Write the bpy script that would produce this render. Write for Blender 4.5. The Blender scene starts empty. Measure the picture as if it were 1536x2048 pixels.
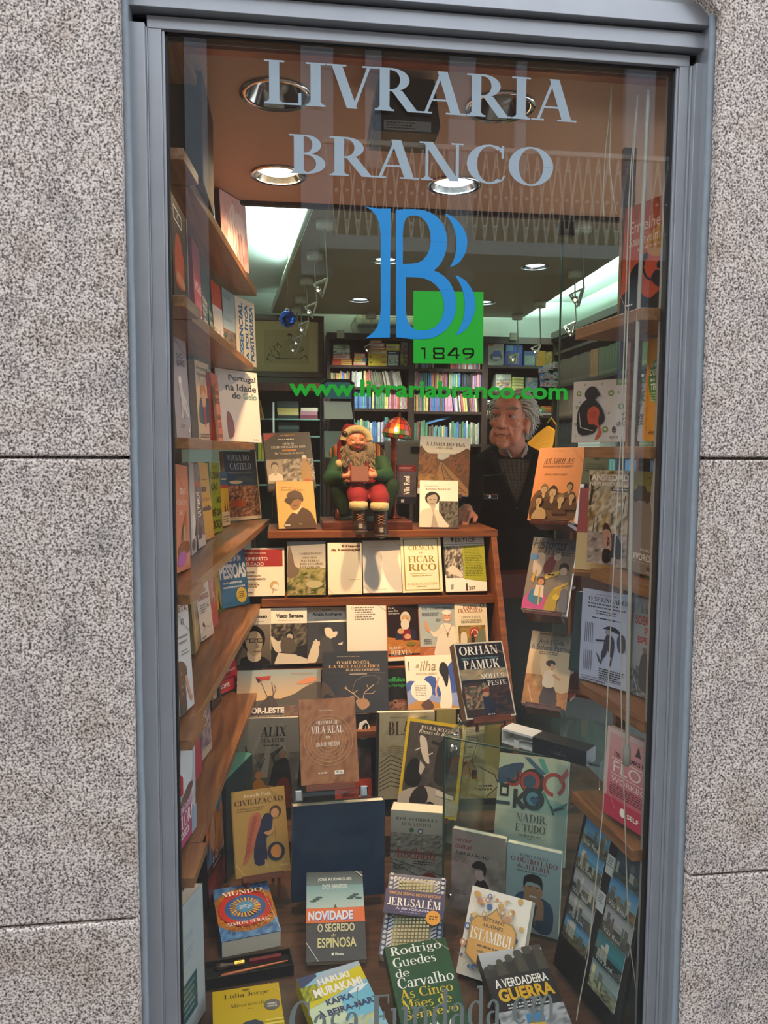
import bpy, bmesh, math, random, unicodedata
from mathutils import Vector, Matrix, Euler
SC = bpy.context.scene
COL = SC.collection
PI = math.pi
rnd = random.Random(7)

# ------------------------------------------------------------ camera, world, lights, exposure
cam_d = bpy.data.cameras.new('camera'); cam = bpy.data.objects.new('camera', cam_d); COL.objects.link(cam)
cam_d.sensor_fit = 'VERTICAL'; cam_d.sensor_height = 36.0; cam_d.sensor_width = 27.0; cam_d.lens = 36.0*1538/2048
cam_d.clip_start = 0.05; cam_d.clip_end = 100
YAW, PITCH, ROLL = [math.radians(a) for a in (7.2672, 4.5683, 0.3279)]
_f = Vector((math.sin(YAW)*math.cos(PITCH), math.cos(YAW)*math.cos(PITCH), -math.sin(PITCH)))
_r = Vector((math.cos(YAW), -math.sin(YAW), 0)); _u = _r.cross(_f)
_r, _u = math.cos(ROLL)*_r + math.sin(ROLL)*_u, -math.sin(ROLL)*_r + math.cos(ROLL)*_u
CAM = Vector((0, -1.5, 1.55))
cam.matrix_world = Matrix(((_r.x, _u.x, -_f.x, CAM.x), (_r.y, _u.y, -_f.y, CAM.y), (_r.z, _u.z, -_f.z, CAM.z), (0, 0, 0, 1)))
SC.camera = cam
SC.view_settings.view_transform = 'Standard'; SC.view_settings.look = 'None'
SC.view_settings.exposure = 0.0; SC.view_settings.gamma = 1.0; SC.view_settings.use_curve_mapping = False
SC.cycles.max_bounces = 8; SC.cycles.transparent_max_bounces = 12
SC.cycles.use_denoising = True
SC.cycles.sample_clamp_indirect = 4.0

W = bpy.data.worlds.new('overcast_sky'); SC.world = W; W.use_nodes = True
_n = W.node_tree.nodes; _l = W.node_tree.links
_bg = _n['Background']; _tc = _n.new('ShaderNodeTexCoord'); _sx = _n.new('ShaderNodeSeparateXYZ'); _cr = _n.new('ShaderNodeValToRGB')
_l.new(_tc.outputs['Generated'], _sx.inputs[0]); _l.new(_sx.outputs['Z'], _cr.inputs[0]); _l.new(_cr.outputs[0], _bg.inputs['Color'])
_cr.color_ramp.elements[0].color = (0.62, 0.66, 0.74, 1); _cr.color_ramp.elements[1].color = (0.86, 0.92, 1.0, 1)
_bg.inputs['Strength'].default_value = 4.0

def area(name, loc, size, power, col, target=None, rot=None, spread=PI):
    d = bpy.data.lights.new(name, 'AREA'); d.shape = 'RECTANGLE'; d.size, d.size_y = size; d.energy = power; d.color = col; d.spread = spread
    o = bpy.data.objects.new(name, d); COL.objects.link(o); o.location = loc
    if target is not None: o.rotation_euler = (Vector(target)-Vector(loc)).to_track_quat('-Z', 'Y').to_euler()
    elif rot: o.rotation_euler = rot
    return o
def spot(name, loc, target, power, col, angle=80, blend=0.6, r=0.03):
    d = bpy.data.lights.new(name, 'SPOT'); d.energy = power; d.color = col; d.spot_size = math.radians(angle); d.spot_blend = blend; d.shadow_soft_size = r
    o = bpy.data.objects.new(name, d); COL.objects.link(o); o.location = loc
    o.rotation_euler = (Vector(target)-Vector(loc)).to_track_quat('-Z', 'Y').to_euler(); return o
WARM = (1.0, 0.62, 0.33); COOL = (0.72, 1.0, 0.90)
# the two lit recessed spots of the display ceiling
spot('downlight_beam', (-0.018, 0.82, 2.325), (0.20, 1.25, 0.8), 85, WARM, 74, 1.0)
spot('downlight_beam', (0.503, 0.83, 2.325), (0.45, 1.25, 0.8), 85, WARM, 74, 1.0)
# the same two lamps also flood the display widely
for _x in (-0.018, 0.503): spot('downlight_flood', (_x, 0.825, 2.328), (_x, 0.9, 0), 14, WARM, 150, 0.5)
# fluorescent tubes hidden in the ceiling recess of the shop
area('cove_tube_light', (0.02, 3.9, 2.86), (0.10, 3.2), 75, COOL, rot=(PI, 0, 0))
area('cove_tube_light', (2.30, 4.9, 2.86), (0.10, 1.6), 70, COOL, rot=(PI, 0, 0))
area('cove_tube_light', (1.1, 5.70, 2.84), (1.7, 0.06), 60, COOL, rot=(PI, 0, 0))
# recessed shop spots pointing straight down
for _p in ((0.66, 5.1), (0.70, 3.75), (1.75, 3.8), (1.72, 5.1)):
    spot('shop_downlight_beam', (_p[0], _p[1], 2.78), (_p[0], _p[1], 0), 190, (0.95, 1.0, 0.92), 110, 0.8)

# ------------------------------------------------------------ helpers
def lin(c):
    if isinstance(c, str):
        c = c.lstrip('#'); c = tuple(int(c[i:i+2], 16)/255 for i in (0, 2, 4))
        c = tuple(x/12.92 if x <= 0.04045 else ((x+0.055)/1.055)**2.4 for x in c)
    return tuple(c[:3]) + (1.0,)
MATS = {}
def mat(name, col, rough=0.5, metal=0.0, emit=None, estr=0, noise=0.0, nscale=30, bump=0.0, spec=0.5, trans=0.0, sheen=0):
    if name in MATS: return MATS[name]
    m = bpy.data.materials.new(name); m.use_nodes = True; MATS[name] = m
    nt = m.node_tree; b = nt.nodes['Principled BSDF']; c = lin(col)
    b.inputs['Base Color'].default_value = c; b.inputs['Roughness'].default_value = rough; b.inputs['Metallic'].default_value = metal
    b.inputs['Specular IOR Level'].default_value = spec
    if trans: b.inputs['Transmission Weight'].default_value = trans
    if sheen: b.inputs['Sheen Weight'].default_value = sheen
    if emit: b.inputs['Emission Color'].default_value = lin(emit); b.inputs['Emission Strength'].default_value = estr
    t = nt.nodes.new('ShaderNodeTexNoise'); t.inputs['Scale'].default_value = nscale; t.inputs['Detail'].default_value = 5
    co = nt.nodes.new('ShaderNodeTexCoord'); nt.links.new(co.outputs['Object'], t.inputs['Vector'])
    mx = nt.nodes.new('ShaderNodeMix'); mx.data_type = 'RGBA'
    k = noise if noise else 0.06
    mx.inputs[6].default_value = tuple(x*(1-k) for x in c[:3])+(1,); mx.inputs[7].default_value = tuple(min(1, x*(1+k)) for x in c[:3])+(1,)
    nt.links.new(t.outputs['Fac'], mx.inputs[0]); nt.links.new(mx.outputs[2], b.inputs['Base Color'])
    if bump:
        bp = nt.nodes.new('ShaderNodeBump'); bp.inputs['Strength'].default_value = bump; bp.inputs['Distance'].default_value = 0.004
        nt.links.new(t.outputs['Fac'], bp.inputs['Height']); nt.links.new(bp.outputs[0], b.inputs['Normal'])
    return m
def wood(name, c1, c2, axis=1, scale=9, rough=0.38):
    m = bpy.data.materials.new(name); m.use_nodes = True; MATS[name] = m
    nt = m.node_tree; b = nt.nodes['Principled BSDF']; b.inputs['Roughness'].default_value = rough
    co = nt.nodes.new('ShaderNodeTexCoord'); mp = nt.nodes.new('ShaderNodeMapping'); s = [scale*7]*3; s[axis] = scale*0.45
    mp.inputs['Scale'].default_value = s; nt.links.new(co.outputs['Object'], mp.inputs['Vector'])
    t = nt.nodes.new('ShaderNodeTexNoise'); t.inputs['Scale'].default_value = 1.0; t.inputs['Detail'].default_value = 6; t.inputs['Distortion'].default_value = 0.7
    nt.links.new(mp.outputs[0], t.inputs['Vector'])
    r = nt.nodes.new('ShaderNodeValToRGB'); r.color_ramp.elements[0].position = 0.32; r.color_ramp.elements[1].position = 0.68
    r.color_ramp.elements[0].color = lin(c1); r.color_ramp.elements[1].color = lin(c2)
    nt.links.new(t.outputs['Fac'], r.inputs[0]); nt.links.new(r.outputs[0], b.inputs['Base Color'])
    bp = nt.nodes.new('ShaderNodeBump'); bp.inputs['Strength'].default_value = 0.12; bp.inputs['Distance'].default_value = 0.002
    nt.links.new(t.outputs['Fac'], bp.inputs['Height']); nt.links.new(bp.outputs[0], b.inputs['Normal'])
    return m
def colmat(name, rough=0.35, spec=0.5, metal=0.0):
    m = bpy.data.materials.new(name); m.use_nodes = True; MATS[name] = m
    nt = m.node_tree; b = nt.nodes['Principled BSDF']; b.inputs['Roughness'].default_value = rough; b.inputs['Specular IOR Level'].default_value = spec
    a = nt.nodes.new('ShaderNodeVertexColor'); a.layer_name = 'Col'; nt.links.new(a.outputs['Color'], b.inputs['Base Color'])
    t = nt.nodes.new('ShaderNodeTexNoise'); t.inputs['Scale'].default_value = 60
    mr = nt.nodes.new('ShaderNodeMapRange'); mr.inputs[3].default_value = rough-0.06; mr.inputs[4].default_value = rough+0.08
    nt.links.new(t.outputs['Fac'], mr.inputs[0]); nt.links.new(mr.outputs[0], b.inputs['Roughness'])
    return m
def glassmat(name, tint=(1, 1, 1), ior=1.5, extra=0.0):
    m = bpy.data.materials.new(name); m.use_nodes = True; MATS[name] = m
    nt = m.node_tree; nt.nodes.remove(nt.nodes['Principled BSDF']); out = nt.nodes['Material Output']
    tr = nt.nodes.new('ShaderNodeBsdfTransparent'); tr.inputs[0].default_value = tuple(tint)+(1,)
    gl = nt.nodes.new('ShaderNodeBsdfGlossy'); gl.inputs['Roughness'].default_value = 0.0
    fr = nt.nodes.new('ShaderNodeFresnel'); fr.inputs[0].default_value = ior
    ge = nt.nodes.new('ShaderNodeNewGeometry'); mr = nt.nodes.new('ShaderNodeMapRange'); mr.inputs[3].default_value = ior; mr.inputs[4].default_value = 1/ior   # same reflectance on both faces of the pane
    nt.links.new(ge.outputs['Backfacing'], mr.inputs[0]); nt.links.new(mr.outputs[0], fr.inputs[0])
    mx = nt.nodes.new('ShaderNodeMixShader'); nt.links.new(fr.outputs[0], mx.inputs[0]); nt.links.new(tr.outputs[0], mx.inputs[1]); nt.links.new(gl.outputs[0], mx.inputs[2])
    nt.links.new(mx.outputs[0], out.inputs['Surface']); return m

class MB:
    """collects polygons (with a colour each) and links them as one mesh"""
    def __init__(s): s.v = []; s.f = []; s.c = []; s.sm = []
    def face(s, pts, col=None, smooth=False):
        i = len(s.v); s.v += [tuple(p) for p in pts]; s.f.append(tuple(range(i, i+len(pts)))); s.c.append(col); s.sm.append(smooth)
    def add(s, verts, faces, col=None, smooth=False):
        i = len(s.v); s.v += [tuple(p) for p in verts]
        for f in faces: s.f.append(tuple(i+k for k in f)); s.c.append(col); s.sm.append(smooth)
    def box(s, x0, y0, z0, x1, y1, z1, col=None, M=None):
        v = [Vector(p) for p in ((x0,y0,z0),(x1,y0,z0),(x1,y1,z0),(x0,y1,z0),(x0,y0,z1),(x1,y0,z1),(x1,y1,z1),(x0,y1,z1))]
        if M is not None: v = [M @ p for p in v]
        s.add(v, [(0,3,2,1),(4,5,6,7),(0,1,5,4),(1,2,6,5),(2,3,7,6),(3,0,4,7)], col)
    def prism(s, poly, z0, z1, col=None, M=None):
        n = len(poly); v = [Vector((x, y, z0)) for x, y in poly]+[Vector((x, y, z1)) for x, y in poly]
        if M is not None: v = [M @ p for p in v]
        s.add(v, [tuple(range(n-1, -1, -1)), tuple(range(n, 2*n))]+[(i, (i+1) % n, n+(i+1) % n, n+i) for i in range(n)], col)
    def tube(s, pts, r, n=8, col=None, caps=True):
        pts = [Vector(p) for p in pts]; rs = r if isinstance(r, (list, tuple)) else [r]*len(pts)
        rings = []; up = None
        for i, p in enumerate(pts):
            d = (pts[min(i+1, len(pts)-1)]-pts[max(i-1, 0)]).normalized()
            if up is None: up = d.orthogonal().normalized()
            up = (up-d*up.dot(d)).normalized() if (up-d*up.dot(d)).length > 1e-6 else d.orthogonal().normalized()
            b = d.cross(up); rings.append([p+(up*math.cos(2*PI*k/n)+b*math.sin(2*PI*k/n))*rs[i] for k in range(n)])
        v = [q for rg in rings for q in rg]; f = []
        for i in range(len(pts)-1):
            for k in range(n): f.append((i*n+k, i*n+(k+1) % n, (i+1)*n+(k+1) % n, (i+1)*n+k))
        s.add(v, f, col, True)
        if caps: s.add(rings[0], [tuple(range(n-1, -1, -1))], col); s.add(rings[-1], [tuple(range(n))], col)
    def lathe(s, prof, n=24, M=None, col=None, smooth=True):
        v = []; f = []
        for r, z in prof:
            for k in range(n): v.append(Vector((r*math.cos(2*PI*k/n), r*math.sin(2*PI*k/n), z)))
        for i in range(len(prof)-1):
            for k in range(n): f.append((i*n+k, i*n+(k+1) % n, (i+1)*n+(k+1) % n, (i+1)*n+k))
        if M is not None: v = [M @ p for p in v]
        s.add(v, f, col, smooth)
    def ball(s, c, r, n=16, M=None, col=None):
        r = r if isinstance(r, (list, tuple)) else (r, r, r); v = []; f = []; m = n//2
        for i in range(1, m):
            a = PI*i/m
            for k in range(n): v.append(Vector((r[0]*math.sin(a)*math.cos(2*PI*k/n), r[1]*math.sin(a)*math.sin(2*PI*k/n), r[2]*math.cos(a))))
        t = len(v); v += [Vector((0, 0, r[2])), Vector((0, 0, -r[2]))]
        for i in range(m-2):
            for k in range(n): f.append((i*n+k, (i+1)*n+k, (i+1)*n+(k+1) % n, i*n+(k+1) % n))
        for k in range(n): f.append((t, k, (k+1) % n)); f.append((t+1, (m-2)*n+(k+1) % n, (m-2)*n+k))
        v = [(M @ p if M is not None else p)+Vector(c) for p in v]; s.add(v, f, col, True)
    def build(s, name, m, parent=None, bevel=0):
        me = bpy.data.meshes.new(name); me.from_pydata(s.v, [], s.f)
        if any(c is not None for c in s.c):
            at = me.color_attributes.new('Col', 'FLOAT_COLOR', 'CORNER'); li = 0; buf = []
            for f, c in zip(s.f, s.c):
                if isinstance(c, list): buf += [x for q in c for x in q]
                else: buf += list(c or (0.5, 0.5, 0.5, 1))*len(f)
            at.data.foreach_set('color', buf)
        me.polygons.foreach_set('use_smooth', s.sm)
        me.materials.append(m); me.validate(); me.update()
        o = bpy.data.objects.new(name, me); COL.objects.link(o)
        if parent is not None: o.parent = parent
        if bevel:
            bv = o.modifiers.new('bevel', 'BEVEL'); bv.width = bevel; bv.segments = 2; bv.limit_method = 'ANGLE'; bv.angle_limit = 0.7
        return o
def tag(o, label=None, cat=None, group=None, kind=None):
    if label: o['label'] = label
    if cat: o['category'] = cat
    if group: o['group'] = group
    if kind: o['kind'] = kind
    return o
def empty(name, loc=(0, 0, 0), rot=(0, 0, 0)):
    o = bpy.data.objects.new(name, None); COL.objects.link(o); o.location = loc; o.rotation_euler = rot; o.empty_display_size = 0.02; return o
def struct(o, label=None): return tag(o, label, None, None, 'structure')
def copy_tree(o, parent=None):
    c = o.copy(); COL.objects.link(c); c.parent = parent
    for ch in list(o.children): copy_tree(ch, c)
    return c
def ray(px, py): return _f+_r*((px-768)/1538)+_u*((1024-py)/1538)
def atY(px, py, Y):
    d = ray(px, py); return CAM+d*((Y-CAM.y)/d.y)
def atZ(px, py, Z):
    d = ray(px, py); return CAM+d*((Z-CAM.z)/d.z)
def sculpt(name, parts, voxel, smooth, m, parent=None, M=None):
    """parts ('e',c,r[,euler]) ellipsoids and ('c',p,q,r0,r1) limbs -> one continuous skin"""
    b = MB()
    for p in parts:
        if p[0] == 'e': b.ball(p[1], p[2], 20, Euler(p[3]).to_matrix() if len(p) > 3 else None)
        else:
            a, q = Vector(p[1]), Vector(p[2]); b.tube([a, a.lerp(q, .5), q], [p[3], (p[3]+p[4])/2, p[4]], 14)
            b.ball(a, p[3], 14); b.ball(q, p[4], 14)
    o = b.build(name, m)
    if M is not None: o.data.transform(M)
    bm = bmesh.new(); bm.from_mesh(o.data); bmesh.ops.recalc_face_normals(bm, faces=bm.faces); bm.to_mesh(o.data); bm.free()
    r = o.modifiers.new('r', 'REMESH'); r.mode = 'VOXEL'; r.voxel_size = voxel; r.use_smooth_shade = True
    s = o.modifiers.new('s', 'SMOOTH'); s.iterations = smooth; s.factor = 0.5
    dg = bpy.context.evaluated_depsgraph_get(); me = bpy.data.meshes.new_from_object(o.evaluated_get(dg)); o.modifiers.clear()
    old = o.data; o.data = me; me.name = name; bpy.data.meshes.remove(old)
    if not me.materials: me.materials.append(m)
    me.polygons.foreach_set('use_smooth', [True]*len(me.polygons))
    if parent is not None: o.parent = parent
    return o

# ------------------------------------------------------------ lettering
TW, TN, ST, SL = 0.155, 0.045, 0.04, 0.075
def rc(x0, y0, x1, y1): return [(x0, y0), (x1, y0), (x1, y1), (x0, y1)]
def dg_(xb, yb, xt, yt, w): return [(xb, yb), (xb+w, yb), (xt+w, yt), (xt, yt)]
def stem(x, y0=0, y1=1, w=TW, s='bt'):
    o = [rc(x, y0, x+w, y1)]
    if 'b' in s: o += [rc(x-SL, y0, x+w+SL, y0+ST), [(x-SL*.6, y0+ST), (x, y0+ST), (x, y0+ST+.06)], [(x+w, y0+ST), (x+w+SL*.6, y0+ST), (x+w, y0+ST+.06)]]
    if 't' in s: o += [rc(x-SL, y1-ST, x+w+SL, y1)]
    if 'l' in s: o += [rc(x-SL, y1-ST*1.6, x, y1)]
    return o
def arc(cx, cy, rx, ry, t, a0, a1, tn=TN, n=14):
    o = []; a0, a1 = math.radians(a0), math.radians(a1)
    for i in range(n):
        p, q = a0+(a1-a0)*i/n, a0+(a1-a0)*(i+1)/n
        O = lambda a: (cx+rx*math.cos(a), cy+ry*math.sin(a)); I = lambda a: (cx+(rx-t)*math.cos(a), cy+(ry-tn)*math.sin(a))
        o.append([O(p), O(q), I(q), I(p)])
    return o
def disk(cx, cy, r, n=12): return [[(cx+r*math.cos(2*PI*k/n), cy+r*math.sin(2*PI*k/n)) for k in range(n)]]
X = 0.66
def roman(ch):
    U = {
    'A': lambda: ([dg_(.07,0,.33,1,.05), dg_(.50,0,.28,1,.16), rc(.17,.3,.52,.345), rc(-.01,0,.2,ST), rc(.42,0,.74,ST)], .74),
    'B': lambda: (stem(.09)+arc(.27,.75,.25,.25,.14,-90,90)+arc(.27,.27,.32,.27,.15,-90,90)+[rc(.2,1-TN,.28,1), rc(.2,.5,.28,.545), rc(.2,0,.28,TN)], .64),
    'C': lambda: (arc(.4,.5,.38,.52,.17,52,308)+[rc(.6,.66,.64,1), dg_(.56,.83,.6,.95,.05), dg_(.6,.1,.64,.22,.03)], .70),
    'D': lambda: (stem(.09)+arc(.27,.5,.44,.5,.17,-90,90)+[rc(.2,1-TN,.28,1), rc(.2,0,.28,TN)], .76),
    'E': lambda: (stem(.09)+[rc(.1,1-TN,.56,1), rc(.1,.48,.42,.525), rc(.1,0,.58,TN), rc(.515,.78,.56,1), rc(.535,0,.58,.25), rc(.38,.4,.42,.61)], .64),
    'F': lambda: (stem(.09)+[rc(.1,1-TN,.56,1), rc(.1,.47,.42,.515), rc(.515,.78,.56,1), rc(.38,.39,.42,.6)], .60),
    'G': lambda: (arc(.4,.5,.38,.52,.17,52,318)+[rc(.6,.66,.64,1), rc(.54,.02,.69,.42), rc(.46,.4,.76,.44)], .76),
    'H': lambda: (stem(.09)+stem(.55)+[rc(.2,.48,.6,.53)], .80),
    'I': lambda: (stem(.10), .36),
    'J': lambda: (stem(.2,.2,1,TW,'t')+arc(.175,.2,.18,.22,.15,180,360), .42),
    'K': lambda: (stem(.09)+[dg_(.22,.42,.55,.97,.06), dg_(.5,0,.28,.56,.17), rc(.46,1-ST,.7,1), rc(.43,0,.74,ST)], .73),
    'L': lambda: (stem(.09)+[rc(.1,0,.58,TN), rc(.535,0,.58,.28)], .62),
    'M': lambda: (stem(.1,0,1,.05)+stem(.68,0,1,TW)+[dg_(.37,0,.1,1,.16), dg_(.4,0,.68,1,.05)], .93),
    'N': lambda: (stem(.1,0,1,.05,'b')+stem(.6,0,1,.05,'t')+[dg_(.5,0,.06,1,.16), rc(.0,1-ST,.1,1)], .76),
    'O': lambda: (arc(.4,.5,.38,.52,.17,0,360,n=28), .80),
    'P': lambda: (stem(.09)+arc(.27,.73,.29,.27,.15,-90,90)+[rc(.2,1-TN,.28,1), rc(.2,.46,.28,.505)], .60),
    'Q': lambda: (arc(.4,.5,.38,.52,.17,0,360,n=28)+[dg_(.55,-.2,.38,.04,.16)], .80),
    'R': lambda: (stem(.09)+arc(.27,.73,.29,.27,.15,-90,90)+[rc(.2,1-TN,.28,1), rc(.2,.46,.28,.505), dg_(.53,0,.27,.49,.17), rc(.6,0,.74,ST)], .72),
    'S': lambda: (arc(.28,.75,.23,.27,.13,40,240)+arc(.29,.26,.25,.28,.13,-140,70)+[dg_(.36,.36,.08,.62,.16), rc(.44,.68,.48,1), rc(.04,0,.08,.32)], .56),
    'T': lambda: (stem(.26,0,1,TW,'b')+[rc(.02,1-TN,.66,1), rc(.02,.74,.065,1), rc(.615,.74,.66,1)], .68),
    'U': lambda: (stem(.09,.3,1,TW,'t')+stem(.62,.3,1,.05,'t')+arc(.38,.3,.29,.32,.155,180,360), .76),
    'V': lambda: ([dg_(.30,0,.06,1,.16), dg_(.38,0,.62,1,.05), rc(-.02,1-ST,.29,1), rc(.54,1-ST,.74,1)], .72),
    'W': lambda: ([dg_(.24,0,.05,1,.15), dg_(.32,0,.5,1,.05), dg_(.62,0,.42,1,.15), dg_(.7,0,.9,1,.05), rc(-.02,1-ST,.26,1), rc(.83,1-ST,1.02,1)], 1.0),
    'X': lambda: ([dg_(.46,0,.07,1,.17), dg_(.09,0,.53,1,.05), rc(.0,0,.24,ST), rc(.4,0,.72,ST), rc(.0,1-ST,.3,1), rc(.46,1-ST,.68,1)], .72),
    'Y': lambda: (stem(.28,0,.48,TW,'b')+[dg_(.28,.44,.04,1,.16), dg_(.37,.44,.6,1,.05), rc(-.02,1-ST,.26,1), rc(.52,1-ST,.72,1)], .70),
    'Z': lambda: ([dg_(.04,0,.42,1,.18), rc(.06,1-TN,.6,1), rc(.04,0,.62,TN), rc(.06,.76,.1,1), rc(.58,0,.62,.26)], .66),
    'a': lambda: (stem(.33,0,.48,.12,'')+arc(.26,.46,.19,.2,.11,0,160)+arc(.23,.19,.19,.2,.12,60,320)+[rc(.42,0,.53,ST)]+disk(.12,.5,.05), .54),
    'b': lambda: (stem(.08,0,1.02,.12,'l')+arc(.3,.33,.27,.34,.13,-150,150), .60),
    'c': lambda: (arc(.29,.33,.27,.34,.13,50,310)+disk(.44,.52,.055), .50),
    'd': lambda: (stem(.4,0,1.02,.12,'l')+arc(.3,.33,.27,.34,.13,30,330)+[rc(.5,0,.6,ST)], .60),
    'e': lambda: (arc(.29,.33,.27,.34,.13,0,315)+[rc(.1,.33,.55,.375)], .57),
    'f': lambda: (stem(.12,0,.8,.12,'b')+arc(.3,.8,.18,.22,.11,60,180)+[rc(.03,.62,.36,.66)]+disk(.4,.94,.05), .40),
    'g': lambda: (arc(.26,.44,.21,.23,.11,0,360)+arc(.27,-.1,.24,.17,.08,0,360)+[dg_(.1,.05,.16,.26,.06), rc(.42,.6,.55,.65)], .55),
    'h': lambda: (stem(.08,0,1.02,.12,'bl')+arc(.33,.42,.2,.25,.11,0,170)+stem(.42,0,.42,.11,'b'), .64),
    'i': lambda: (stem(.1,0,X,.12,'bl')+disk(.16,.86,.075), .32),
    'j': lambda: (stem(.12,-.05,X,.12,'l')+arc(.06,-.05,.18,.2,.11,-90,0)+disk(.18,.86,.075), .32),
    'k': lambda: (stem(.08,0,1.02,.12,'bl')+[dg_(.18,.28,.4,.64,.05), dg_(.4,0,.22,.38,.13), rc(.36,0,.58,ST), rc(.34,.62,.54,X)], .60),
    'l': lambda: (stem(.1,0,1.02,.12,'bl'), .32),
    'm': lambda: (stem(.08,0,X,.12,'bl')+arc(.3,.42,.18,.25,.11,0,170)+stem(.38,0,.42,.11,'b')+arc(.6,.42,.18,.25,.11,0,170)+stem(.68,0,.42,.11,'b'), .90),
    'n': lambda: (stem(.08,0,X,.12,'bl')+arc(.33,.42,.2,.25,.11,0,170)+stem(.42,0,.42,.11,'b'), .64),
    'o': lambda: (arc(.3,.33,.28,.34,.13,0,360,n=22), .60),
    'p': lambda: (stem(.08,-.28,X,.12,'bl')+arc(.3,.33,.27,.34,.13,-150,150), .60),
    'q': lambda: (stem(.4,-.28,X,.12,'b')+arc(.3,.33,.27,.34,.13,30,330), .60),
    'r': lambda: (stem(.08,0,X,.12,'bl')+arc(.32,.44,.18,.22,.1,60,170)+disk(.4,.58,.06), .46),
    's': lambda: (arc(.22,.48,.17,.19,.1,40,240)+arc(.22,.18,.18,.2,.1,-140,70)+[dg_(.27,.24,.07,.42,.12)], .44),
    't': lambda: (stem(.12,.12,.84,.12,'')+arc(.27,.14,.15,.15,.1,180,310)+[rc(.02,.62,.36,X)], .38),
    'u': lambda: (stem(.08,.2,X,.11,'l')+arc(.29,.22,.21,.23,.11,180,330)+stem(.42,0,X,.12,'l')+[rc(.52,0,.62,ST)], .64),
    'v': lambda: ([dg_(.22,0,.04,X,.13), dg_(.28,0,.46,X,.045), rc(-.02,X-ST,.22,X), rc(.4,X-ST,.56,X)], .55),
    'w': lambda: ([dg_(.18,0,.03,X,.12), dg_(.24,0,.38,X,.045), dg_(.48,0,.33,X,.12), dg_(.54,0,.68,X,.045), rc(-.02,X-ST,.2,X)], .76),
    'x': lambda: ([dg_(.34,0,.06,X,.13), dg_(.06,0,.4,X,.045), rc(.0,0,.18,ST), rc(.3,0,.54,ST)], .55),
    'y': lambda: ([dg_(.22,0,.04,X,.13), dg_(.14,-.28,.46,X,.05), rc(-.02,X-ST,.22,X), rc(.4,X-ST,.56,X)], .55),
    'z': lambda: ([dg_(.04,0,.28,X,.14), rc(.05,X-TN,.44,X), rc(.04,0,.45,TN)], .50),
    '.': lambda: (disk(.1,.07,.075), .24), ',': lambda: (disk(.1,.07,.075)+[dg_(.04,-.16,.12,.06,.05)], .24), '-': lambda: ([rc(.04,.26,.32,.34)], .36), '&': lambda: (arc(.3,.76,.18,.25,.1,0,360)+arc(.28,.25,.26,.27,.12,60,360), .72)}
    if ch in U: return U[ch]()
    return ([], .32)
def roman_text(txt, shear=0.0):
    out = []; x = 0
    for ch in txt:
        d = unicodedata.normalize('NFD', ch); g, w = roman(d[0]); g = list(g); top = 1.0 if d[0].isupper() or d[0] in 'bdfhkl' else X
        for m in d[1:]:
            c = w/2-.02
            if m == '\u0301': g.append(dg_(c-.04, top+.06, c+.08, top+.24, .08))
            elif m == '\u0300': g.append(dg_(c+.02, top+.06, c-.12, top+.24, .08))
            elif m == '\u0303': g += [rc(c-.16, top+.1, c, top+.17), rc(c, top+.13, c+.16, top+.2)]
            elif m == '\u0302': g += [dg_(c-.15, top+.06, c-.04, top+.22, .07), dg_(c+.1, top+.06, c-.02, top+.22, .07)]
            elif m == '\u0327': g.append(dg_(c-.05, -.22, c, 0, .08))
        out += [[(px+x+shear*py, py) for px, py in p] for p in g]; x += w
    return out
_TC = {}
def sans_text(txt, off=0.0, shear=0.0):
    k = (txt, off, shear)
    if k not in _TC:
        cu = bpy.data.curves.new('t', 'FONT'); cu.body = txt; cu.size = 1; cu.offset = off; cu.shear = shear; cu.resolution_u = 3
        o = bpy.data.objects.new('t', cu); me = bpy.data.meshes.new_from_object(o)
        _TC[k] = [[tuple(me.vertices[i].co[:2]) for i in p.vertices] for p in me.polygons]
        bpy.data.objects.remove(o); bpy.data.curves.remove(cu); bpy.data.meshes.remove(me)
    return _TC[k]
def text_polys(txt, font):
    if font == 'r': return roman_text(txt)
    if font == 'q': return roman_text(txt, 0.22)
    if font == 'b': return sans_text(txt, 0.022)
    if font == 'x': return sans_text(txt, 0.04)
    if font == 'i': return sans_text(txt, 0.0, 0.3)
    return sans_text(txt)
def filled(outlines):
    """2D outlines (holes by overlap) -> triangles"""
    cu = bpy.data.curves.new('t', 'CURVE'); cu.dimensions = '2D'; cu.fill_mode = 'BOTH'
    for ol in outlines:
        sp = cu.splines.new('POLY'); sp.points.add(len(ol)-1); sp.use_cyclic_u = True
        for p, q in zip(sp.points, ol): p.co = (q[0], q[1], 0, 1)
    o = bpy.data.objects.new('t', cu); me = bpy.data.meshes.new_from_object(o)
    r = [[tuple(me.vertices[i].co[:2]) for i in p.vertices] for p in me.polygons]
    bpy.data.objects.remove(o); bpy.data.curves.remove(cu); bpy.data.meshes.remove(me); return r
def smooth_closed(pts, n=4):
    o = []; N = len(pts)
    for i in range(N):
        p0, p1, p2, p3 = pts[i-1], pts[i], pts[(i+1) % N], pts[(i+2) % N]
        for k in range(n):
            t = k/n
            o.append(tuple(.5*(2*b+(c-a)*t+(2*a-5*b+4*c-d)*t*t+(3*b-a-3*c+d)*t**3) for a, b, c, d in zip(p0, p1, p2, p3)))
    return o
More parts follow.
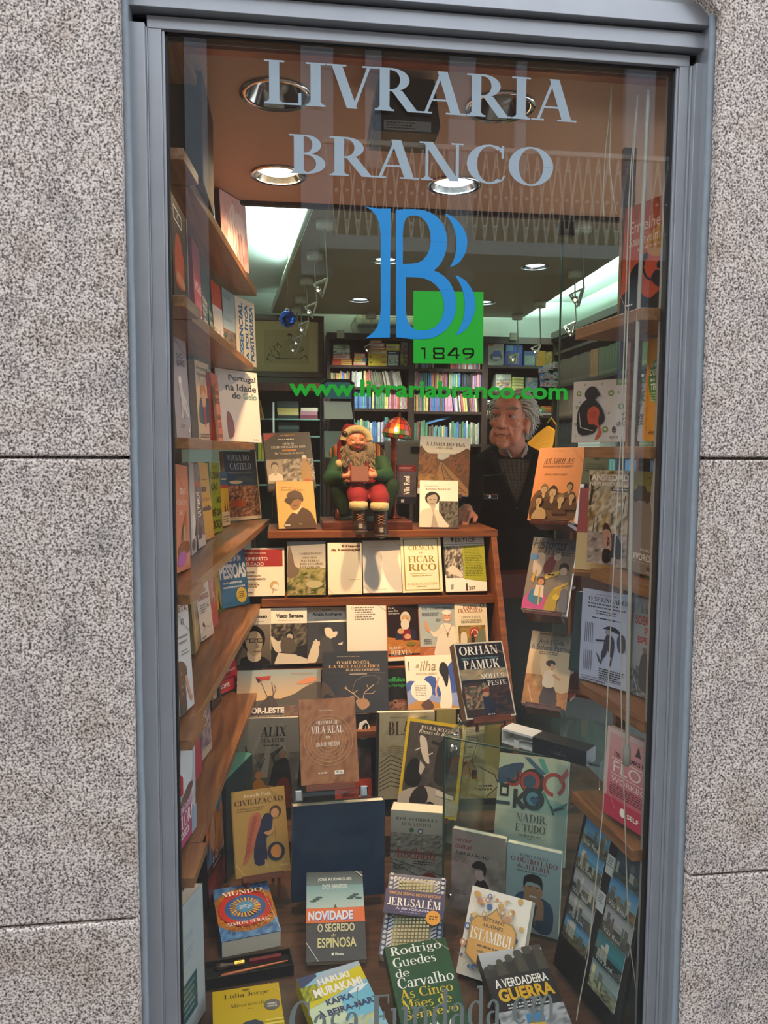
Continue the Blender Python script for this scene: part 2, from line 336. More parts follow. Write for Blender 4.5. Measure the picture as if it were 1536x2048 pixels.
# measured poses: base x, y, z, yaw, tilt, roll, width, height, thickness (metres, radians)
POSES = {
 'humberto': (-0.0942, 1.3704, 1.0061, 0.082, 0.2581, -0.0092, 0.1766, 0.1805, 0.012),
 'eco': (0.0745, 1.3709, 1.0067, -0.0381, 0.2108, 0.006, 0.1443, 0.2021, 0.03),
 'depois': (0.2207, 1.3709, 1.0073, 0.0438, 0.1817, -0.0035, 0.1302, 0.1953, 0.012),
 'blanka': (0.3632, 1.3705, 1.0107, -0.0508, 0.3416, 0.0104, 0.1467, 0.2041, 0.012),
 'ciencia': (0.5187, 1.3703, 1.0102, 0.0013, 0.2532, 0.016, 0.1577, 0.2156, 0.015),
 'vertice': (0.6894, 1.3701, 1.01, -0.0785, 0.3015, 0.0266, 0.159, 0.2231, 0.012),
 'afonso': (-0.121, 1.2869, 0.768, -0.0681, 0.1305, 0.0124, 0.1268, 0.2035, 0.01),
 'vasco': (0.0079, 1.2864, 0.7688, 0.0083, 0.2631, -0.0043, 0.1321, 0.2042, 0.01),
 'amalia': (0.1481, 1.2857, 0.7697, -0.0258, 0.4494, 0.0058, 0.1477, 0.2098, 0.01),
 'blankb': (0.2976, 1.2856, 0.7708, 0.0188, 0.2229, 0.0026, 0.1497, 0.2083, 0.012),
 'reeves': (0.436, 1.2862, 0.7688, 0.0873, 0.2483, -0.0053, 0.1265, 0.2089, 0.015),
 'medo': (0.5676, 1.2861, 0.7766, 0.0519, 0.2853, -0.0057, 0.1404, 0.2049, 0.012),
 'papa': (0.6988, 1.2861, 0.7796, 0.0604, 0.2717, -0.0051, 0.1265, 0.2029, 0.012),
 'timor': (-0.0283, 1.1589, 0.5991, 0.0106, 0.4841, -0.0111, 0.2976, 0.182, 0.015),
 'anfibios': (0.3811, 1.1617, 0.6166, 0.0278, 0.2899, -0.0038, 0.0993, 0.1515, 0.012),
 'coa': (0.2347, 1.1045, 0.6397, -0.127, 0.4889, 0.0202, 0.2337, 0.2162, 0.02),
 'ilha': (0.5156, 1.1044, 0.6377, -0.0161, 0.5421, 0.0099, 0.1838, 0.198, 0.014),
 'pamuk': (0.5782, 0.5829, 0.793, 0.1916, 0.4955, -0.0144, 0.1563, 0.2194, 0.035),
 'alix': (-0.0751, 1.0069, 0.3553, 0.2007, 0.0151, -0.0807, 0.2103, 0.3089, 0.012),
 'vilareal': (0.1206, 0.6053, 0.612, 0.07, 0.4305, -0.005, 0.1646, 0.2355, 0.022),
 'hexcomic': (0.2235, 1.0281, 0.3524, 0.1315, 0.1862, -0.0246, 0.1272, 0.2949, 0.012),
 'blast': (0.3951, 1.0055, 0.3672, -0.0175, -0.0033, -0.0093, 0.1976, 0.3031, 0.02),
 'khaki': (0.6179, 1.0144, 0.3527, -0.0598, 0.0431, -0.0048, 0.2216, 0.3128, 0.012),
 'paularego': (0.4437, 0.8641, 0.3759, -0.465, 0.3224, -0.0212, 0.2, 0.294, 0.025),
 'bluebook': (0.1448, 0.6207, 0.2624, 0.0788, 0.0641, -0.0162, 0.2695, 0.2749, 0.03),
 'civil': (-0.0698, 0.6473, 0.3321, 0.1327, 0.4101, 0.0273, 0.1584, 0.2337, 0.025),
 'auschwitz': (0.3781, 0.6651, 0.2601, -0.2921, 0.0468, 0.0057, 0.1558, 0.2221, 0.06),
 'libertacao': (0.5254, 0.5079, 0.2567, -0.5439, 0.0252, 0.0039, 0.1549, 0.2312, 0.02),
 'alegria': (0.6576, 0.4351, 0.2398, -0.5398, 0.0397, -0.0093, 0.1484, 0.2365, 0.02),
 'nadir': (0.7487, 0.7503, 0.261, -0.5387, 0.4549, 0.0493, 0.2291, 0.3216, 0.015),
 'mundo': (-0.0946, 0.4455, 0.2804, 0.1749, 1.4835, 0.0245, 0.156, 0.216, 0.05),
 'espinosa': (0.1218, 0.357, 0.2556, 0.0052, 0.9294, -0.0308, 0.154, 0.2247, 0.025),
 'jerusalem': (0.3053, 0.3368, 0.2608, -0.2214, 1.0349, -0.0527, 0.1577, 0.2202, 0.04),
 'istambul': (0.4816, 0.2428, 0.2497, -0.6051, 0.5859, 0.0054, 0.1591, 0.2031, 0.035),
 'rodrigo': (0.3283, 0.0556, 0.2625, 0.0913, 1.0971, 0.0272, 0.1535, 0.2199, 0.03),
 'guerra': (0.5539, 0.0491, 0.2588, 0.0487, 1.1847, 0.044, 0.1602, 0.2039, 0.03),
 'murakami': (0.1615, 0.0377, 0.2589, 0.2944, 1.3546, 0.011, 0.1572, 0.2301, 0.035),
 'lidia': (-0.0757, 0.0155, 0.2924, 0.1108, 1.5967, -0.0069, 0.1537, 0.2313, 0.025),
 'fim': (0.026, 1.572, 1.3976, 0.1724, 0.3428, 0.0401, 0.1909, 0.2373, 0.03),
 'ramalho': (0.045, 1.4399, 1.2523, 0.2116, 0.347, -0, 0.1492, 0.1877, 0.015),
 'tua': (0.6267, 1.5453, 1.3738, -0.1743, 0.2464, -0.0426, 0.2051, 0.2404, 0.02),
 'agustina': (0.5888, 1.4301, 1.2532, -0.1622, 0.2457, -0.0052, 0.1508, 0.1859, 0.015),
 'vilarealbox': (0.4856, 1.5805, 1.3342, 0.0103, 0.0646, -0.0042, 0.0783, 0.1577, 0.03),
 'orangefig': (-0.2095, 0.1425, 1.8451, 1.5173, 0.0299, -0.0488, 0.1647, 0.2, 0.012),
 'redviga': (-0.2167, 0.5396, 1.845, 1.5426, 0.0417, 0.0008, 0.1396, 0.2256, 0.02),
 'darkgreen': (-0.215, 0.6991, 1.845, 1.5666, 0.0418, 0.0134, 0.1486, 0.2098, 0.02),
 'darkgreenb': (-0.2101, 0.8556, 1.845, 1.558, 0.0691, 0.0395, 0.1449, 0.213, 0.02),
 'redwhite': (-0.1983, 0.9579, 1.845, 1.4312, 0.0642, 0.0148, 0.1431, 0.215, 0.02),
 'bluegrey': (-0.1776, 1.088, 1.845, 1.3612, 0.0256, 0.0209, 0.1423, 0.2173, 0.02),
 'essencial': (-0.1324, 1.246, 1.845, 1.1308, 0.0574, -0.0353, 0.1399, 0.2244, 0.03),
 'sobre': (-0.2482, 0.4517, 1.5771, 1.4402, 0.0359, 0.0536, 0.1372, 0.2543, 0.02),
 'bluethin': (-0.2668, 0.9076, 1.5855, 1.5713, 0.0713, 0.0317, 0.1446, 0.2386, 0.02),
 'orangehair': (-0.2338, 0.8376, 1.5743, 1.4138, 0.0496, 0.0083, 0.1555, 0.2319, 0.02),
 'coral': (-0.2026, 0.9488, 1.5752, 1.5087, 0.0851, 0.011, 0.1392, 0.2093, 0.02),
 'napoleao': (-0.1907, 1.1554, 1.5766, 1.3761, 0.0927, 0.0207, 0.1387, 0.2094, 0.02),
 'portugal': (-0.1489, 1.1357, 1.5767, 0.7861, 0.1141, -0.0189, 0.1852, 0.2404, 0.02),
 'pink': (-0.2327, 0.2887, 1.2735, 1.4833, 0.0297, -0.0604, 0.1394, 0.2415, 0.02),
 'whitefig': (-0.2436, 0.5871, 1.2729, 1.5987, 0.0324, -0.0498, 0.141, 0.2412, 0.02),
 'bwphoto': (-0.2393, 0.7393, 1.273, 1.5419, 0.0814, -0.0366, 0.1463, 0.2382, 0.02),
 'amor': (-0.2359, 0.9324, 1.2732, 1.474, 0.0933, -0.0364, 0.1462, 0.2371, 0.02),
 'coracao': (-0.2281, 1.1283, 1.2723, 1.4363, 0.0555, -0.0338, 0.1469, 0.2344, 0.02),
 'blueyellow': (-0.2177, 1.3392, 1.2739, 1.4003, 0.0539, -0.0274, 0.1192, 0.1949, 0.02),
 'viana': (-0.1599, 1.5915, 1.2735, 0.8957, 0.1176, -0.0114, 0.192, 0.2716, 0.02),
 'sta': (-0.2135, 0.1647, 0.9878, 1.5069, 0.0789, -0.1434, 0.1475, 0.2352, 0.02),
 'khakicloth': (-0.2519, 0.7099, 0.9823, 1.5896, 0.0825, -0.0664, 0.1509, 0.1923, 0.02),
 'sonhos': (-0.237, 0.8431, 0.9821, 1.4138, 0.1248, -0.056, 0.1408, 0.2024, 0.02),
 'redscript': (-0.2289, 0.99, 0.9812, 1.5124, 0.0844, -0.0533, 0.1422, 0.2174, 0.02),
 'yellowman': (-0.2294, 1.2103, 0.9819, 1.5259, 0.1046, -0.0625, 0.1326, 0.2031, 0.02),
 'pessoas': (-0.181, 1.3111, 0.9826, 0.9129, 0.1699, -0.0443, 0.1483, 0.2358, 0.02),
 'crowd': (-0.2238, 0.6405, 0.6978, 1.4574, 0.0479, -0.0976, 0.126, 0.2159, 0.02),
 'cookbook': (-0.2178, 0.1571, 0.7008, 1.4536, 0.0298, -0.1217, 0.1594, 0.2663, 0.015),
 'magenta': (-0.2282, 0.4834, 0.7024, 1.5436, 0.1142, -0.1744, 0.1294, 0.185, 0.02),
 'tokyo': (-0.1998, 1.2076, 0.7014, 1.1197, 0.2022, -0.0735, 0.1302, 0.1854, 0.03),
 'guinness': (-0.2705, 0.6666, 0.2427, 1.1516, -0.1021, 0.0839, 0.1683, 0.2354, 0.02),
 'whiteteal': (-0.2135, 0.166, 0.2485, 1.2937, 0.05, -0.0879, 0.1534, 0.2965, 0.03),
 'envelhecer': (0.7649, 0.0957, 1.8522, -1.1056, 0.1275, 0.0695, 0.1324, 0.2448, 0.015),
 'virus': (0.8043, 0.3585, 1.5753, -0.8612, 0.0556, 0.0132, 0.2014, 0.1565, 0.012),
 'yellowgreen': (0.8428, 0.1863, 1.5749, -1.6627, 0.0184, -0.0341, 0.1569, 0.237, 0.012),
 'sibilas': (0.7937, 0.7396, 1.3399, -0.8209, 0.356, 0.0266, 0.1558, 0.2376, 0.03),
 'jazz': (0.7655, 0.7013, 1.0696, -0.5322, 0.5556, -0.0272, 0.1369, 0.2455, 0.03),
 'gide': (0.7573, 0.661, 0.7934, -0.438, 0.6661, -0.0474, 0.1308, 0.2406, 0.02),
 'ansiedade': (0.7994, 0.338, 1.2659, -1.2934, 0.0207, 0.0197, 0.1502, 0.2377, 0.015),
 'divorcio': (0.8075, 0.1446, 1.2716, -1.5136, 0.0051, 0.0033, 0.1565, 0.2345, 0.015),
 'seringador': (0.766, 0.2641, 0.9813, -1.1303, 0.0661, 0.0328, 0.1511, 0.2282, 0.004),
 'sobreviver': (0.8223, 0.1456, 0.9813, -1.4275, 0.0384, 0.0686, 0.1401, 0.2304, 0.02),
 'flow': (0.7618, 0.084, 0.7063, -1.35, 0.0856, 0.0474, 0.2005, 0.204, 0.015),
 'greenleaf': (0.8582, 0.5695, 1.4619, -0.4576, 0.829, -0.0089, 0.0715, 0.1494, 0.004),
 'postboard': (0.6928, 0.1604, 0.2515, -1.3814, 0.213, 0.0104, 0.2645, 0.4068, 0.015),
 'carmo': (-0.2023, 0.6761, 0.2722, 1.3906, 0.0551, -0.0723, 0.1729, 0.3402, 0.02),
 'photoframe': (-0.2312, 1.0598, 0.6972, 1.3902, 0.1065, -0.0825, 0.1131, 0.1175, 0.018),
 'pinkart': (-0.1521, 1.0224, 2.1223, 1.1223, 0.0515, 0.0107, 0.1628, 0.2195, 0.02),
}
from mathutils import noise as MN
PRINT = colmat('printed_cover', 0.34, 0.45); PAPERM = mat('page_block', '#e6dcc6', 0.8, noise=0.1, nscale=200); MATT = colmat('uncoated_print', 0.7, 0.25)
class Art:
    def __init__(s, w, h): s.w, s.h, s.m, s.k, s.j = w, h, MB(), 0, 0
    def _f(s, pts, c, off=None):
        s.m.face([((min(1.004, max(-.004, u))-.5)*s.w, -(0.0004+0.00012*s.k+s.j*6e-6), min(1, max(0, v))*s.h) for u, v in pts], c); s.j = (s.j+1) % 19
    def R(s, x0, y0, x1, y1, c): s.k += 1; s._f([(x0,y0),(x1,y0),(x1,y1),(x0,y1)], lin(c))
    def G(s, x0, y0, x1, y1, ct, cb): s.k += 1; a, b = lin(ct), lin(cb); s._f([(x0,y0),(x1,y0),(x1,y1),(x0,y1)], [b, b, a, a])
    def E(s, cx, cy, rx, ry, c, n=22): s.k += 1; s._f([(cx+rx*math.cos(2*PI*i/n), cy+ry*math.sin(2*PI*i/n)) for i in range(n)], lin(c))
    def O(s, cx, cy, rx, c, n=24): s.E(cx, cy, rx, rx*s.w/s.h, c, n)
    def P(s, pts, c, sm=0): s.k += 1; s._f(smooth_closed(pts, 3) if sm else pts, lin(c))
    def L(s, pts, wd, c):
        s.k += 1; c = lin(c); a = s.w/s.h
        for (x0, y0), (x1, y1) in zip(pts, pts[1:]):
            dx, dy = (x1-x0)*a, y1-y0; l = math.hypot(dx, dy) or 1; nx, ny = -dy/l*wd/2, dx/l*wd/2
            s._f([(x0+nx/a, y0+ny), (x0-nx/a, y0-ny), (x1-nx/a, y1-ny), (x1+nx/a, y1+ny)], c)
    def ring(s, cx, cy, r0, r1, c, a0=0, a1=360, n=24):
        s.k += 1; c = lin(c); q = s.w/s.h
        for i in range(n):
            a, b = math.radians(a0+(a1-a0)*i/n), math.radians(a0+(a1-a0)*(i+1)/n)
            s._f([(cx+r*math.cos(t), cy+r*q*math.sin(t)) for r, t in ((r0,a),(r1,a),(r1,b),(r0,b))], c)
    def N(s, x0, y0, x1, y1, cols, seed=0, nx=18, ny=24, sc=5.0, sy=None):
        s.k += 1; cs = [lin(c) for c in cols]; sy = sy or sc
        def C(i, j):
            t = MN.fractal(Vector((i/nx*sc+seed*7.1, j/ny*sy+seed*3.3, seed)), 0.9, 2.1, 4)*.9+.5
            t = min(.999, max(0, t))*(len(cs)-1); k = int(t); t -= k
            return tuple(cs[k][q]*(1-t)+cs[min(k+1, len(cs)-1)][q]*t for q in range(4))
        g = [[C(i, j) for j in range(ny+1)] for i in range(nx+1)]
        for i in range(nx):
            for j in range(ny):
                a, b, c, d = (x0+(x1-x0)*i/nx, y0+(y1-y0)*j/ny, x0+(x1-x0)*(i+1)/nx, y0+(y1-y0)*(j+1)/ny)
                s._f([(a,b),(c,b),(c,d),(a,d)], [g[i][j], g[i+1][j], g[i+1][j+1], g[i][j+1]])
    def T(s, txt, x0, y0, x1, y1, c, f='b', rot=0):
        s.k += 1; ps = text_polys(txt, f)
        if not ps: return
        if rot: ps = [[(-y, x) for x, y in p] for p in ps]
        xs = [x for p in ps for x, _ in p]; ys = [y for p in ps for _, y in p]
        a, b, m, n = min(xs), max(xs), min(ys), max(ys); c = lin(c)
        for p in ps: s._f([(x0+(x-a)/(b-a)*(x1-x0), y0+(y-m)/((n-m) or 1)*(y1-y0)) for x, y in p], c)
    def S(s, x0, y0, x1, y1, n, c, sh=0):
        s.k += 1; r = random.Random(int(x0*99+y0*999+n)); c = lin(c)
        for i in range(n):
            t = y1-(y1-y0)*(i+.5)/n; hh = (y1-y0)/n*.22; x = x0+(0 if not sh else r.random()*.05); e = x1-r.random()*(x1-x0)*.25
            while x < e:
                l = (.02+r.random()*.06)*(1 if s.w < .3 else .6); s._f([(x,t-hh),(min(x+l,e),t-hh),(min(x+l,e),t+hh),(x,t+hh)], c); x += l+.015
    def H(s, cx, cy, k, skin, hair, cloth, hat=None, q=1.0):
        a = s.w/s.h
        s.P([(cx-1.5*k*q, cy-2.9*k*a), (cx-1.4*k*q, cy-1.7*k*a), (cx-.5*k, cy-1.2*k*a), (cx+.5*k, cy-1.2*k*a), (cx+1.4*k*q, cy-1.7*k*a), (cx+1.5*k*q, cy-2.9*k*a)], cloth)
        s.P([(cx-.3*k, cy-1.6*k*a), (cx-.3*k, cy-.5*k*a), (cx+.3*k, cy-.5*k*a), (cx+.3*k, cy-1.6*k*a), (cx, cy-1.9*k*a)], skin)
        s.E(cx, cy+.25*k*a, .78*k, .98*k*a, hair); s.E(cx, cy, .62*k, .85*k*a, skin)
        d = tuple(x*.35 for x in lin(skin)[:3]); s.E(cx-.24*k, cy+.12*k*a, .11*k, .06*k*a, d, 8); s.E(cx+.24*k, cy+.12*k*a, .11*k, .06*k*a, d, 8)
        s.P([(cx-.04*k, cy+.1*k*a), (cx+.1*k, cy-.2*k*a), (cx-.08*k, cy-.2*k*a)], tuple(x*.6 for x in lin(skin)[:3])); s.R(cx-.22*k, cy-.48*k*a, cx+.2*k, cy-.4*k*a, d)
        s.P([(cx-.62*k, cy+.2*k*a), (cx-.5*k, cy+.95*k*a), (cx+.5*k, cy+.95*k*a), (cx+.62*k, cy+.2*k*a), (cx+.4*k, cy+.55*k*a), (cx-.35*k, cy+.6*k*a)], hair, 1)
        if hat: s.E(cx, cy+.55*k*a, 1.25*k, .28*k*a, hat); s.E(cx, cy+.95*k*a, .72*k, .6*k*a, hat)
    def B(s, c='#c9c2b2'): s.L([(.76, 1.0), (1.0, .88)], .006, c); s.L([(0, .13), (.2, 0)], .006, c)   # elastic corner band
Z = lambda **k: k
BK = {}
def cover(key, label, base, art, name='paperback', spine=None, pages=None, cat='book', group=None, hard=False):
    BK[key] = (label, base, art, name, spine or base, pages, cat, group, hard)
def pose(key):
    x, y, z, yaw, tilt, roll, w, h, t = POSES[key]
    cy, sy, ct, s_, cr, sr = math.cos(yaw), math.sin(yaw), math.cos(tilt), math.sin(tilt), math.cos(roll), math.sin(roll)
    ex, ey = Vector((cy, sy, 0)), Vector((-sy*s_, cy*s_, ct)); a, b = cr*ex+sr*ey, -sr*ex+cr*ey; c = b.cross(a)
    return Vector((x, y, z)), Matrix(((a.x, c.x, b.x), (a.y, c.y, b.y), (a.z, c.z, b.z))), w, h, t
def make_book(key):
    label, base, art, name, spine, pages, cat, group, hard = BK[key]
    loc, R, w, h, t = pose(key)
    root = empty(name, loc, R.to_euler()); tag(root, label, cat, group)
    a = Art(w, h); e = 0.0012 if t > .006 else t/3; sp, bs = lin(spine), lin(base); ov = 0.002 if hard else 0.0
    a.m.box(-w/2, -.0002, 0, w/2, e, h, bs); a.m.box(-w/2, t-e, 0, w/2, t, h, sp); a.m.box(-w/2, e*.5, 0, -w/2+e*1.3, t-e*.5, h, sp)
    art(a); a.m.build('cover', PRINT, root)
    p = MB(); p.box(-w/2+e, e*.9, .0008+ov, w/2-.0012-ov, t-e*.9, h-.0012-ov); 
    p.build('page_block', MATS.get(pages) or PAPERM, root); return root
K, Wt = '#16130f', '#f2ece0'
# ---------- centre rack, upper row
cover('humberto', 'cream booklet with a dark red title panel, first on the upper rack ledge', '#efe6d0', lambda a: (a.R(.02,.61,.96,.97,'#9c2b22'), a.T('PANTEÃO NACIONAL',.16,.88,.62,.92,Wt,'s'), a.T('HUMBERTO',.12,.74,.64,.81,Wt,'s'), a.T('DELGADO',.12,.63,.56,.70,Wt,'s'), a.T('VIAGEM',.14,.47,.36,.51,'#6b3a20','b'), a.T('DETERMINAÇÃO',.14,.40,.5,.44,'#6b3a20','b'), a.T('RECONHECIMENTO',.14,.33,.6,.37,'#6b3a20','b'), a.S(.14,.17,.48,.3,3,'#8a6a4a'), a.T('VIAGEM',.14,.06,.32,.09,'#6b3a20','b'), a.E(.78,.22,.09,.09,'#c9a878'), a.E(.80,.18,.06,.07,'#efe6d0'), a.L([(.74,.05),(.76,.15),(.84,.12)],.01,'#a98355')), 'booklet')
cover('eco', 'shrink-wrapped book with misty ruins over a green garden on its cover', '#9aa0a0', lambda a: (a.G(0,.5,1,1,'#8d9299','#cfc6b2'), a.N(0,0,1,.5,['#2c3318','#55602c','#8b8a4a','#b8a878','#4b4a2a'],3,16,14,6), a.P([(.02,.35),(.04,.92),(.14,.75),(.2,.55),(.3,.5),(.28,.38)],'#7a6858',1), a.E(.7,.2,.22,.07,'#b9b18a'), a.T('UMBERTO ECO',.32,.75,.9,.79,'#5d4a34','r'), a.T('HISTÓRIA',.4,.68,.78,.72,'#5d4a34','r'), a.T('DAS TERRAS',.36,.62,.84,.66,'#5d4a34','r'), a.T('DOS LUGARES',.34,.56,.94,.60,'#5d4a34','r'), a.T('LENDÁRIOS',.34,.50,.86,.545,'#5d4a34','r'), a.T('gradiva',.56,.04,.7,.07,Wt,'b')), 'hardcover_book', '#6a6a60', hard=True)
cover('depois', 'cream book with two-line brown title aligned right near the top', '#f3ead2', lambda a: (a.T('E Depois',.42,.90,.95,.955,'#7a3f1d','x'), a.T('da Revolução',.1,.825,.96,.885,'#7a3f1d','x'), a.R(.6,.28,.97,.285,'#b19a78'), a.T('Gradiva',.8,.03,.96,.05,'#b19a78','s'), a.L([(0,.12),(.16,0)],.006,'#b5a888')))
cover('blanka', 'plain ivory book with a tiny N mark at its foot, on the upper rack ledge', '#f6efdf', lambda a: (a.T('CAMINHOS INCERTOS',.14,.86,.8,.88,'#d5c6a6','s'), a.T('N',.34,.05,.38,.085,'#6a5638','r'), a.T('NOVA VEGA',.42,.055,.62,.075,'#b7a78a','s'), a.B('#8f8674')))
cover('ciencia', 'cream book with gold frame and large gold serif title about getting rich', '#f4ecc9', lambda a: (a.R(.06,.035,.93,.96,'#9a7d2a'), a.R(.085,.05,.905,.945,'#f4ecc9'), a.T('A',.47,.86,.52,.895,'#9a7d2a','r'), a.T('CIÊNCIA',.19,.76,.83,.85,'#9a7d2a','r'), a.R(.2,.74,.83,.743,'#c9b878'), a.T('DE',.46,.69,.54,.72,'#9a7d2a','r'), a.T('FICAR',.17,.535,.83,.65,'#9a7d2a','r'), a.T('RICO',.17,.385,.86,.51,'#9a7d2a','r'), a.R(.2,.33,.8,.335,'#c9b878'), a.S(.25,.28,.75,.31,1,'#b8a468'), a.T('WALLACE D. WATTLES',.12,.13,.86,.17,'#b8a050','r'), a.S(.35,.09,.68,.12,1,'#b8a468')))
cover('vertice', 'magazine with a lime green panel beside a sketchy grey print', '#f4efe4', lambda a: (a.R(0,.30,.46,.80,'#4a443c'), a.N(.02,.24,.45,.80,['#26211c','#5a5248','#9c9282','#d9cfbc','#3a332c'],9,16,20,5), a.P([(.06,.40),(.2,.46),(.34,.38),(.44,.26),(.3,.27),(.1,.33)],'#d8cfbd',1), a.P([(.45,.80),(1,.80),(1,.16),(.46,.22)],'#9fa42a'), a.S(.5,.26,.95,.78,18,'#5c6418'), a.P([(0,0),(1,0),(1,.15),(0,.24)],'#f4efe4'), a.P([(.17,.95),(.24,.95),(.21,.87)],K), a.T('VÉRTICE',.17,.865,.78,.96,'#3c3830','s'), a.R(0,.83,1,.835,K), a.R(.49,.01,.53,.14,'#3a1713'), a.T('207',.56,.03,.72,.085,'#3a1713','b'), a.S(.12,.04,.2,.14,6,K)), 'magazine', group=None)
# ---------- second row: three matching photo books
def trio(title, sub, pic): return lambda a: (a.R(0,.72,1,1,'#f4eedd'), a.R(.38,.94,.62,.95,'#8b8375'), a.T(title,.14,.82,.9,.895,K,'x'), a.T(sub,.2,.765,.8,.79,'#9a9080','s'), a.R(0,0,1,.72,'#2a251f'), pic(a))
cover('afonso', 'cream and grey photo book showing a man in glasses looking sideways', '#f4eedd', trio('José Afonso', 'O rosto e luz de uma voz', lambda a: (a.G(0,0,1,.72,'#8f8474','#5d5548'), a.E(.5,.46,.34,.24,'#1c1814'), a.P([(.1,0),(.14,.12),(.4,.18),(.8,.14),(.98,.06),(1,0)],'#221e19'), a.P([(.34,.12),(.36,.28),(.68,.28),(.7,.1),(.5,.06)],'#d2c5ac',1), a.P([(.26,.48),(.36,.58),(.6,.6),(.74,.5),(.76,.36),(.68,.22),(.52,.16),(.38,.22),(.3,.34)],'#b5a78e',1), a.R(.38,.40,.56,.475,'#1a1713'), a.R(.41,.41,.54,.465,'#9c8f78'), a.R(.62,.40,.78,.475,'#1a1713'), a.R(.64,.41,.76,.465,'#9c8f78'), a.R(.28,.455,.4,.47,'#1a1713'), a.R(.55,.455,.63,.47,'#1a1713'), a.P([(.58,.42),(.68,.32),(.57,.31)],'#8a7d68'), a.R(.5,.24,.7,.25,'#6a5e4e'))), group=None)
cover('vasco', 'cream and grey photo book showing a man in waistcoat leaning on a desk', '#f4eedd', trio('Vasco Santana', 'Ó bom ou mau?', lambda a: (a.N(0,.3,1,.72,['#1c1814','#3a342b','#8a7f6c','#221d18'],4,16,12,9), a.H(.52,.48,.13,'#c9bca2','#1c1814','#5d5446',q=1.2), a.P([(.0,.5),(.2,.4),(.4,.46),(.46,.3),(.2,.2),(.06,.3)],'#d7ccb6',1), a.P([(.3,.44),(.62,.44),(.66,.2),(.3,.22)],'#5d5446',1), a.P([(.1,.02),(.2,.2),(.7,.16),(1,.08),(1,0),(.1,0)],'#d9cfbb'), a.P([(.7,.3),(1,.34),(1,.1),(.72,.14)],'#2a2620'))))
cover('amalia', 'cream and grey photo book showing a dark-haired singer in profile', '#f4eedd', trio('Amália Rodrigues', 'Não nasci, canto o que sou', lambda a: (a.R(0,0,1,.72,'#26211b'), a.E(.46,.58,.17,.11,'#15110e'), a.P([(.44,.6),(.58,.62),(.66,.54),(.68,.48),(.6,.42),(.5,.44)],'#d6c9b0',1), a.P([(.6,.52),(.76,.55),(.74,.47),(.64,.44)],'#d6c9b0',1), a.P([(.24,0),(.3,.36),(.46,.46),(.6,.4),(.66,.2),(.66,0)],'#3b332a',1), a.P([(.76,.32),(.9,.36),(.88,.3)],'#d6c9b0'), a.P([(.0,.05),(.12,.3),(.24,.42),(.3,.2),(.2,.0),(.0,.0)],'#cdbfa5',1), a.R(.15,.3,.32,.38,'#c9bba2'))))
cover('blankb', 'plain white booklet with six small grey lines, glaring under the spotlight', '#f8f2e4', lambda a: (a.S(.2,.72,.72,.97,6,'#8b8577'), a.O(.15,.94,.03,'#b9b09c'), a.O(.15,.94,.018,'#f8f2e4'), a.B('#8a8270')), 'booklet')
cover('reeves', 'book with an old bearded man at a wooden table above the author name', '#c9713a', lambda a: (a.R(.02,.03,.98,.98,'#2a1712'), a.P([(.02,.12),(.02,.42),(.98,.34),(.98,.12)],'#c07a35'), a.N(.02,.12,.98,.3,['#b06a2a','#d6924a','#8f4f1d'],2,14,6,8), a.H(.58,.72,.2,'#d9a878','#d8cdb8','#2c2c40',q=1.1), a.E(.56,.64,.13,.1,'#e2d8c4'), a.P([(.45,.54),(.7,.56),(.76,.36),(.48,.36)],'#8c2430'), a.E(.42,.52,.1,.05,'#d9a878'), a.E(.62,.42,.1,.05,'#d9a878'), a.E(.72,.29,.16,.035,'#8a7a2a'), a.T('Eu vi',.06,.92,.26,.955,Wt,'r'), a.T('uma flor',.06,.87,.36,.905,Wt,'r'), a.T('selvagem',.06,.82,.4,.855,Wt,'r'), a.T('HUBERT',.05,.205,.44,.25,Wt,'r'), a.T('REEVES',.1,.10,.72,.185,Wt,'r'), a.R(0,0,1,.065,'#f1e4c4'), a.R(0,.065,1,.09,'#c9652a')))
cover('medo', 'pale blue book with a man in white robes waving', '#a9b9bf', lambda a: (a.G(0,.2,1,1,'#a3b6bf','#b9bfb8'), a.R(0,0,.6,.2,'#b9683a'), *[a.ring(.3,.02,.05*i,.05*i+.015,'#d99a6a',0,180,14) for i in (1,2,3,4)], a.P([(.4,0),(.46,.3),(.56,.56),(.74,.62),(.95,.55),(1,.4),(1,0)],'#efe6d3',1), a.P([(.26,.52),(.4,.46),(.62,.56),(.66,.46),(.4,.36)],'#e9dfca',1), a.P([(.13,.68),(.2,.64),(.24,.56),(.3,.5),(.26,.46),(.16,.52)],'#d8a27c',1), a.E(.77,.74,.13,.1,'#dba783'), a.E(.77,.82,.13,.045,'#f4ecdc'), a.R(.7,.745,.75,.757,'#5a3524'), a.R(.8,.745,.85,.757,'#5a3524'), a.P([(.69,.69),(.85,.69),(.8,.665),(.73,.665)],Wt), a.R(.755,.36,.775,.45,'#8a6a30'), a.R(.73,.41,.80,.425,'#8a6a30'), a.L([(.66,.6),(.75,.43)],.006,'#a98d50'), a.L([(.9,.6),(.77,.43)],.006,'#a98d50'), a.T('NÃO TEMOS MEDO',.07,.88,.92,.935,'#4c4a42','r'), a.S(.08,.76,.6,.83,3,'#55534b'), a.S(.46,.66,.62,.71,2,'#55534b'), a.S(.1,.25,.32,.34,3,'#3c3a34')))
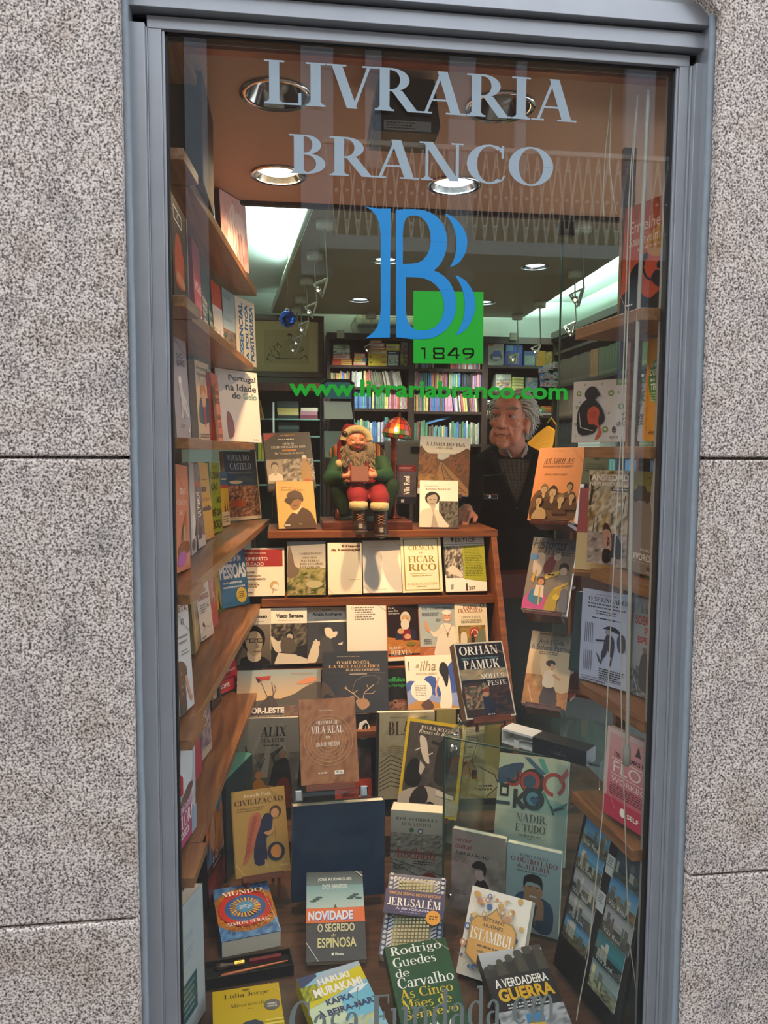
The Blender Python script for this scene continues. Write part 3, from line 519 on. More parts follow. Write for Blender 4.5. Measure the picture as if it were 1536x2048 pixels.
cover('papa', 'cream book with red serif heading above an icon-style painting', '#efe4c6', lambda a: (a.T('PAPA',.26,.87,.7,.94,'#a43a26','r'), a.T('FRANCISCO',.1,.80,.86,.87,'#a43a26','r'), a.T('LOUVAI A DEUS',.2,.70,.78,.735,'#8a6f4a','r'), a.S(.18,.6,.84,.68,3,'#8a7a60'), a.O(.86,.93,.07,'#8a6f4a'), a.O(.86,.93,.04,'#efe4c6'), a.R(.08,.06,.92,.56,'#a07a35'), a.N(.08,.06,.92,.56,['#8c6a28','#c29a4a','#6d6a3a','#4a4a38'],6,10,8,4), a.O(.58,.42,.17,'#b9443a'), a.O(.58,.42,.11,'#efe0c4'), a.O(.58,.42,.08,'#a8402f'), a.P([(.14,.2),(.16,.42),(.3,.44),(.34,.3),(.26,.16)],'#e9dcc0',1), a.P([(.46,.12),(.48,.4),(.56,.36),(.6,.1)],'#3a342c',1), a.P([(.6,.1),(.66,.4),(.88,.48),(.9,.08)],'#7c8468',1)))
# ---------- third row
cover('timor', 'landscape photo book with a red flag leaning against driftwood at dusk', '#8b7c66', lambda a: (a.G(0,.38,1,1,'#8fa3a8','#e0b981'), a.P([(.0,.0),(.0,.36),(.45,.44),(1,.40),(1,0)],'#57503f'), a.P([(.5,.40),(.68,.52),(.82,.66),(1,.74),(1,.36)],'#5b4d33',1), a.N(0,.0,1,.3,['#3c2c1d','#6a4d33','#8a6a48','#4d3a28'],5,20,8,7), a.P([(.12,.1),(.38,.5),(.42,.5),(.56,.1)],'#4a3826'), a.L([(.255,.86),(.38,.4)],.012,'#2c1a12'), a.P([(.215,.86),(.40,.885),(.385,.80),(.3,.795),(.255,.74)],'#a8321f'), a.P([(.215,.86),(.28,.80),(.25,.745)],'#1c1712'), a.L([(.40,.3),(.43,.55),(.41,.75)],.016,'#5a4733'), a.L([(.42,.45),(.46,.62),(.44,.7)],.012,'#5a4733'), a.P([(.7,.72),(.86,.84),(.96,.8),(.86,.72)],'#d98d5a',1), a.T('ABEL NOLASCO',.64,.9,.9,.94,'#b2a58c','s'), a.T('TIMOR-LESTE',.02,.16,.56,.27,Wt,'x'), a.T('O PARAÍSO QUASE PERDIDO',.06,.09,.56,.13,'#d9c9a8','s'), a.S(.1,.02,.6,.06,1,'#d9c9a8')), 'photo_book')
cover('coa', 'shiny wrapped dark book with antlers and horse engraving drawn in fine lines', '#1e1812', lambda a: (a.N(0,0,1,1,['#15110d','#241c15','#1b1511','#2c231a'],8,10,10,3), a.S(.22,.90,.68,.92,1,'#8a7a62'), a.T('O VALE DO CÔA',.22,.79,.72,.85,'#d8b98a','r'), a.T('E A ARTE PALEOLÍTICA',.1,.725,.88,.785,'#d8a86a','r'), a.T('DE AR LIVRE EM PORTUGAL',.36,.67,.88,.71,'#d8b98a','r'), a.R(.1,.64,.96,.643,'#7a6a52'), a.R(.42,.615,.68,.625,'#c9bca2'), a.L([(.5,.5),(.62,.58),(.78,.6),(.88,.54),(.84,.46),(.76,.44)],.005,'#8f8164'), a.L([(.5,.5),(.46,.36),(.5,.28)],.005,'#8f8164'), a.L([(.34,.4),(.48,.3),(.58,.2)],.013,'#c9a37a'), a.L([(.4,.24),(.5,.27)],.01,'#c9a37a'), a.L([(.38,.36),(.36,.42)],.01,'#c9a37a'), a.L([(.47,.3),(.54,.36)],.01,'#c9a37a'), a.L([(.62,.2),(.64,.32),(.78,.44)],.013,'#c9a37a'), a.L([(.64,.3),(.76,.3),(.8,.34)],.01,'#c9a37a'), a.L([(.7,.38),(.68,.44)],.01,'#c9a37a'), a.P([(.52,.2),(.66,.22),(.72,.12),(.62,.04),(.54,.1)],'#a87f58',1), a.P([(0,.5),(.14,.38),(.2,.25),(.06,.3),(0,.2)],'#4a3826',1)), 'photo_book')
cover('anfibios', 'dark green field guide with green lettering above a frog, half hidden', '#231f1a', lambda a: (a.T('Anfíbios',.2,.70,.94,.81,'#3fb55a','b'), a.T('de Portugal',.24,.56,.94,.65,'#3fa552','b'), a.E(.7,.14,.5,.15,'#7a4a3a'), a.N(.3,.02,1,.24,['#8c5a48','#b88a72','#5a352a','#c9a08a'],3,12,8,8), a.O(.55,.22,.1,'#a87a62'), a.O(.55,.22,.04,K)), 'field_guide')
cover('ilha', 'cream illustrated book with a long-haired woman in white by blue waves', '#f1e6cf', lambda a: (a.P([(.35,.55),(.5,.62),(.7,.54),(.84,.78),(1,.86),(1,.2),(.4,.2)],'#3b55a0',1), a.P([(0,.5),(.2,.52),(.5,.4),(1,.42),(1,.1),(0,.1)],'#3f5aa6',1), a.P([(0,.34),(.3,.38),(.6,.24),(1,.3),(1,.0),(0,.0)],'#8ea0cf',1), a.P([(0,0),(0,.1),(.3,.2),(.6,.12),(.8,.1),(1,.03),(1,0)],'#c08a3a',1), a.P([(.25,.1),(.4,.2),(.5,.06),(.36,.0)],'#5c3a22',1), a.P([(.62,.04),(.66,.3),(.58,.56),(.66,.7),(.82,.68),(.86,.5),(.84,.04)],'#f3e7d2',1), a.L([(.64,.6),(.56,.36),(.57,.24)],.03,'#d9a888'), a.P([(.7,.84),(.66,.7),(.72,.58),(.78,.4),(.84,.6),(.84,.78),(.78,.86)],'#1f1612',1), a.O(.28,.36,.21,'#f3ebda'), a.S(.16,.26,.42,.46,7,'#9a8f7c'), a.T('a',.2,.78,.27,.84,'#a08e6a','i'), a.T('ilha',.28,.72,.6,.9,'#a08e6a','i'), a.T('MAYTE ALVARADO',.2,.645,.62,.68,'#a08e6a','s'), a.R(.06,.72,.075,.9,K)))
cover('pamuk', 'thick dark novel with white border and bold serif author name, leaning on the glass case', '#d9cfba', lambda a: (a.R(.025,.02,.975,.98,'#1f2028'), a.N(.03,.02,.97,.45,['#1c1d27','#2a2933','#54382c','#15161d'],4,16,16,5), a.N(.03,.5,.97,.64,['#b09a72','#7a7a70','#c7a878'],7,12,5,4), a.P([(.03,.1),(.03,.42),(.4,.46),(.6,.34),(.5,.14),(.2,.04)],'#3a2c28',1), a.N(.05,.12,.55,.42,['#7a2a24','#c09a72','#2a3040','#54604a','#1d1a20'],6,14,14,9), a.P([(.38,.04),(.4,.26),(.5,.3),(.56,.24),(.58,.04)],'#232c44'), a.E(.47,.31,.06,.04,'#b98a6a'), a.R(.42,.33,.52,.37,'#8a2a24'), a.R(.5,.0,.6,.12,'#1b2033'), a.T('ORHAN',.08,.83,.87,.95,Wt,'r'), a.T('PRÉMIO NOBEL DA LITERATURA',.1,.775,.86,.80,'#7fb0c0','s'), a.T('PAMUK',.12,.64,.86,.76,Wt,'r'), a.T('NOITES',.42,.505,.9,.57,Wt,'r'), a.T('de',.42,.42,.5,.46,'#bfae90','q'), a.T('PESTE',.54,.41,.92,.475,Wt,'r'), a.S(.44,.03,.62,.055,1,Wt), a.L([(.62,.97),(.975,.83)],.008,'#a88a70')), 'hardcover_book', '#8a6a50')
# ---------- bottom row of comics and stands
cover('alix', 'grey-green comic album with a robed figure raising an axe below a serif title', '#6d6a5e', lambda a: (a.G(0,.3,1,1,'#8b887c','#77746a'), a.N(0,0,1,.62,['#3a382f','#6d6a5e','#55534a','#8b887c'],3,14,14,4), *[a.P([(.5+.06*i,.95),(.56+.06*i,.95),(.5+.18*i,.35),(.38+.16*i,.35)],'#8f8c80') for i in (-2,0,2)], a.T('ALIX',.34,.80,.76,.905,'#26231d','r'), a.T('SENATOR',.36,.735,.74,.78,'#26231d','r'), a.S(.4,.69,.7,.715,1,'#3a372f'), a.P([(.52,.05),(.56,.4),(.62,.52),(.78,.56),(.86,.42),(.9,.05)],'#2c2a28',1), a.P([(.6,.05),(.68,.3),(.84,.32),(.92,.0)],'#6a2e1c',1), a.E(.73,.60,.06,.04,'#8a6a52'), a.L([(.62,.5),(.56,.58),(.68,.66)],.02,'#3a332c'), a.L([(.52,.6),(.7,.68)],.012,'#2c2620'), a.P([(.64,.66),(.72,.7),(.71,.65)],'#4a463e'), a.P([(.24,.0),(.26,.26),(.36,.34),(.48,.26),(.5,.0)],'#b07a2a',1), a.E(.36,.38,.06,.045,'#b07a4a'), a.L([(.44,.26),(.6,.25)],.02,'#b07a4a'), a.L([(.3,.56),(.38,.46),(.44,.56)],.008,'#33302a'), a.L([(.12,.7),(.16,.6),(.22,.64)],.015,'#33302a'), a.N(0,0,.5,.1,['#8a3a1a','#c97a2a','#4a2a1a'],2,8,4,5)), 'comic_album')
cover('vilareal', 'brown book with tree ring pattern and white title, on the clear stand', '#94613f', lambda a: (a.N(0,0,1,1,['#85542f','#9c6a42','#a8754c','#7d4e2d'],2,16,20,7), *[a.ring(.5,.5,.06*i,.06*i+.012,'#b98a5c',0,360,26) for i in range(1,8)], a.T('Vila Baganha',.36,.845,.6,.865,'#e5d5b5','r'), a.T('HISTÓRIA DE',.3,.69,.68,.74,Wt,'r'), a.T('VILA REAL',.2,.585,.76,.67,Wt,'r'), a.T('NA',.45,.52,.53,.55,Wt,'r'), a.T('IDADE MÉDIA',.28,.43,.7,.49,Wt,'r'), a.S(.3,.11,.5,.14,1,Wt), a.R(.58,.1,.74,.145,Wt), a.S(.6,.11,.72,.135,2,'#3a2a1a')), 'hardcover_book', '#7a4c2c')
cover('hexcomic', 'black comic album with a white hexagon badge behind the tree ring book', '#17120f', lambda a: (a.P([(.62,.78),(.7,.9),(.88,.93),(.99,.84),(.95,.72),(.75,.70)],Wt), a.L([(.78,.76),(.82,.87),(.9,.88),(.88,.77),(.78,.76)],.03,K), a.N(.0,.26,1,.6,['#2a1f1c','#4a3430','#1c1614'],6,8,8,4), a.R(0,.02,1,.26,'#b13a22'), a.N(0,.02,1,.14,['#7a1f14','#c94a2a','#401410'],4,8,4,5)), 'comic_album')
cover('blast', 'sand coloured comic album with scribbled landscape and dark cloth spine', '#cdbf98', lambda a: (a.R(0,0,.045,1,'#2b3134'), a.N(.05,.45,1,1,['#c3b58e','#d5c9a6','#b3a57e'],3,12,10,4), *[a.L([(.06,.1+.045*i),(.25,.16+.05*i),(.5,.12+.045*i),(.75,.2+.04*i),(1,.15+.04*i)],.009,'#5c4a2c') for i in range(8)], *[a.L([(.06,.5+.03*i),(.3,.55+.02*i),(.6,.5+.03*i)],.006,'#8a7a52') for i in range(4)], a.T('BLAST',.2,.74,.82,.9,'#5c4026','r'), a.T('eliot toracão',.22,.935,.5,.955,'#5c4026','s'), a.S(.74,.93,.9,.95,1,'#8a7a52')), 'comic_album', '#2b3134')
cover('khaki', 'khaki comic album with a line-drawn soldier in a cap', '#b3a25f', lambda a: (a.R(.52,0,1,1,'#a8954f'), a.R(.3,.8,.46,1,K), a.T('K',.33,.86,.4,.94,Wt,'x'), a.P([(.3,.66),(.34,.78),(.62,.76),(.66,.64),(.5,.6)],'#c2b27a',1), a.L([(.3,.66),(.34,.78),(.62,.76),(.66,.64),(.3,.66)],.007,K), a.L([(.32,.7),(.65,.68)],.007,K), a.P([(.36,.64),(.36,.5),(.44,.4),(.58,.44),(.64,.62)],'#c9ba84',1), a.L([(.36,.64),(.35,.5),(.44,.4),(.56,.43),(.64,.62)],.007,K), a.L([(.38,.55),(.44,.56)],.008,K), a.L([(.5,.57),(.58,.58)],.008,K), a.L([(.42,.46),(.52,.47)],.008,K), a.L([(.46,.55),(.44,.5),(.48,.5)],.006,K), a.P([(.2,0),(.26,.26),(.44,.36),(.66,.4),(.98,.3),(1,0)],'#bfae72',1), a.L([(.26,.0),(.3,.24),(.46,.4)],.007,K), a.L([(.56,.42),(.68,.2),(.9,.06)],.008,K), a.P([(.66,.36),(.92,.26),(.99,.14),(.8,.02),(.66,.2)],'#d8c79a',1), a.L([(.66,.36),(.92,.26),(.99,.14),(.8,.02)],.01,K), a.R(.56,.22,.64,.32,'#2c2618'), a.S(.68,.08,.9,.16,2,K), a.L([(.5,.38),(.54,.26),(.48,.2)],.006,K)), 'comic_album')
cover('paularego', 'tilted yellow-bordered book with a grey etching of dancing animals', '#d6bb2c', lambda a: (a.R(.05,.035,.95,.965,'#4e4a46'), a.N(.05,.035,.95,.965,['#45423f','#5a5652','#4e4a46','#3a3734'],3,16,20,8), a.P([(.05,.035),(.05,.2),(.5,.3),(.95,.2),(.95,.035)],'#b9b3a8',1), a.P([(.25,.82),(.36,.8),(.42,.66),(.46,.54),(.38,.56),(.3,.66)],'#d9d3c8',1), a.L([(.3,.7),(.2,.66)],.012,'#d9d3c8'), a.L([(.4,.62),(.5,.66)],.012,'#d9d3c8'), a.P([(.58,.36),(.56,.6),(.62,.8),(.76,.82),(.82,.66),(.76,.36)],'#2a2725',1), a.L([(.6,.76),(.46,.78)],.03,'#2a2725'), a.P([(.08,.3),(.1,.5),(.24,.58),(.36,.44),(.3,.28)],'#242220',1), a.P([(.3,.56),(.4,.5),(.34,.4),(.3,.44)],'#c9c3b8'), a.P([(.2,.1),(.26,.24),(.4,.3),(.5,.2),(.44,.1)],'#33302d',1), a.E(.55,.1,.08,.045,'#1d1b1a'), a.P([(.62,.28),(.92,.24),(.92,.2),(.62,.22)],'#d9d3c8'), a.T('PAULA REGO',.26,.90,.74,.94,Wt,'r'), a.T('Rimas de Berço',.22,.845,.84,.895,Wt,'q')), 'hardcover_book', '#6f8a2e', hard=True)
cover('bluebook', 'large plain dark blue hardback standing upright with faint title', '#24405f', lambda a: (a.N(0,0,1,1,['#22364e','#283f5a','#24394f'],2,10,10,4), a.T('CANCELAR OS',.42,.70,.72,.745,'#1a2c44','s'), a.T('TRATADOS',.5,.655,.8,.695,'#1a2c44','s')), 'hardcover_book', '#1c3048', hard=True)
cover('civil', 'ochre book with a stooping robed figure holding compasses over a globe', '#b3924c', lambda a: (a.R(0,0,.02,1,'#8a6d30'), a.T('Kenneth Clark',.24,.915,.74,.955,'#f0e4c6','r'), a.T('CIVILIZAÇÃO',.06,.815,.96,.90,'#4a3018','r'), a.S(.1,.745,.66,.80,2,'#8a6a34'), a.P([(.36,.14),(.4,.44),(.52,.62),(.62,.7),(.74,.66),(.7,.5),(.6,.4),(.58,.14)],'#1f2446',1), a.P([(.14,.15),(.2,.24),(.26,.5),(.34,.68),(.5,.72),(.52,.6),(.42,.44),(.36,.3),(.22,.16)],'#b5654a',1), *[a.L([(.18+.03*i,.2+.02*i),(.3+.02*i,.48),(.4+.02*i,.68)],.006,'#7a3a2a') for i in range(4)], a.E(.8,.71,.11,.07,'#5a3422'), a.E(.79,.69,.075,.055,'#c9966a'), a.P([(.56,.48),(.7,.5),(.8,.56),(.78,.52),(.66,.44)],'#c9966a',1), a.L([(.77,.54),(.77,.3)],.006,'#8a6a34'), a.O(.76,.245,.16,'#20263f'), a.O(.76,.245,.1,'#c07a36'), a.P([(.68,.2),(.7,.3),(.8,.32),(.86,.25),(.8,.17)],'#d08a42',1), a.L([(.56,.17),(.56,.1),(.6,.09)],.02,'#c9a37a'), a.T('Gradiva',.82,.07,.96,.095,'#e0cf9c','q'), a.L([(.02,.16),(.16,.02)],.006,'#d9c898'), a.L([(.7,.99),(.99,.82)],.006,'#8d7436')), 'paperback', '#6d5524')
cover('auschwitz', 'thick grey boxed pair of novels with red blackletter title', '#9b9a8e', lambda a: (a.G(0,.62,1,1,'#b3b0a2','#8f8e84'), a.T('JOSÉ RODRIGUES',.1,.87,.9,.92,'#4a4a42','r'), a.T('DOS SANTOS',.22,.80,.78,.85,'#4a4a42','r'), a.P([(.4,.77),(.43,.72),(.36,.75),(.44,.75),(.37,.72)],'#2c6a4a'), a.O(.41,.745,.045,'#2c6a4a'), a.O(.58,.735,.055,'#3a5f78'), a.O(.58,.735,.03,'#c9c6b8'), a.N(0,.46,1,.7,['#6a6a62','#85847a','#4e4e48','#9b9a8e'],4,18,10,7), a.R(0,.36,1,.46,'#55544c'), a.N(0,0,1,.42,['#75746a','#8d8c82','#66655c'],3,12,12,5), a.L([(0,.34),(1,.16)],.012,'#4a4942'), a.L([(0,.3),(.8,.05)],.012,'#4a4942'), a.T('Auschwitz',.06,.36,.9,.50,'#8a241c','q'), a.S(.44,.28,.92,.34,2,'#2a2a26'), a.S(.06,.2,.5,.28,3,'#2a2a26'), a.O(.75,.07,.17,'#7a2420')), 'boxed_novels', '#8d8c80', 'auschwitz_top')
cover('libertacao', 'mauve-grey novel with a woman in a black hat seen from behind', '#958781', lambda a: (a.N(0,0,1,.72,['#83756f','#a09188','#8d7f79','#75675f'],5,12,14,4), a.T('sándor',.06,.855,.38,.915,'#7c2230','q'), a.T('márai',.06,.775,.38,.84,'#7c2230','q'), a.T('LIBERTAÇÃO',.07,.69,.7,.745,'#2c2224','q'), a.S(.07,.6,.36,.67,3,'#6a5c58'), a.P([(.36,0),(.42,.3),(.52,.44),(.66,.42),(.74,.26),(.74,0)],'#1f191a',1), a.P([(.46,.54),(.46,.46),(.54,.42),(.62,.46),(.62,.54)],'#b09a90',1), a.P([(.38,.585),(.48,.66),(.62,.65),(.66,.56),(.62,.48),(.58,.56),(.46,.56)],'#1b1617',1), a.S(.08,.2,.3,.26,2,'#6a5c58')), 'paperback')
cover('alegria', 'pale blue book with a smiling man resting his chin on both hands', '#aab6be', lambda a: (a.G(0,0,1,1,'#9fb0ba','#b9c2c6'), a.T('JOÃO BAIÃO',.24,.87,.76,.915,'#5a6470','r'), a.T('O OUTRO LADO',.08,.80,.94,.86,'#8c2a3c','r'), a.T('da ALEGRIA',.2,.735,.8,.79,'#8c2a3c','r'), a.S(.2,.69,.82,.72,1,'#6a7078'), a.P([(.16,.28),(.24,.44),(.5,.46),(.84,.38),(.9,.18),(.84,.04),(.64,.02),(.4,.14)],'#3f5878',1), a.P([(.36,.54),(.36,.42),(.48,.32),(.62,.36),(.68,.54)],'#c58d6e',1), a.P([(.34,.5),(.34,.64),(.5,.69),(.66,.66),(.68,.52),(.62,.58),(.4,.59)],'#1d1817',1), a.R(.42,.535,.48,.545,'#4a2a20'), a.R(.55,.535,.61,.545,'#4a2a20'), a.R(.45,.42,.58,.44,'#efe2d6'), a.P([(.56,.12),(.6,.34),(.66,.42),(.72,.34),(.7,.14)],'#c58d6e',1), a.P([(.34,.4),(.4,.5),(.44,.4),(.4,.32)],'#c58d6e',1), a.P([(.56,.14),(.8,.02),(.86,.16),(.72,.18)],'#35506e',1)))
cover('nadir', 'tall white book with abstract red and blue letter shapes, inside the glass case', '#b9c2c6', lambda a: (a.R(0,.46,1,.96,'#b4c3c8'), a.G(0,0,1,.46,'#b0bac0','#bcc4c8'), a.P([(.5,.5),(.7,.6),(1,.55),(1,.46),(.4,.47)],'#8fb3bf',1), a.O(.22,.78,.14,'#a8303a'), a.P([(0,.84),(.3,.92),(.36,.88),(.2,.74),(0,.7)],'#2a4676',1), a.ring(.21,.78,.06,.1,'#1c2233',200,420), a.O(.5,.745,.18,'#1a1c26'), a.O(.47,.745,.14,'#a8303a'), a.O(.46,.745,.09,'#2c4a72'), a.ring(.8,.745,.11,.16,'#a8353a',-60,270), a.P([(.86,.8),(.98,.92),(1,.86),(.9,.76)],'#b04a4a'), a.P([(.36,.98),(.44,.98),(.68,.84),(.62,.82)],'#33608a'), a.P([(.56,.98),(.64,.98),(.72,.86),(.66,.84)],'#4fa0ac'), a.R(0,.5,.2,.53,'#243a52'), a.R(.04,.58,.17,.7,'#1b1c24'), a.R(.07,.6,.14,.66,'#c9cfd0'), a.P([(.24,.48),(.24,.66),(.3,.66),(.3,.58),(.44,.7),(.48,.66),(.34,.56),(.44,.5),(.38,.47),(.29,.53),(.29,.48)],'#20222c'), a.O(.53,.585,.15,'#16243a'), a.ring(.52,.585,.03,.09,'#4f86ae',30,300), a.P([(.47,.58),(.62,.6),(.54,.53)],'#2456a0'), a.L([(.66,.66),(.8,.5),(1,.58)],.02,'#3a7f98'), a.L([(.78,.54),(.82,.46)],.02,'#1d2c4a'), a.L([(.82,.5),(.96,.54)],.02,'#1d2c4a'), a.T('NADIR,',.3,.355,.74,.435,'#4e5a62','r'), a.T('E TUDO',.3,.27,.72,.34,'#4e5a62','r'), a.S(.36,.22,.7,.25,1,'#6a747a'), a.S(.48,.2,.56,.215,1,'#6a747a')), 'photo_book')
# ---------- floor of the window
cover('mundo', 'thick book with concentric orange, red and blue rings lying near the pen box', '#31609c', lambda a: (a.N(0,0,1,1,['#2a5490','#3f76b4','#6fa0cc','#274a80'],2,18,22,14), a.E(.5,.52,.6,.42,'#b9782c'), *[a.P([(.5+.45*math.cos(t),.52+.3*math.sin(t)),(.5+.62*math.cos(t+.06),.52+.42*math.sin(t+.06)),(.5+.45*math.cos(t+.12),.52+.3*math.sin(t+.12))],'#d8862c') for t in [i*.26 for i in range(24)]], a.E(.5,.52,.47,.34,'#c03528'), a.E(.5,.52,.36,.25,'#2f5a98'), a.N(.24,.4,.76,.64,['#2f5a98','#5c8cc4','#274a80'],5,12,10,12), *[a.P([(.5+.16*math.cos(t),.52+.1*math.sin(t)),(.5+.27*math.cos(t+.1),.52+.19*math.sin(t+.1)),(.5+.27*math.cos(t+.22),.52+.19*math.sin(t+.22)),(.5+.16*math.cos(t+.16),.52+.1*math.sin(t+.16))],('#e08a26','#d9b62a')[i%2]) for i, t in enumerate([k*.2618 for k in range(24)])], a.E(.5,.52,.16,.105,'#3f8ab8'), a.S(.4,.48,.62,.56,3,'#cfe0ea'), a.T('O',.44,.915,.53,.95,'#7a4a16','r'), a.T('MUNDO',.14,.77,.86,.855,Wt,'r'), a.T('SIMON SEBAG',.14,.2,.86,.26,Wt,'r'), a.T('MONTEFIORE',.14,.105,.88,.155,'#7a3f10','r'), a.L([(.84,1),(.98,.0)],.005,'#d9d2c2')), 'hardcover_book', '#31609c')
cover('espinosa', 'dark grey novel with an orange novelty band across a misty green cover', '#3e3a36', lambda a: (a.G(0,.56,1,1,'#2f3a3c','#8fa8a4'), a.G(0,.58,1,.84,'#6f9a9c','#b3c6bd'), a.R(0,0,1,.42,'#3d3833'), a.T('JOSÉ RODRIGUES',.2,.885,.8,.935,'#c9d0c8','b'), a.T('DOS SANTOS',.28,.80,.72,.85,'#c9d0c8','b'), *[a.E(.12+.05*i,.66+.02*(i%3),.06,.012,'#33504a') for i in range(3)], *[a.E(.76+.05*i,.68+.02*(i%3),.06,.012,'#33504a') for i in range(4)], a.P([(.46,.56),(.5,.62),(.54,.56)],'#5a4632'), a.R(-.015,.41,1.015,.575,'#dd6a1e'), a.T('NOVIDADE',.04,.43,.81,.535,'#59579a','x'), a.T('NOVIDADE',.03,.44,.8,.545,'#e4dfe6','x'), a.T('O SEGREDO',.19,.31,.82,.4,'#d5cda0','b'), a.T('de',.42,.255,.5,.295,'#cfc28a','q'), a.T('ESPINOSA',.19,.14,.84,.245,'#d8cf8c','b'), a.T('Planeta',.48,.055,.62,.085,Wt,'b'), a.O(.44,.07,.022,Wt), a.L([(-.0,.2),(.2,.0)],.01,'#c9c4b8'), a.L([(.88,1.0),(1,.93)],.012,'#c9c4b8')), 'paperback', '#2f2b28')
cover('jerusalem', 'thick tile-patterned book with a dark blue title band', '#8d8f8c', lambda a: (a.R(0,0,1,1,'#4c5570'), *[a.O(.05,.03+.06*i,.03,'#b8bdc2') for i in range(17)], *[a.O(.95,.03+.06*i,.03,'#b8bdc2') for i in range(17)], a.R(.1,.05,.9,.95,'#d5d6d2'), *[a.L([(.1,.05+.045*i),(.18,.09+.045*i)],.012,'#2c3558') for i in range(19)], *[a.L([(.82,.05+.045*i),(.9,.09+.045*i)],.012,'#2c3558') for i in range(19)], *[a.L([(.12+.075*i,.9),(.18+.075*i,.95)],.012,'#2c3558') for i in range(10)], a.R(.19,.09,.81,.89,'#8a8462'), *[a.R(.205+.06*i,.1+.042*j,.245+.06*i,.128+.042*j,'#b5ad88') for i in range(10) for j in range(19)], a.R(0,.42,1,.72,'#2b2d5c'), a.T('SIMON SEBAG MONTEFIORE',.06,.655,.94,.695,'#b98a4a','b'), a.T('JERUSALÉM',.05,.52,.95,.64,Wt,'r'), a.T('A BIOGRAFIA',.2,.475,.78,.505,'#c9c6d8','b'), a.S(.28,.44,.72,.465,1,'#8a8ab0'), a.O(.84,.42,.12,'#e09a2c'), a.S(.77,.39,.92,.45,2,'#5a3a1a')), 'paperback', '#55607a')
def floral(a):
    r = random.Random(3)
    for i in range(70):
        u, v = r.uniform(.04,.96), r.uniform(.03,.97); c = r.choice(['#44649c','#d2a34c','#c98a5a','#5a79ae','#e0bd72']); k = r.uniform(.025,.055)
        a.O(u, v, k, c, 9)
        if i % 2: a.O(u, v, k*.5, '#f0e8d8', 8)
        a.L([(u,v),(u+r.uniform(-.08,.08),v+r.uniform(-.05,.05)),(u+r.uniform(-.1,.1),v+r.uniform(-.06,.06))],.006,r.choice(['#d2955a','#6a86b4','#c9a86a']))
cover('istambul', 'white floral book with an ochre arched panel', '#ece4d4', lambda a: (floral(a), a.P([(.12,.24),(.12,.6),(.2,.68),(.36,.7),(.44,.76),(.5,.82),(.56,.76),(.64,.7),(.8,.68),(.88,.6),(.88,.24),(.7,.16),(.3,.16)],'#9a7a3a'), a.P([(.14,.25),(.14,.595),(.21,.665),(.37,.685),(.45,.745),(.5,.795),(.55,.745),(.63,.685),(.79,.665),(.86,.595),(.86,.25),(.7,.175),(.3,.175)],'#d9a04a'), a.T('BETTANY',.32,.645,.68,.685,'#5c4326','b'), a.T('HUGHES',.34,.58,.66,.62,'#5c4326','b'), a.T('ISTAMBUL',.15,.42,.85,.55,Wt,'r'), a.S(.3,.34,.7,.39,1,'#6a4c26'), a.T('TRÊS CIDADES',.3,.29,.7,.32,'#6a4c26','b')), 'paperback', '#d9cdb6')
cover('rodrigo', 'dark green book with large white and yellow serif lettering', '#23492c', lambda a: (a.N(0,0,1,1,['#1f4228','#28512f','#234a2c'],2,10,10,5), a.T('Rodrigo',.08,.87,.9,.985,Wt,'r'), a.T('Guedes',.08,.765,.76,.865,Wt,'r'), a.T('de',.08,.66,.3,.745,Wt,'r'), a.T('Carvalho',.08,.545,.96,.655,Wt,'r'), a.T('As Cinco',.08,.44,.9,.535,'#d9b530','r'), a.T('Mães de',.08,.335,.84,.43,'#d9b530','r'), a.T('Serajevo',.08,.22,.9,.325,'#d9b530','r'), *[a.P([(.2+.1*i,.02),(.2+.1*i,.14),(.23+.1*i,.18),(.26+.1*i,.14),(.27+.1*i,.02)],'#e4e0d4') for i in range(6)], a.L([(.8,1),(1,.86)],.006,'#b9b29e')), 'paperback', '#1c3a22')
cover('guerra', 'grey war book with soldiers in a row and yellow block lettering', '#6c6e70', lambda a: (a.G(0,.7,1,1,'#b6b8ba','#8d9092'), a.P([(0,.8),(.2,.84),(.5,.88),(.8,.95),(1,.92),(1,.5),(0,.5)],'#3a3a38',1), *[a.O(.12+.16*i,.82+.035*i,.045+.008*i,'#4b4a42') for i in range(6)], *[a.P([(.04+.16*i,.64),(.06+.16*i,.78+.03*i),(.18+.16*i,.78+.03*i),(.22+.16*i,.64)],('#33332f','#4a483e')[i%2]) for i in range(6)], a.G(0,.3,1,.7,'#2c2c2c','#232324'), a.T('A VERDADEIRA',.1,.56,.92,.66,Wt,'b'), a.T('GUERRA',.1,.40,.95,.55,'#d9a82a','x'), a.S(.18,.31,.84,.38,2,'#c9c9c9'), a.N(0,0,1,.3,['#3a3b3c','#8a8c8e','#b6b8ba','#55575a'],4,14,10,4), a.P([(.36,.06),(.4,.24),(.66,.24),(.64,.06)],'#3f7fae'), a.R(.4,.06,.64,.14,'#c9a83a')), 'paperback', '#26221c')
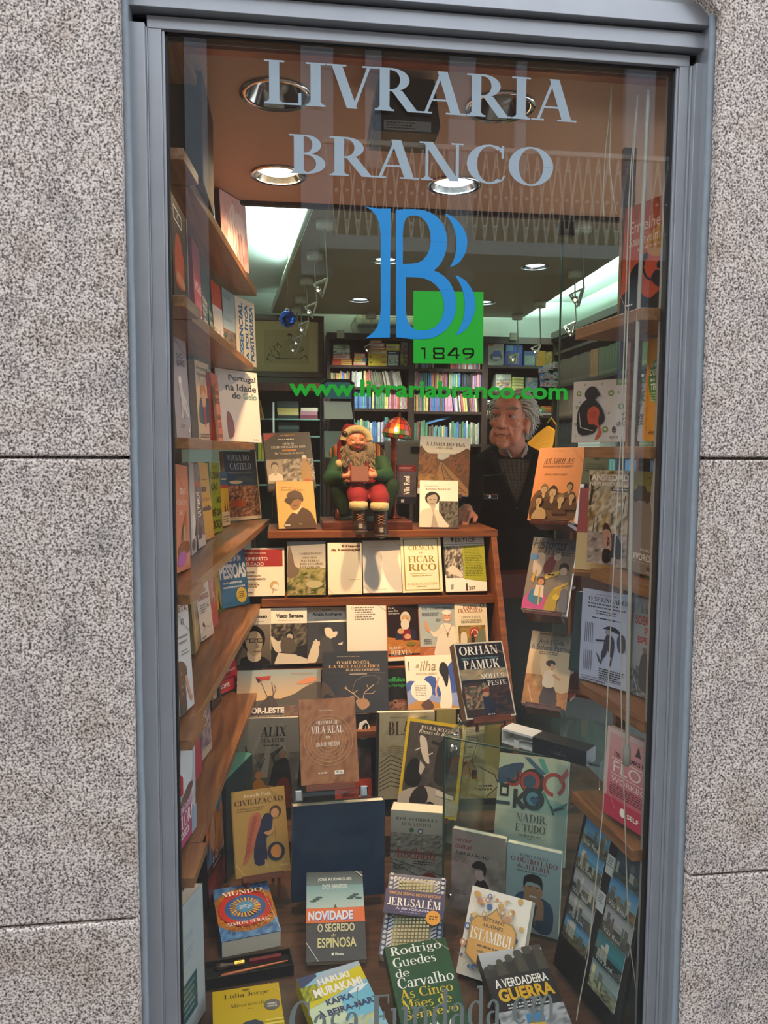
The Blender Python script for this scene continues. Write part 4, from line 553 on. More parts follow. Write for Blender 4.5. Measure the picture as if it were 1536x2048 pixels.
cover('murakami', 'light blue and yellow illustrated novel with white block author name', '#7fb6cc', lambda a: (a.R(0,0,1,1,'#8cbfd2'), a.P([(0,.78),(.2,.86),(.4,.98),(1,1),(1,.9),(.6,.9)],'#aab9c6',1), a.P([(0,.86),(.3,.96),(.3,1),(0,1)],'#2c3a66'), a.P([(0,.62),(0,.8),(1,.95),(1,.78)],'#d3c21e'), a.N(0,.7,.25,.88,['#4a5a22','#7a8a2a','#d3c21e'],3,6,6,6), a.P([(0,.3),(0,.62),(.5,.68),(.5,.3)],'#c9d6b0'), a.P([(.5,.3),(.5,.66),(1,.74),(1,.3)],'#6fb8d0'), a.P([(.6,.66),(.8,.72),(1,.72),(.84,.66)],'#e6ecee'), a.T('HARUKI',.28,.845,.78,.92,Wt,'x'), a.T('MURAKAMI',.16,.72,.92,.82,Wt,'x'), a.T('KAFKA',.28,.6,.7,.67,'#243a66','x'), a.T('À BEIRA-MAR',.1,.49,.96,.575,'#243a66','x'), a.N(.1,.02,.9,.4,['#7fb6cc','#c9c070','#5fa0b8','#d9d6b0'],7,12,10,6), a.L([(.7,.45),(.74,.6),(.82,.7)],.008,'#6a7a4a')), 'paperback', '#c9bb2a')
cover('lidia', 'bright yellow book with thin serif author name and a small grey award seal', '#cfae14', lambda a: (a.T('Lídia Jorge',.17,.845,.84,.92,'#3a2a08','r'), a.T('Misericórdia',.26,.715,.8,.765,'#7a6410','r'), a.S(.5,.66,.6,.68,1,'#8a7420'), a.O(.86,.68,.12,'#6a6258'), a.T('PRÉMIO',.79,.685,.93,.71,Wt,'b'), a.T('MÉDICIS',.79,.65,.93,.675,Wt,'b'), a.P([(.34,0),(.36,.44),(.7,.46),(.72,0)],'#2a2f44',1), *[a.R(.74,.1+.05*i,1,.125+.05*i,'#e6cf5a') for i in range(8)], a.E(.5,.95,.06,.012,'#7a6410'), a.L([(.84,1),(1,.86)],.006,'#e0cd70')), 'paperback')
# ---------- on top of the rack
cover('fim', 'black book with parade photograph and red corner flash, behind the hat portrait book', '#191513', lambda a: (a.P([(0,.985),(.0,.86),(.03,.86),(.28,.985)],'#b3242c'), a.R(.34,.945,.66,.955,'#c08a3a'), a.T('U',.48,.925,.53,.965,'#c08a3a','r'), a.S(.3,.86,.7,.89,1,Wt), a.T('O FIM DO',.39,.775,.63,.815,Wt,'r'), a.T('ESTADO PORTUGUÊS DA ÍNDIA',.14,.715,.87,.765,Wt,'r'), a.R(.36,.66,.66,.69,'#c9862c'), a.T('Um Testemunho da Invasão',.2,.605,.82,.65,'#d9cfb8','r'), a.N(.0,.12,1,.52,['#2a2420','#5c5248','#cbbfae','#453c34','#8a7d6e'],7,22,14,9), a.R(0,.1,.33,.52,'#a89a88'), a.H(.17,.38,.1,'#bdae9a','#4a4038','#e6dccb',q=1), a.P([(.72,.12),(.74,.42),(.82,.48),(.9,.4),(.92,.12)],'#a8823c',1), a.E(.81,.52,.05,.045,'#b08a62'), a.E(.81,.55,.05,.03,'#e6dccb'), a.R(.76,.1,.9,.15,'#b3402c')), 'paperback')
cover('ramalho', 'ochre book with a sepia portrait of a man in a brimmed hat', '#caa25a', lambda a: (a.T('VIAJAR COM...',.12,.855,.46,.88,'#6a4a24','s'), a.T('Ramalho Ortigão',.12,.785,.72,.84,'#6a4a24','q'), a.P([(.18,0),(.24,.2),(.4,.34),(.62,.44),(.86,.34),(.98,.1),(.98,0)],'#4a321e',1), a.P([(.38,.34),(.5,.3),(.64,.44),(.6,.5)],'#dcc08a'), a.P([(.32,.62),(.34,.46),(.44,.38),(.56,.42),(.64,.56),(.62,.66)],'#8a6238',1), a.P([(.2,.58),(.3,.66),(.66,.7),(.68,.56),(.56,.62),(.42,.58),(.34,.5)],'#3a2616',1), a.P([(.28,.66),(.32,.76),(.5,.8),(.66,.74),(.7,.6),(.62,.64)],'#4a321e',1), a.R(.4,.47,.52,.485,'#3a2616'), a.S(.16,.05,.3,.09,1,Wt), a.R(.54,.08,.6,.095,'#d9bf86')), 'paperback', '#8a6a34')
cover('tua', 'tall book with a railway line curving through autumn hills', '#b9c2c2', lambda a: (a.G(0,.72,1,1,'#b9c6ca','#d5d3c8'), a.P([(0,.1),(0,.80),(.12,.74),(.3,.64),(.46,.6),(.6,.66),(.8,.74),(1,.78),(1,.1)],'#5c3d28',1), a.N(0,.34,.36,.7,['#3a2a1c','#6a4528','#8a5a30','#4a3422'],3,10,10,6), a.N(.6,.34,1,.7,['#4a3120','#7a4a2a','#6a4024','#32241a'],5,10,10,6), a.P([(.3,.06),(.4,.5),(.5,.52),(1,.1),(1,.0),(.3,.0)],'#8a6a48',1), a.N(.0,.1,.5,.34,['#7a5a34','#a07a48','#5a4028'],6,10,8,6), a.L([(.46,.52),(.62,.3),(.95,.04)],.012,'#4a2c1e'), a.L([(.44,.52),(.5,.3),(.66,.04)],.012,'#4a2c1e'), *[a.L([(.48+.02*i,.44-.05*i),(.56+.045*i,.42-.05*i)],.008,'#5c4634') for i in range(8)], a.T('A LINHA DO TUA',.12,.84,.9,.9,'#33302a','r'), a.T('(1851 - 2008)',.32,.785,.66,.82,'#55524a','s')), 'paperback')
cover('agustina', 'white book with grey photograph of a short-haired woman by a bush', '#ece6da', lambda a: (a.T('VIAJAR COM...',.12,.86,.5,.885,'#6a4a3a','s'), a.T('Agustina Bessa-Luís',.14,.79,.8,.84,'#4a3a32','q'), a.N(.5,.0,1,.56,['#1c1916','#4a453e','#7a7468','#2a2622'],4,14,14,9), a.P([(0,0),(.02,.3),(.2,.4),(.46,.36),(.64,.16),(.74,0)],'#cfc7b8',1), a.E(.33,.62,.19,.14,'#241f1b'), a.P([(.2,.64),(.22,.52),(.32,.44),(.42,.5),(.46,.62),(.4,.7)],'#a89c8a',1), a.P([(.28,.46),(.34,.3),(.42,.46)],'#b5a998'), a.R(.25,.585,.31,.595,'#3a332c'), a.R(.36,.585,.42,.595,'#3a332c'), a.R(.29,.5,.37,.508,'#55493e'), a.P([(.3,.0),(.36,.34),(.5,.0)],'#a0978a')), 'paperback')
cover('vilarealbox', 'small dark red and grey pamphlet box with vertical white lettering', '#4a4550', lambda a: (a.R(0,.84,1,1,'#6a2026'), a.S(.1,.86,.9,.96,3,'#b98a8a'), a.N(0,.2,1,.84,['#3a3640','#55505a','#4a4550'],3,6,8,5), a.T('Vila Real',.34,.24,.66,.72,Wt,'b',1), a.R(0,0,1,.18,'#1d1f2c'), a.R(.2,.04,.36,.12,'#c9c9c9')), 'pamphlet_box')
# ---------- left shelves
cover('orangefig', 'dark book with an orange dress figure, by the glass on the second left shelf', '#3a2c28', lambda a: (a.G(0,.4,1,1,'#2c2220','#55453c'), a.P([(.1,.2),(.2,.62),(.5,.66),(.7,.5),(.66,.2),(.4,.14)],'#c0472c',1), a.P([(.2,.2),(.3,.3),(.7,.26),(.68,.18)],'#c9825a',1), a.L([(.1,.78),(.6,.78),(.6,.9),(.1,.9),(.1,.78)],.02,Wt), a.T('A',.26,.81,.44,.87,Wt,'r'), a.O(.75,.62,.14,'#2c3c48'), a.R(.94,0,1,1,'#8a8468')), 'paperback')
cover('redviga', 'red wrapped book with white serif letters on the second left shelf', '#a3262c', lambda a: (a.G(0,.5,1,1,'#8a3038','#b02c2c'), a.T('VIGAS',.1,.46,.94,.56,Wt,'r'), a.T('& AS',.3,.3,.94,.36,'#d9a0a0','r'), a.T('LAS',.1,.12,.94,.22,Wt,'b')), 'paperback')
cover('darkgreen', 'dark green book with four lines of pale capitals beside the red wrapped one', '#26352f', lambda a: (a.T('SEM',.1,.5,.9,.56,'#cfc9b0','b'), a.T('MEDO',.1,.41,.9,.47,'#cfc9b0','b'), a.T('DE',.1,.32,.6,.38,'#cfc9b0','b'), a.T('VIVER',.1,.22,.9,.29,'#cfc9b0','b'), a.R(0,0,1,.1,'#c9473a')), 'paperback')
cover('darkgreenb', 'bottle green book with pale stripe and title, left of the red and white one', '#1f4038', lambda a: (a.G(0,.4,1,1,'#2c3c3a','#1f4a3e'), a.T('PAUL',.1,.42,.9,.5,'#b8c0a8','b'), a.T('MAIL',.1,.3,.9,.38,'#b8c0a8','b'), a.R(0,.0,1,.2,'#c4bfa8'), a.S(.1,.02,.9,.18,4,'#5a4a3a')), 'paperback')
cover('redwhite', 'book with a red top half fading into white crowd scene', '#cfc8c0', lambda a: (a.R(0,.66,1,1,'#ab3e2a'), a.G(0,.3,1,.66,'#c9c6c4','#b5b0ac'), a.N(0,0,1,.34,['#4a4448','#8a8488','#c9c2c0','#5c5058'],4,10,10,9)), 'paperback')
cover('bluegrey', 'blue-grey wrapped book with a colourful street scene along its foot', '#7f929c', lambda a: (a.G(0,.4,1,1,'#6d8088','#9aaab2'), a.S(.1,.86,.7,.93,2,'#46525a'), a.T('Lisboa',.1,.55,.7,.6,'#5a6870','r'), a.N(0,0,1,.42,['#2c2620','#4a6a2c','#a8602c','#2f5a80','#3a2c24'],6,12,12,7)), 'paperback')
cover('essencial', 'beige book with blue stencil title running up its cover', '#c9bda6', lambda a: (a.T('ESSENCIAL',.16,.08,.36,.93,'#23608c','x',1), a.T('A POLÍTICA',.43,.08,.62,.93,'#23608c','x',1), a.T('PORTUGUESA',.7,.08,.9,.93,'#23608c','x',1)), 'paperback')
cover('sobre', 'pale lilac book with a seated pale figure, by the glass at eye level', '#a9a0a8', lambda a: (a.T('SO',.3,.76,.7,.81,'#4a4450','s'), a.T('BRE',.3,.69,.8,.745,'#4a4450','s'), a.P([(.3,.58),(.5,.56),(.6,.44),(.8,.36),(.9,.24),(.8,.2),(.6,.28),(.5,.2),(.4,.22),(.4,.4)],'#d6cdc8',1), a.L([(.4,.4),(.56,.2),(.66,.2)],.014,'#8c8288'), a.L([(.7,.34),(.86,.24)],.014,'#8c8288'), a.E(.42,.56,.09,.035,'#efe8e2'), a.L([(0,.98),(.98,.78)],.006,'#4a444c'), a.S(.3,.1,.6,.14,2,'#7a727c'), a.E(.84,.07,.05,.02,Wt)), 'paperback')
cover('bluethin', 'mid blue book half hidden behind the cartoon cover', '#1f6285', lambda a: (a.S(.2,.5,.9,.56,2,'#123c58'), a.T('PORTO',.2,.4,.95,.46,'#123c58','b'), a.E(.2,.06,.2,.05,'#9a4a4a')), 'paperback')
cover('orangehair', 'cream book with a cartoon man in suit, red tie and orange hair', '#d9bf98', lambda a: (a.T('Desesperando',.08,.88,.92,.945,'#3a2a1c','q'), a.T('Tu a guardas',.08,.81,.84,.865,'#3a2a1c','q'), a.ring(.5,.6,.36,.38,'#a8865a',30,150), a.P([(.12,.24),(.2,.5),(.4,.56),(.66,.56),(.86,.5),(.84,.26)],'#3a4a4e',1), a.P([(.36,.46),(.34,.62),(.5,.68),(.64,.62),(.6,.46),(.5,.4)],'#d9a070',1), a.P([(.28,.58),(.34,.7),(.6,.7),(.68,.58),(.5,.64)],'#c97a24',1), a.P([(.42,.44),(.54,.44),(.58,.26),(.5,.16),(.44,.26)],'#b0322a'), a.E(.9,.46,.12,.08,'#a8362c'), a.T('€',.8,.64,.9,.69,'#c0562c','b'), a.S(.1,.04,.8,.1,2,'#7a6444'), a.R(.98,0,1,1,'#b89a70')), 'paperback')
cover('coral', 'coral red book with stacked dark capitals next to a black strip', '#d0604c', lambda a: (a.R(0,0,.36,.8,'#33302e'), a.T('DO',.2,.78,.7,.85,'#3a2422','b'), a.T('QUE',.2,.68,.95,.76,'#3a2422','b'), a.T('FICO',.3,.56,.95,.65,'#3a2422','b'), a.T('RA',.4,.32,.95,.4,'#3a2422','b'), a.T('O',.5,.2,.8,.28,'#3a2422','b'), a.T('GARCIA',.3,.06,.95,.11,'#3a2422','b')), 'paperback')
cover('napoleao', 'yellow book with a dark silhouette in uniform, beside the large white book', '#a89a20', lambda a: (a.T('NAPOLEÃO',.04,.86,.94,.94,'#2c2816','b'), a.S(.4,.66,.95,.76,3,'#5a5420'), a.P([(.1,.03),(.2,.5),(.2,.66),(.36,.7),(.5,.6),(.44,.48),(.7,.42),(.9,.3),(.94,.03)],'#2f2624',1), a.E(.32,.62,.1,.07,'#8a6a4c'), a.E(.5,.24,.12,.08,'#c9bda8'), a.R(0,0,1,.03,'#e0d8c8')), 'paperback')
cover('portugal', 'large white book with bold black sans title on Ice Age, end of the eye-level shelf', '#cfc3b4', lambda a: (a.T('Portugal',.3,.83,.95,.93,K,'b'), a.T('na Idade',.22,.71,.95,.81,K,'b'), a.T('do',.36,.6,.56,.69,K,'b'), a.T('Gelo',.62,.6,.95,.69,'#5f7f78','b'), a.P([(.22,.06),(.2,.3),(.24,.42),(.34,.3),(.36,.14),(.3,.05)],'#7c3a20',1), a.S(.8,.03,.96,.05,1,'#9a9084')), 'hardcover_book')
cover('pink', 'salmon pink book with white lowercase title and purple bloom at its foot', '#cf8068', lambda a: (a.T('nas',.34,.72,.8,.78,Wt,'r'), a.T('cidades',.1,.62,.84,.69,'#ecc8b8','r'), a.T('a',.3,.53,.5,.57,Wt,'r'), a.P([(.4,.24),(.5,.42),(.8,.56),(.74,.36),(.66,.2)],'#b0603c',1), a.P([(.35,.3),(.5,.44),(.45,.32)],'#5a4428',1), a.R(.54,.24,.68,.42,'#a8a884'), a.P([(.1,.2),(.4,.27),(.9,.26),(.9,.16),(.2,.16)],'#7a3c2c',1), a.P([(.05,.08),(.2,.17),(.6,.18),(.7,.12),(.5,.06),(.2,.05)],'#a34aa8',1), a.L([(0,.97),(.95,.66)],.006,'#7a4438')), 'paperback')
cover('whitefig', 'white and black book standing just behind the salmon pink one', '#b9b4ae', lambda a: (a.G(0,.3,1,1,'#9a9690','#d0ccc6'), a.P([(.2,.2),(.5,.42),(.9,.38),(.9,.24),(.4,.16)],'#e6e2da',1), a.E(.4,.1,.35,.06,'#2c2624'), a.P([(.6,.2),(.9,.3),(.94,.18)],K)), 'paperback')
cover('bwphoto', 'black and white photo book with a red band and vertical lettering', '#6a5c58', lambda a: (a.N(0,0,1,1,['#2c2422','#5c504c','#8a7c78','#3a302c'],5,8,14,5), a.R(0,.72,1,.78,'#b33a38'), a.T('ULTIMOS',.3,.36,.7,.66,Wt,'b',1), a.P([(0,0),(1,0),(1,.12),(0,.16)],'#cfc0b8'), a.P([(.1,.1),(.4,.3),(.6,.1)],'#1c1614')), 'paperback')
cover('amor', 'deep yellow book with three short black and brown title lines', '#cf9a18', lambda a: (a.S(.2,.76,.8,.8,1,'#8a6410'), a.T('amor',.1,.62,.6,.685,'#2c1c08','x'), a.T('cartamos',.1,.5,.9,.55,'#8a5a10','r'), a.T('solidão',.06,.37,.92,.44,'#2c1c08','x'), a.L([(.6,1),(1,.9)],.006,'#8a6a20')), 'paperback')
cover('coracao', 'lime green book with big black stacked capitals', '#7f8c1c', lambda a: (a.S(.2,.93,.8,.96,1,'#4a5214'), a.T('CORA',.06,.76,.94,.87,K,'b'), a.T('ÇÃO',.06,.6,.7,.72,K,'b'), a.T('AO',.5,.42,.94,.51,K,'b'), a.T('PÉ DA',.06,.24,.94,.36,K,'b'), a.T('BOCA',.06,.06,.94,.18,K,'b')), 'paperback')
cover('blueyellow', 'small blue, red and yellow book beside the aerial town cover', '#285878', lambda a: (a.R(0,.7,1,.76,'#b33a30'), a.R(0,.26,1,.7,'#d6a52a'), a.R(0,0,1,.26,'#d9bf96'), a.P([(.4,.26),(.5,.5),(.6,.26)],'#4a3418'), a.P([(.7,.26),(.78,.5),(.86,.26)],'#8a4a20'), a.S(.2,.05,.9,.2,3,'#8a744c'), a.S(.2,.84,.9,.9,1,'#d9c48a')), 'paperback')
cover('viana', 'large white-edged book with an aerial view of a red-roofed coastal town', '#d6c6b0', lambda a: (a.R(0,.05,.97,1,'#16273e'), a.G(0,.48,.97,1,'#121e30','#22426a'), a.P([(.1,.52),(.4,.62),(.6,.64),(.9,.56),(.5,.56)],'#3a4a5a',1), a.E(.3,.55,.2,.025,'#a8a090'), a.N(0,.05,.97,.5,['#3a1c16','#7a4030','#a8745c','#4a2c24','#c9a890','#2a1814'],4,30,22,12), a.E(.3,.24,.24,.06,'#b0522e'), a.T('VIANA DO',.1,.86,.76,.95,'#8f9aa8','r'), a.T('CASTELO',.16,.735,.8,.83,'#8f9aa8','r'), a.T('PRINCESA DO ATLÂNTICO',.1,.675,.84,.71,'#8a8a80','s')), 'photo_book')
cover('sta', 'white book with a person in a brown shirt, by the glass on the fourth left shelf', '#c6cbd2', lambda a: (a.T('ISTA',.2,.90,.9,.96,'#8a2c2c','b'), a.T('O',.4,.78,.62,.84,'#3a3c44','b'), a.S(.2,.6,.9,.7,2,'#8a8e96'), a.S(.3,.5,.9,.56,2,'#8a8e96'), a.P([(0,.1),(.0,.44),(.3,.46),(.56,.4),(.6,.3),(.44,.28),(.44,.1)],'#4e2e28',1), a.P([(.44,.3),(.6,.3),(.8,.12),(.9,.1),(.84,.06),(.7,.09)],'#c48a74',1), *[a.O(.2,.36-.06*i,.02,'#c9b9ae',8) for i in range(4)], a.R(0,.0,.44,.1,'#3c3a3a'), a.L([(.2,.88),(.95,.7)],.006,'#55585e')), 'paperback')
cover('khakicloth', 'olive book with folded cloth cover, behind the white shirt cover', '#9c8a58', lambda a: (a.N(0,0,1,1,['#8a7848','#a8966a','#75653a','#b8a880'],3,8,14,4), a.P([(.2,.0),(.3,.5),(.5,.62),(.5,.3),(.4,.0)],'#bfa878',1)), 'paperback')
cover('sonhos', 'off-white book with red and brown capitals about dreams', '#c9bfb4', lambda a: (a.S(.2,.86,.8,.9,1,'#5a5048'), a.T('SOBRE OS',.08,.68,.74,.74,'#6a2c26','b'), a.T('SONHOS',.06,.575,.92,.66,'#a02a20','b'), a.S(.2,.38,.6,.52,4,'#7a7068'), a.P([(.2,.22),(.3,.26),(.4,.18),(.28,.18)],'#33302c'), a.P([(.72,.44),(.84,.44),(.8,.5)],'#a04a30'), a.L([(.2,.12),(.5,.18),(.7,.14),(.98,.2)],.012,'#a09a90'), a.S(.1,.02,.4,.06,1,'#6a6058')), 'paperback')
cover('redscript', 'dull red book with white brush script running upward', '#9c3438', lambda a: (a.L([(.1,.9),(.3,.7),(.2,.6),(.5,.8),(.4,.5)],.02,'#d9a8a8'), a.L([(.4,.6),(.7,.7),(.5,.44),(.8,.5)],.02,'#e0b8b0'), a.L([(.3,.4),(.6,.5),(.8,.4),(.5,.26)],.02,'#e0b8b0'), a.R(0,0,1,.2,'#a83c4a'), a.N(0,.14,1,.34,['#b3443a','#9c3438','#c0603c'],3,6,6,5)), 'paperback')
cover('yellowman', 'yellow book with a tiny standing man in black', '#b5940f', lambda a: (a.G(0,.3,1,1,'#8a7614','#caa51c'), a.R(0,0,1,.08,'#3c5a30'), a.P([(.3,.08),(.36,.2),(.34,.28),(.46,.32),(.56,.28),(.54,.2),(.6,.08)],K,1), a.E(.45,.345,.06,.022,K), a.S(.2,.6,.8,.64,1,'#5a4a10')), 'paperback')
cover('pessoas', 'blue book with huge white condensed capitals and a yellow round seal', '#175e86', lambda a: (a.G(0,.5,1,1,'#123c5c','#17618a'), a.T('THIERRY NET',.3,.86,.76,.93,'#7a6a2c','b'), a.T('ESPECIALISTA EM',.04,.69,.82,.78,'#cfd3d0','b'), a.T('PESSOAS',.02,.425,.96,.66,'#e0dfd8','x'), a.S(.1,.33,.86,.4,1,'#c9cdca'), a.S(.1,.27,.94,.325,1,'#c9cdca'), a.O(.72,.16,.19,'#d6b02a'), a.S(.6,.11,.84,.22,4,'#4a3c10'), a.S(.14,.04,.36,.06,1,'#0f3c58')), 'paperback')
cover('crowd', 'book with a purple crowd mosaic and framed title on the lowest left shelf', '#8f8088', lambda a: (a.N(0,0,1,1,['#2c2440','#5a4c78','#b8a8a8','#3a3050','#cfc0b8','#6a5a70'],4,16,26,16), a.R(.06,.36,.6,.7,'#8a4a40'), a.R(.1,.38,.56,.68,'#e0d6c6'), a.T('NARD',.14,.6,.52,.66,K,'x'), a.T('VÔA',.14,.5,.52,.58,'#7a2c20','x'), a.T('OKB',.14,.4,.52,.48,K,'x'), a.R(0,0,1,.1,'#b8a89c')), 'paperback', '#b07a3a')
cover('cookbook', 'magazine-size cookbook with a chef in whites and a red round seal', '#aab0ba', lambda a: (a.N(0,.3,1,1,['#8a8e98','#b8bcc6','#9aa0a8','#c9ced4'],3,8,12,3), a.O(.6,.87,.24,'#a02a30'), a.T('Best',.46,.86,.72,.9,Wt,'r'), a.S(.46,.8,.74,.85,2,Wt), a.P([(.0,.56),(.0,.9),(.1,.92),(.2,.84),(.2,.66)],'#8a6250',1), a.P([(.2,.42),(.24,.84),(.7,.86),(.84,.6),(.7,.42)],'#cfd4da',1), a.P([(.0,.42),(.1,.6),(.3,.54),(.3,.4)],'#a8263c'), a.P([(.2,.36),(.6,.44),(.84,.4),(.5,.3),(.2,.3)],'#6a4a48',1), a.R(0,.0,.72,.26,'#a83a70'), a.T('SEM DORES',.04,.26,.8,.32,'#d9a0bc','b'), a.T('FLORES',.04,.14,.96,.25,Wt,'r'), a.T('COOKBOOK',.04,.06,.6,.12,Wt,'b'), a.R(.72,0,1,.2,'#8fa0b8')), 'magazine')
cover('magenta', 'magenta book right behind the cookbook', '#a8284a', lambda a: (a.G(0,0,1,1,'#b03a54','#a02448'), a.S(.3,.6,.8,.7,2,'#d98a9a')), 'paperback')
cover('tokyo', 'bright red book with white capitals, end of the lowest left shelf', '#b0242a', lambda a: (a.P([(0,.99),(.6,.99),(1,.7),(.6,.45),(0,.44)],'#8a1c24'), a.T('SOBRE',.2,.68,.7,.77,'#d9a8a0','b'), a.T('TÓQUIO',.04,.48,.7,.63,'#e0c0b8','b'), a.T('THE VIEW FROM MY BALCONY',.06,.35,.9,.4,'#e6d0c8','b'), a.S(.08,.28,.9,.33,1,'#7a141a'), a.S(.08,.2,.9,.27,1,'#7a141a'), a.T('LOPES',.06,.09,.5,.16,Wt,'b'), a.E(.86,.09,.04,.02,Wt)), 'paperback')
cover('guinness', 'tall dark records annual with bubbly white capitals', '#3a3c38', lambda a: (a.G(0,.3,1,1,'#55564e','#2c2c2c'), a.T('GUINNESS',.04,.62,.94,.76,'#e2ddd4','x'), a.T('WORLD',.04,.44,.94,.6,'#e2ddd4','x'), a.T('RECORDS',.04,.29,.94,.42,'#e2ddd4','x'), a.T('2024',.3,.06,.96,.24,'#d9b8b0','x'), a.N(0,0,.3,.2,['#8a2c24','#b04a38','#55201c'],3,6,6,5)), 'hardcover_book')
cover('whiteteal', 'tall white book with a teal panel, in the corner against the glass', '#aeb9bf', lambda a: (a.T('CAPITO',.1,.88,.86,.94,'#a3afb6','r'), a.T('A Vida',.1,.72,.6,.77,'#9aa6ae','q'), a.S(.06,.56,.6,.66,3,'#98a4ac'), a.P([(.0,.14),(.0,.42),(.7,.42),(.7,.14)],'#2f5a62'), a.S(.06,.17,.64,.4,5,'#7a9aa0')), 'hardcover_book', '#98a4aa')
# ---------- right shelves
cover('envelhecer', 'orange book with a silhouette helping another up a hill at sunset', '#b8431c', lambda a: (a.G(0,.3,1,1,'#a8441c','#c9481e'), a.O(.72,.6,.26,'#c07a1e'), a.T('Envelhecer',.12,.74,.98,.85,'#e6b89a','s'), a.T('Saudavelmente',.12,.62,.98,.71,'#e6b89a','s'), a.S(.3,.55,.9,.6,1,'#dba080'), a.P([(0,0),(0,.18),(.3,.22),(.6,.1),(1,.24),(1,0)],'#1a1518',1), a.P([(.14,.2),(.2,.4),(.36,.46),(.46,.44),(.4,.36),(.34,.34),(.32,.2)],'#1a1518',1), a.E(.46,.49,.05,.035,'#1a1518'), a.L([(.4,.42),(.5,.3),(.6,.26)],.02,'#1a1518'), a.P([(.6,.28),(.7,.34),(.92,.24),(.9,.14),(.7,.2)],'#1a1518',1), a.E(.74,.38,.05,.035,'#1a1518'), a.S(.14,.07,.3,.1,1,Wt), a.L([(.0,.2),(.16,.03)],.006,'#c08a6a')), 'paperback', group=None)
def virus(a):
    a.R(0,0,1,1,'#ddd2c6')
    a.R(.58,.9,1,1,'#6f8a2c'); a.T('O ZETE DA FONSECA',.62,.925,.98,.975,'#e6e2cc','s')
    for u, v, r in ((.08,.8,.035),(.52,.78,.04),(.06,.58,.02),(.05,.3,.02),(.46,.2,.04),(.66,.56,.04),(.62,.78,.015),(.4,.94,.012),(.16,.94,.012),(.1,.66,.012),(.06,.1,.012),(.76,.48,.02),(.5,.46,.012)):
        a.ring(u,v,r*.5,r,'#7f9440',0,360,12)
    a.O(.84,.7,.1,'#5f7f2c')
    for i in range(14): t = i*PI/7; a.L([(.84+.09*math.cos(t),.7+.115*math.sin(t)),(.84+.14*math.cos(t),.7+.18*math.sin(t))],.02,'#5f7f2c')
    a.P([(.1,.14),(.08,.5),(.18,.68),(.3,.7),(.42,.52),(.45,.34),(.36,.24),(.3,.14)],'#171312',1); a.E(.26,.78,.09,.11,'#171312'); a.P([(.18,.8),(.24,.9),(.32,.88),(.38,.74),(.26,.8)],'#171312',1)
    a.P([(.24,.3),(.22,.5),(.3,.58),(.38,.5),(.37,.32),(.42,.14),(.33,.03),(.38,.2),(.32,.28)],'#c84a26',1); a.O(.3,.44,.045,'#b8401e'); a.L([(.1,.5),(.13,.24),(.3,.18)],.012,'#ddd2c6')
    a.T('O vírus',.68,.34,.96,.46,'#2a2220','i'); a.T('desalojado',.62,.22,.98,.34,'#2a2220','i'); a.T('e',.56,.14,.61,.24,'#2c2420','b'); a.T('edita',.53,.05,.64,.1,'#2c2420','s')
cover('virus', 'white landscape picture book with green germs and a masked figure hugging an orange animal', '#ddd2c6', virus, 'picture_book')
cover('yellowgreen', 'tall mustard yellow book with a green oval, against the right frame', '#c98a12', lambda a: (a.E(.62,.6,.5,.24,'#2f7a2c'), a.T('A VIDA',.2,.72,.5,.76,Wt,'b'), a.T('DEPOIS',.16,.64,.7,.7,Wt,'b'), a.T('MAS NÃO',.2,.58,.6,.62,Wt,'b'), a.T('TERRA',.22,.5,.7,.56,Wt,'b'), a.S(.24,.38,.6,.48,4,'#a8c890'), *[a.L([(.1,.1+.1*i),(.14,.14+.1*i)],.006,'#5a3a10') for i in range(8)], *[a.E(.3+.06*i,.08+.01*(i%2),.02,.012,'#3a2a10',8) for i in range(6)]), 'paperback')
cover('sibilas', 'peach book with a sepia group portrait, top ledge of the wooden stand', '#e0955c', lambda a: (a.S(.34,.945,.62,.965,1,'#a8683c'), a.T('AS SIBILAS',.14,.77,.8,.85,'#6a3a1c','q'), a.T('DIÁLOGOS EM SFUMATO',.14,.725,.78,.76,'#7a4422','q'), a.T('MÓNICA BALDAQUE',.2,.61,.7,.645,'#8a542c','q'), a.P([(.04,.02),(.06,.36),(.3,.42),(.6,.38),(.96,.3),(.96,.02)],'#6a4a2c',1), a.H(.26,.42,.1,'#c9a878','#8a6a44','#5a3c24'), a.H(.46,.38,.12,'#c9a878','#3a2818','#4a3220'), a.H(.8,.46,.08,'#b8966a','#4a3422','#6a4a2c'), a.H(.66,.28,.1,'#d0b080','#8a7050','#54381f'), a.H(.88,.32,.09,'#c9a878','#5c4228','#5a3e26'), a.H(.2,.26,.1,'#c4a070','#4a3320','#4a331f'), a.P([(.1,.02),(.2,.16),(.36,.14),(.4,.02)],'#b8986a',1), a.L([(.72,1),(1,.8)],.005,'#c07a48')), 'paperback', '#b0602c')
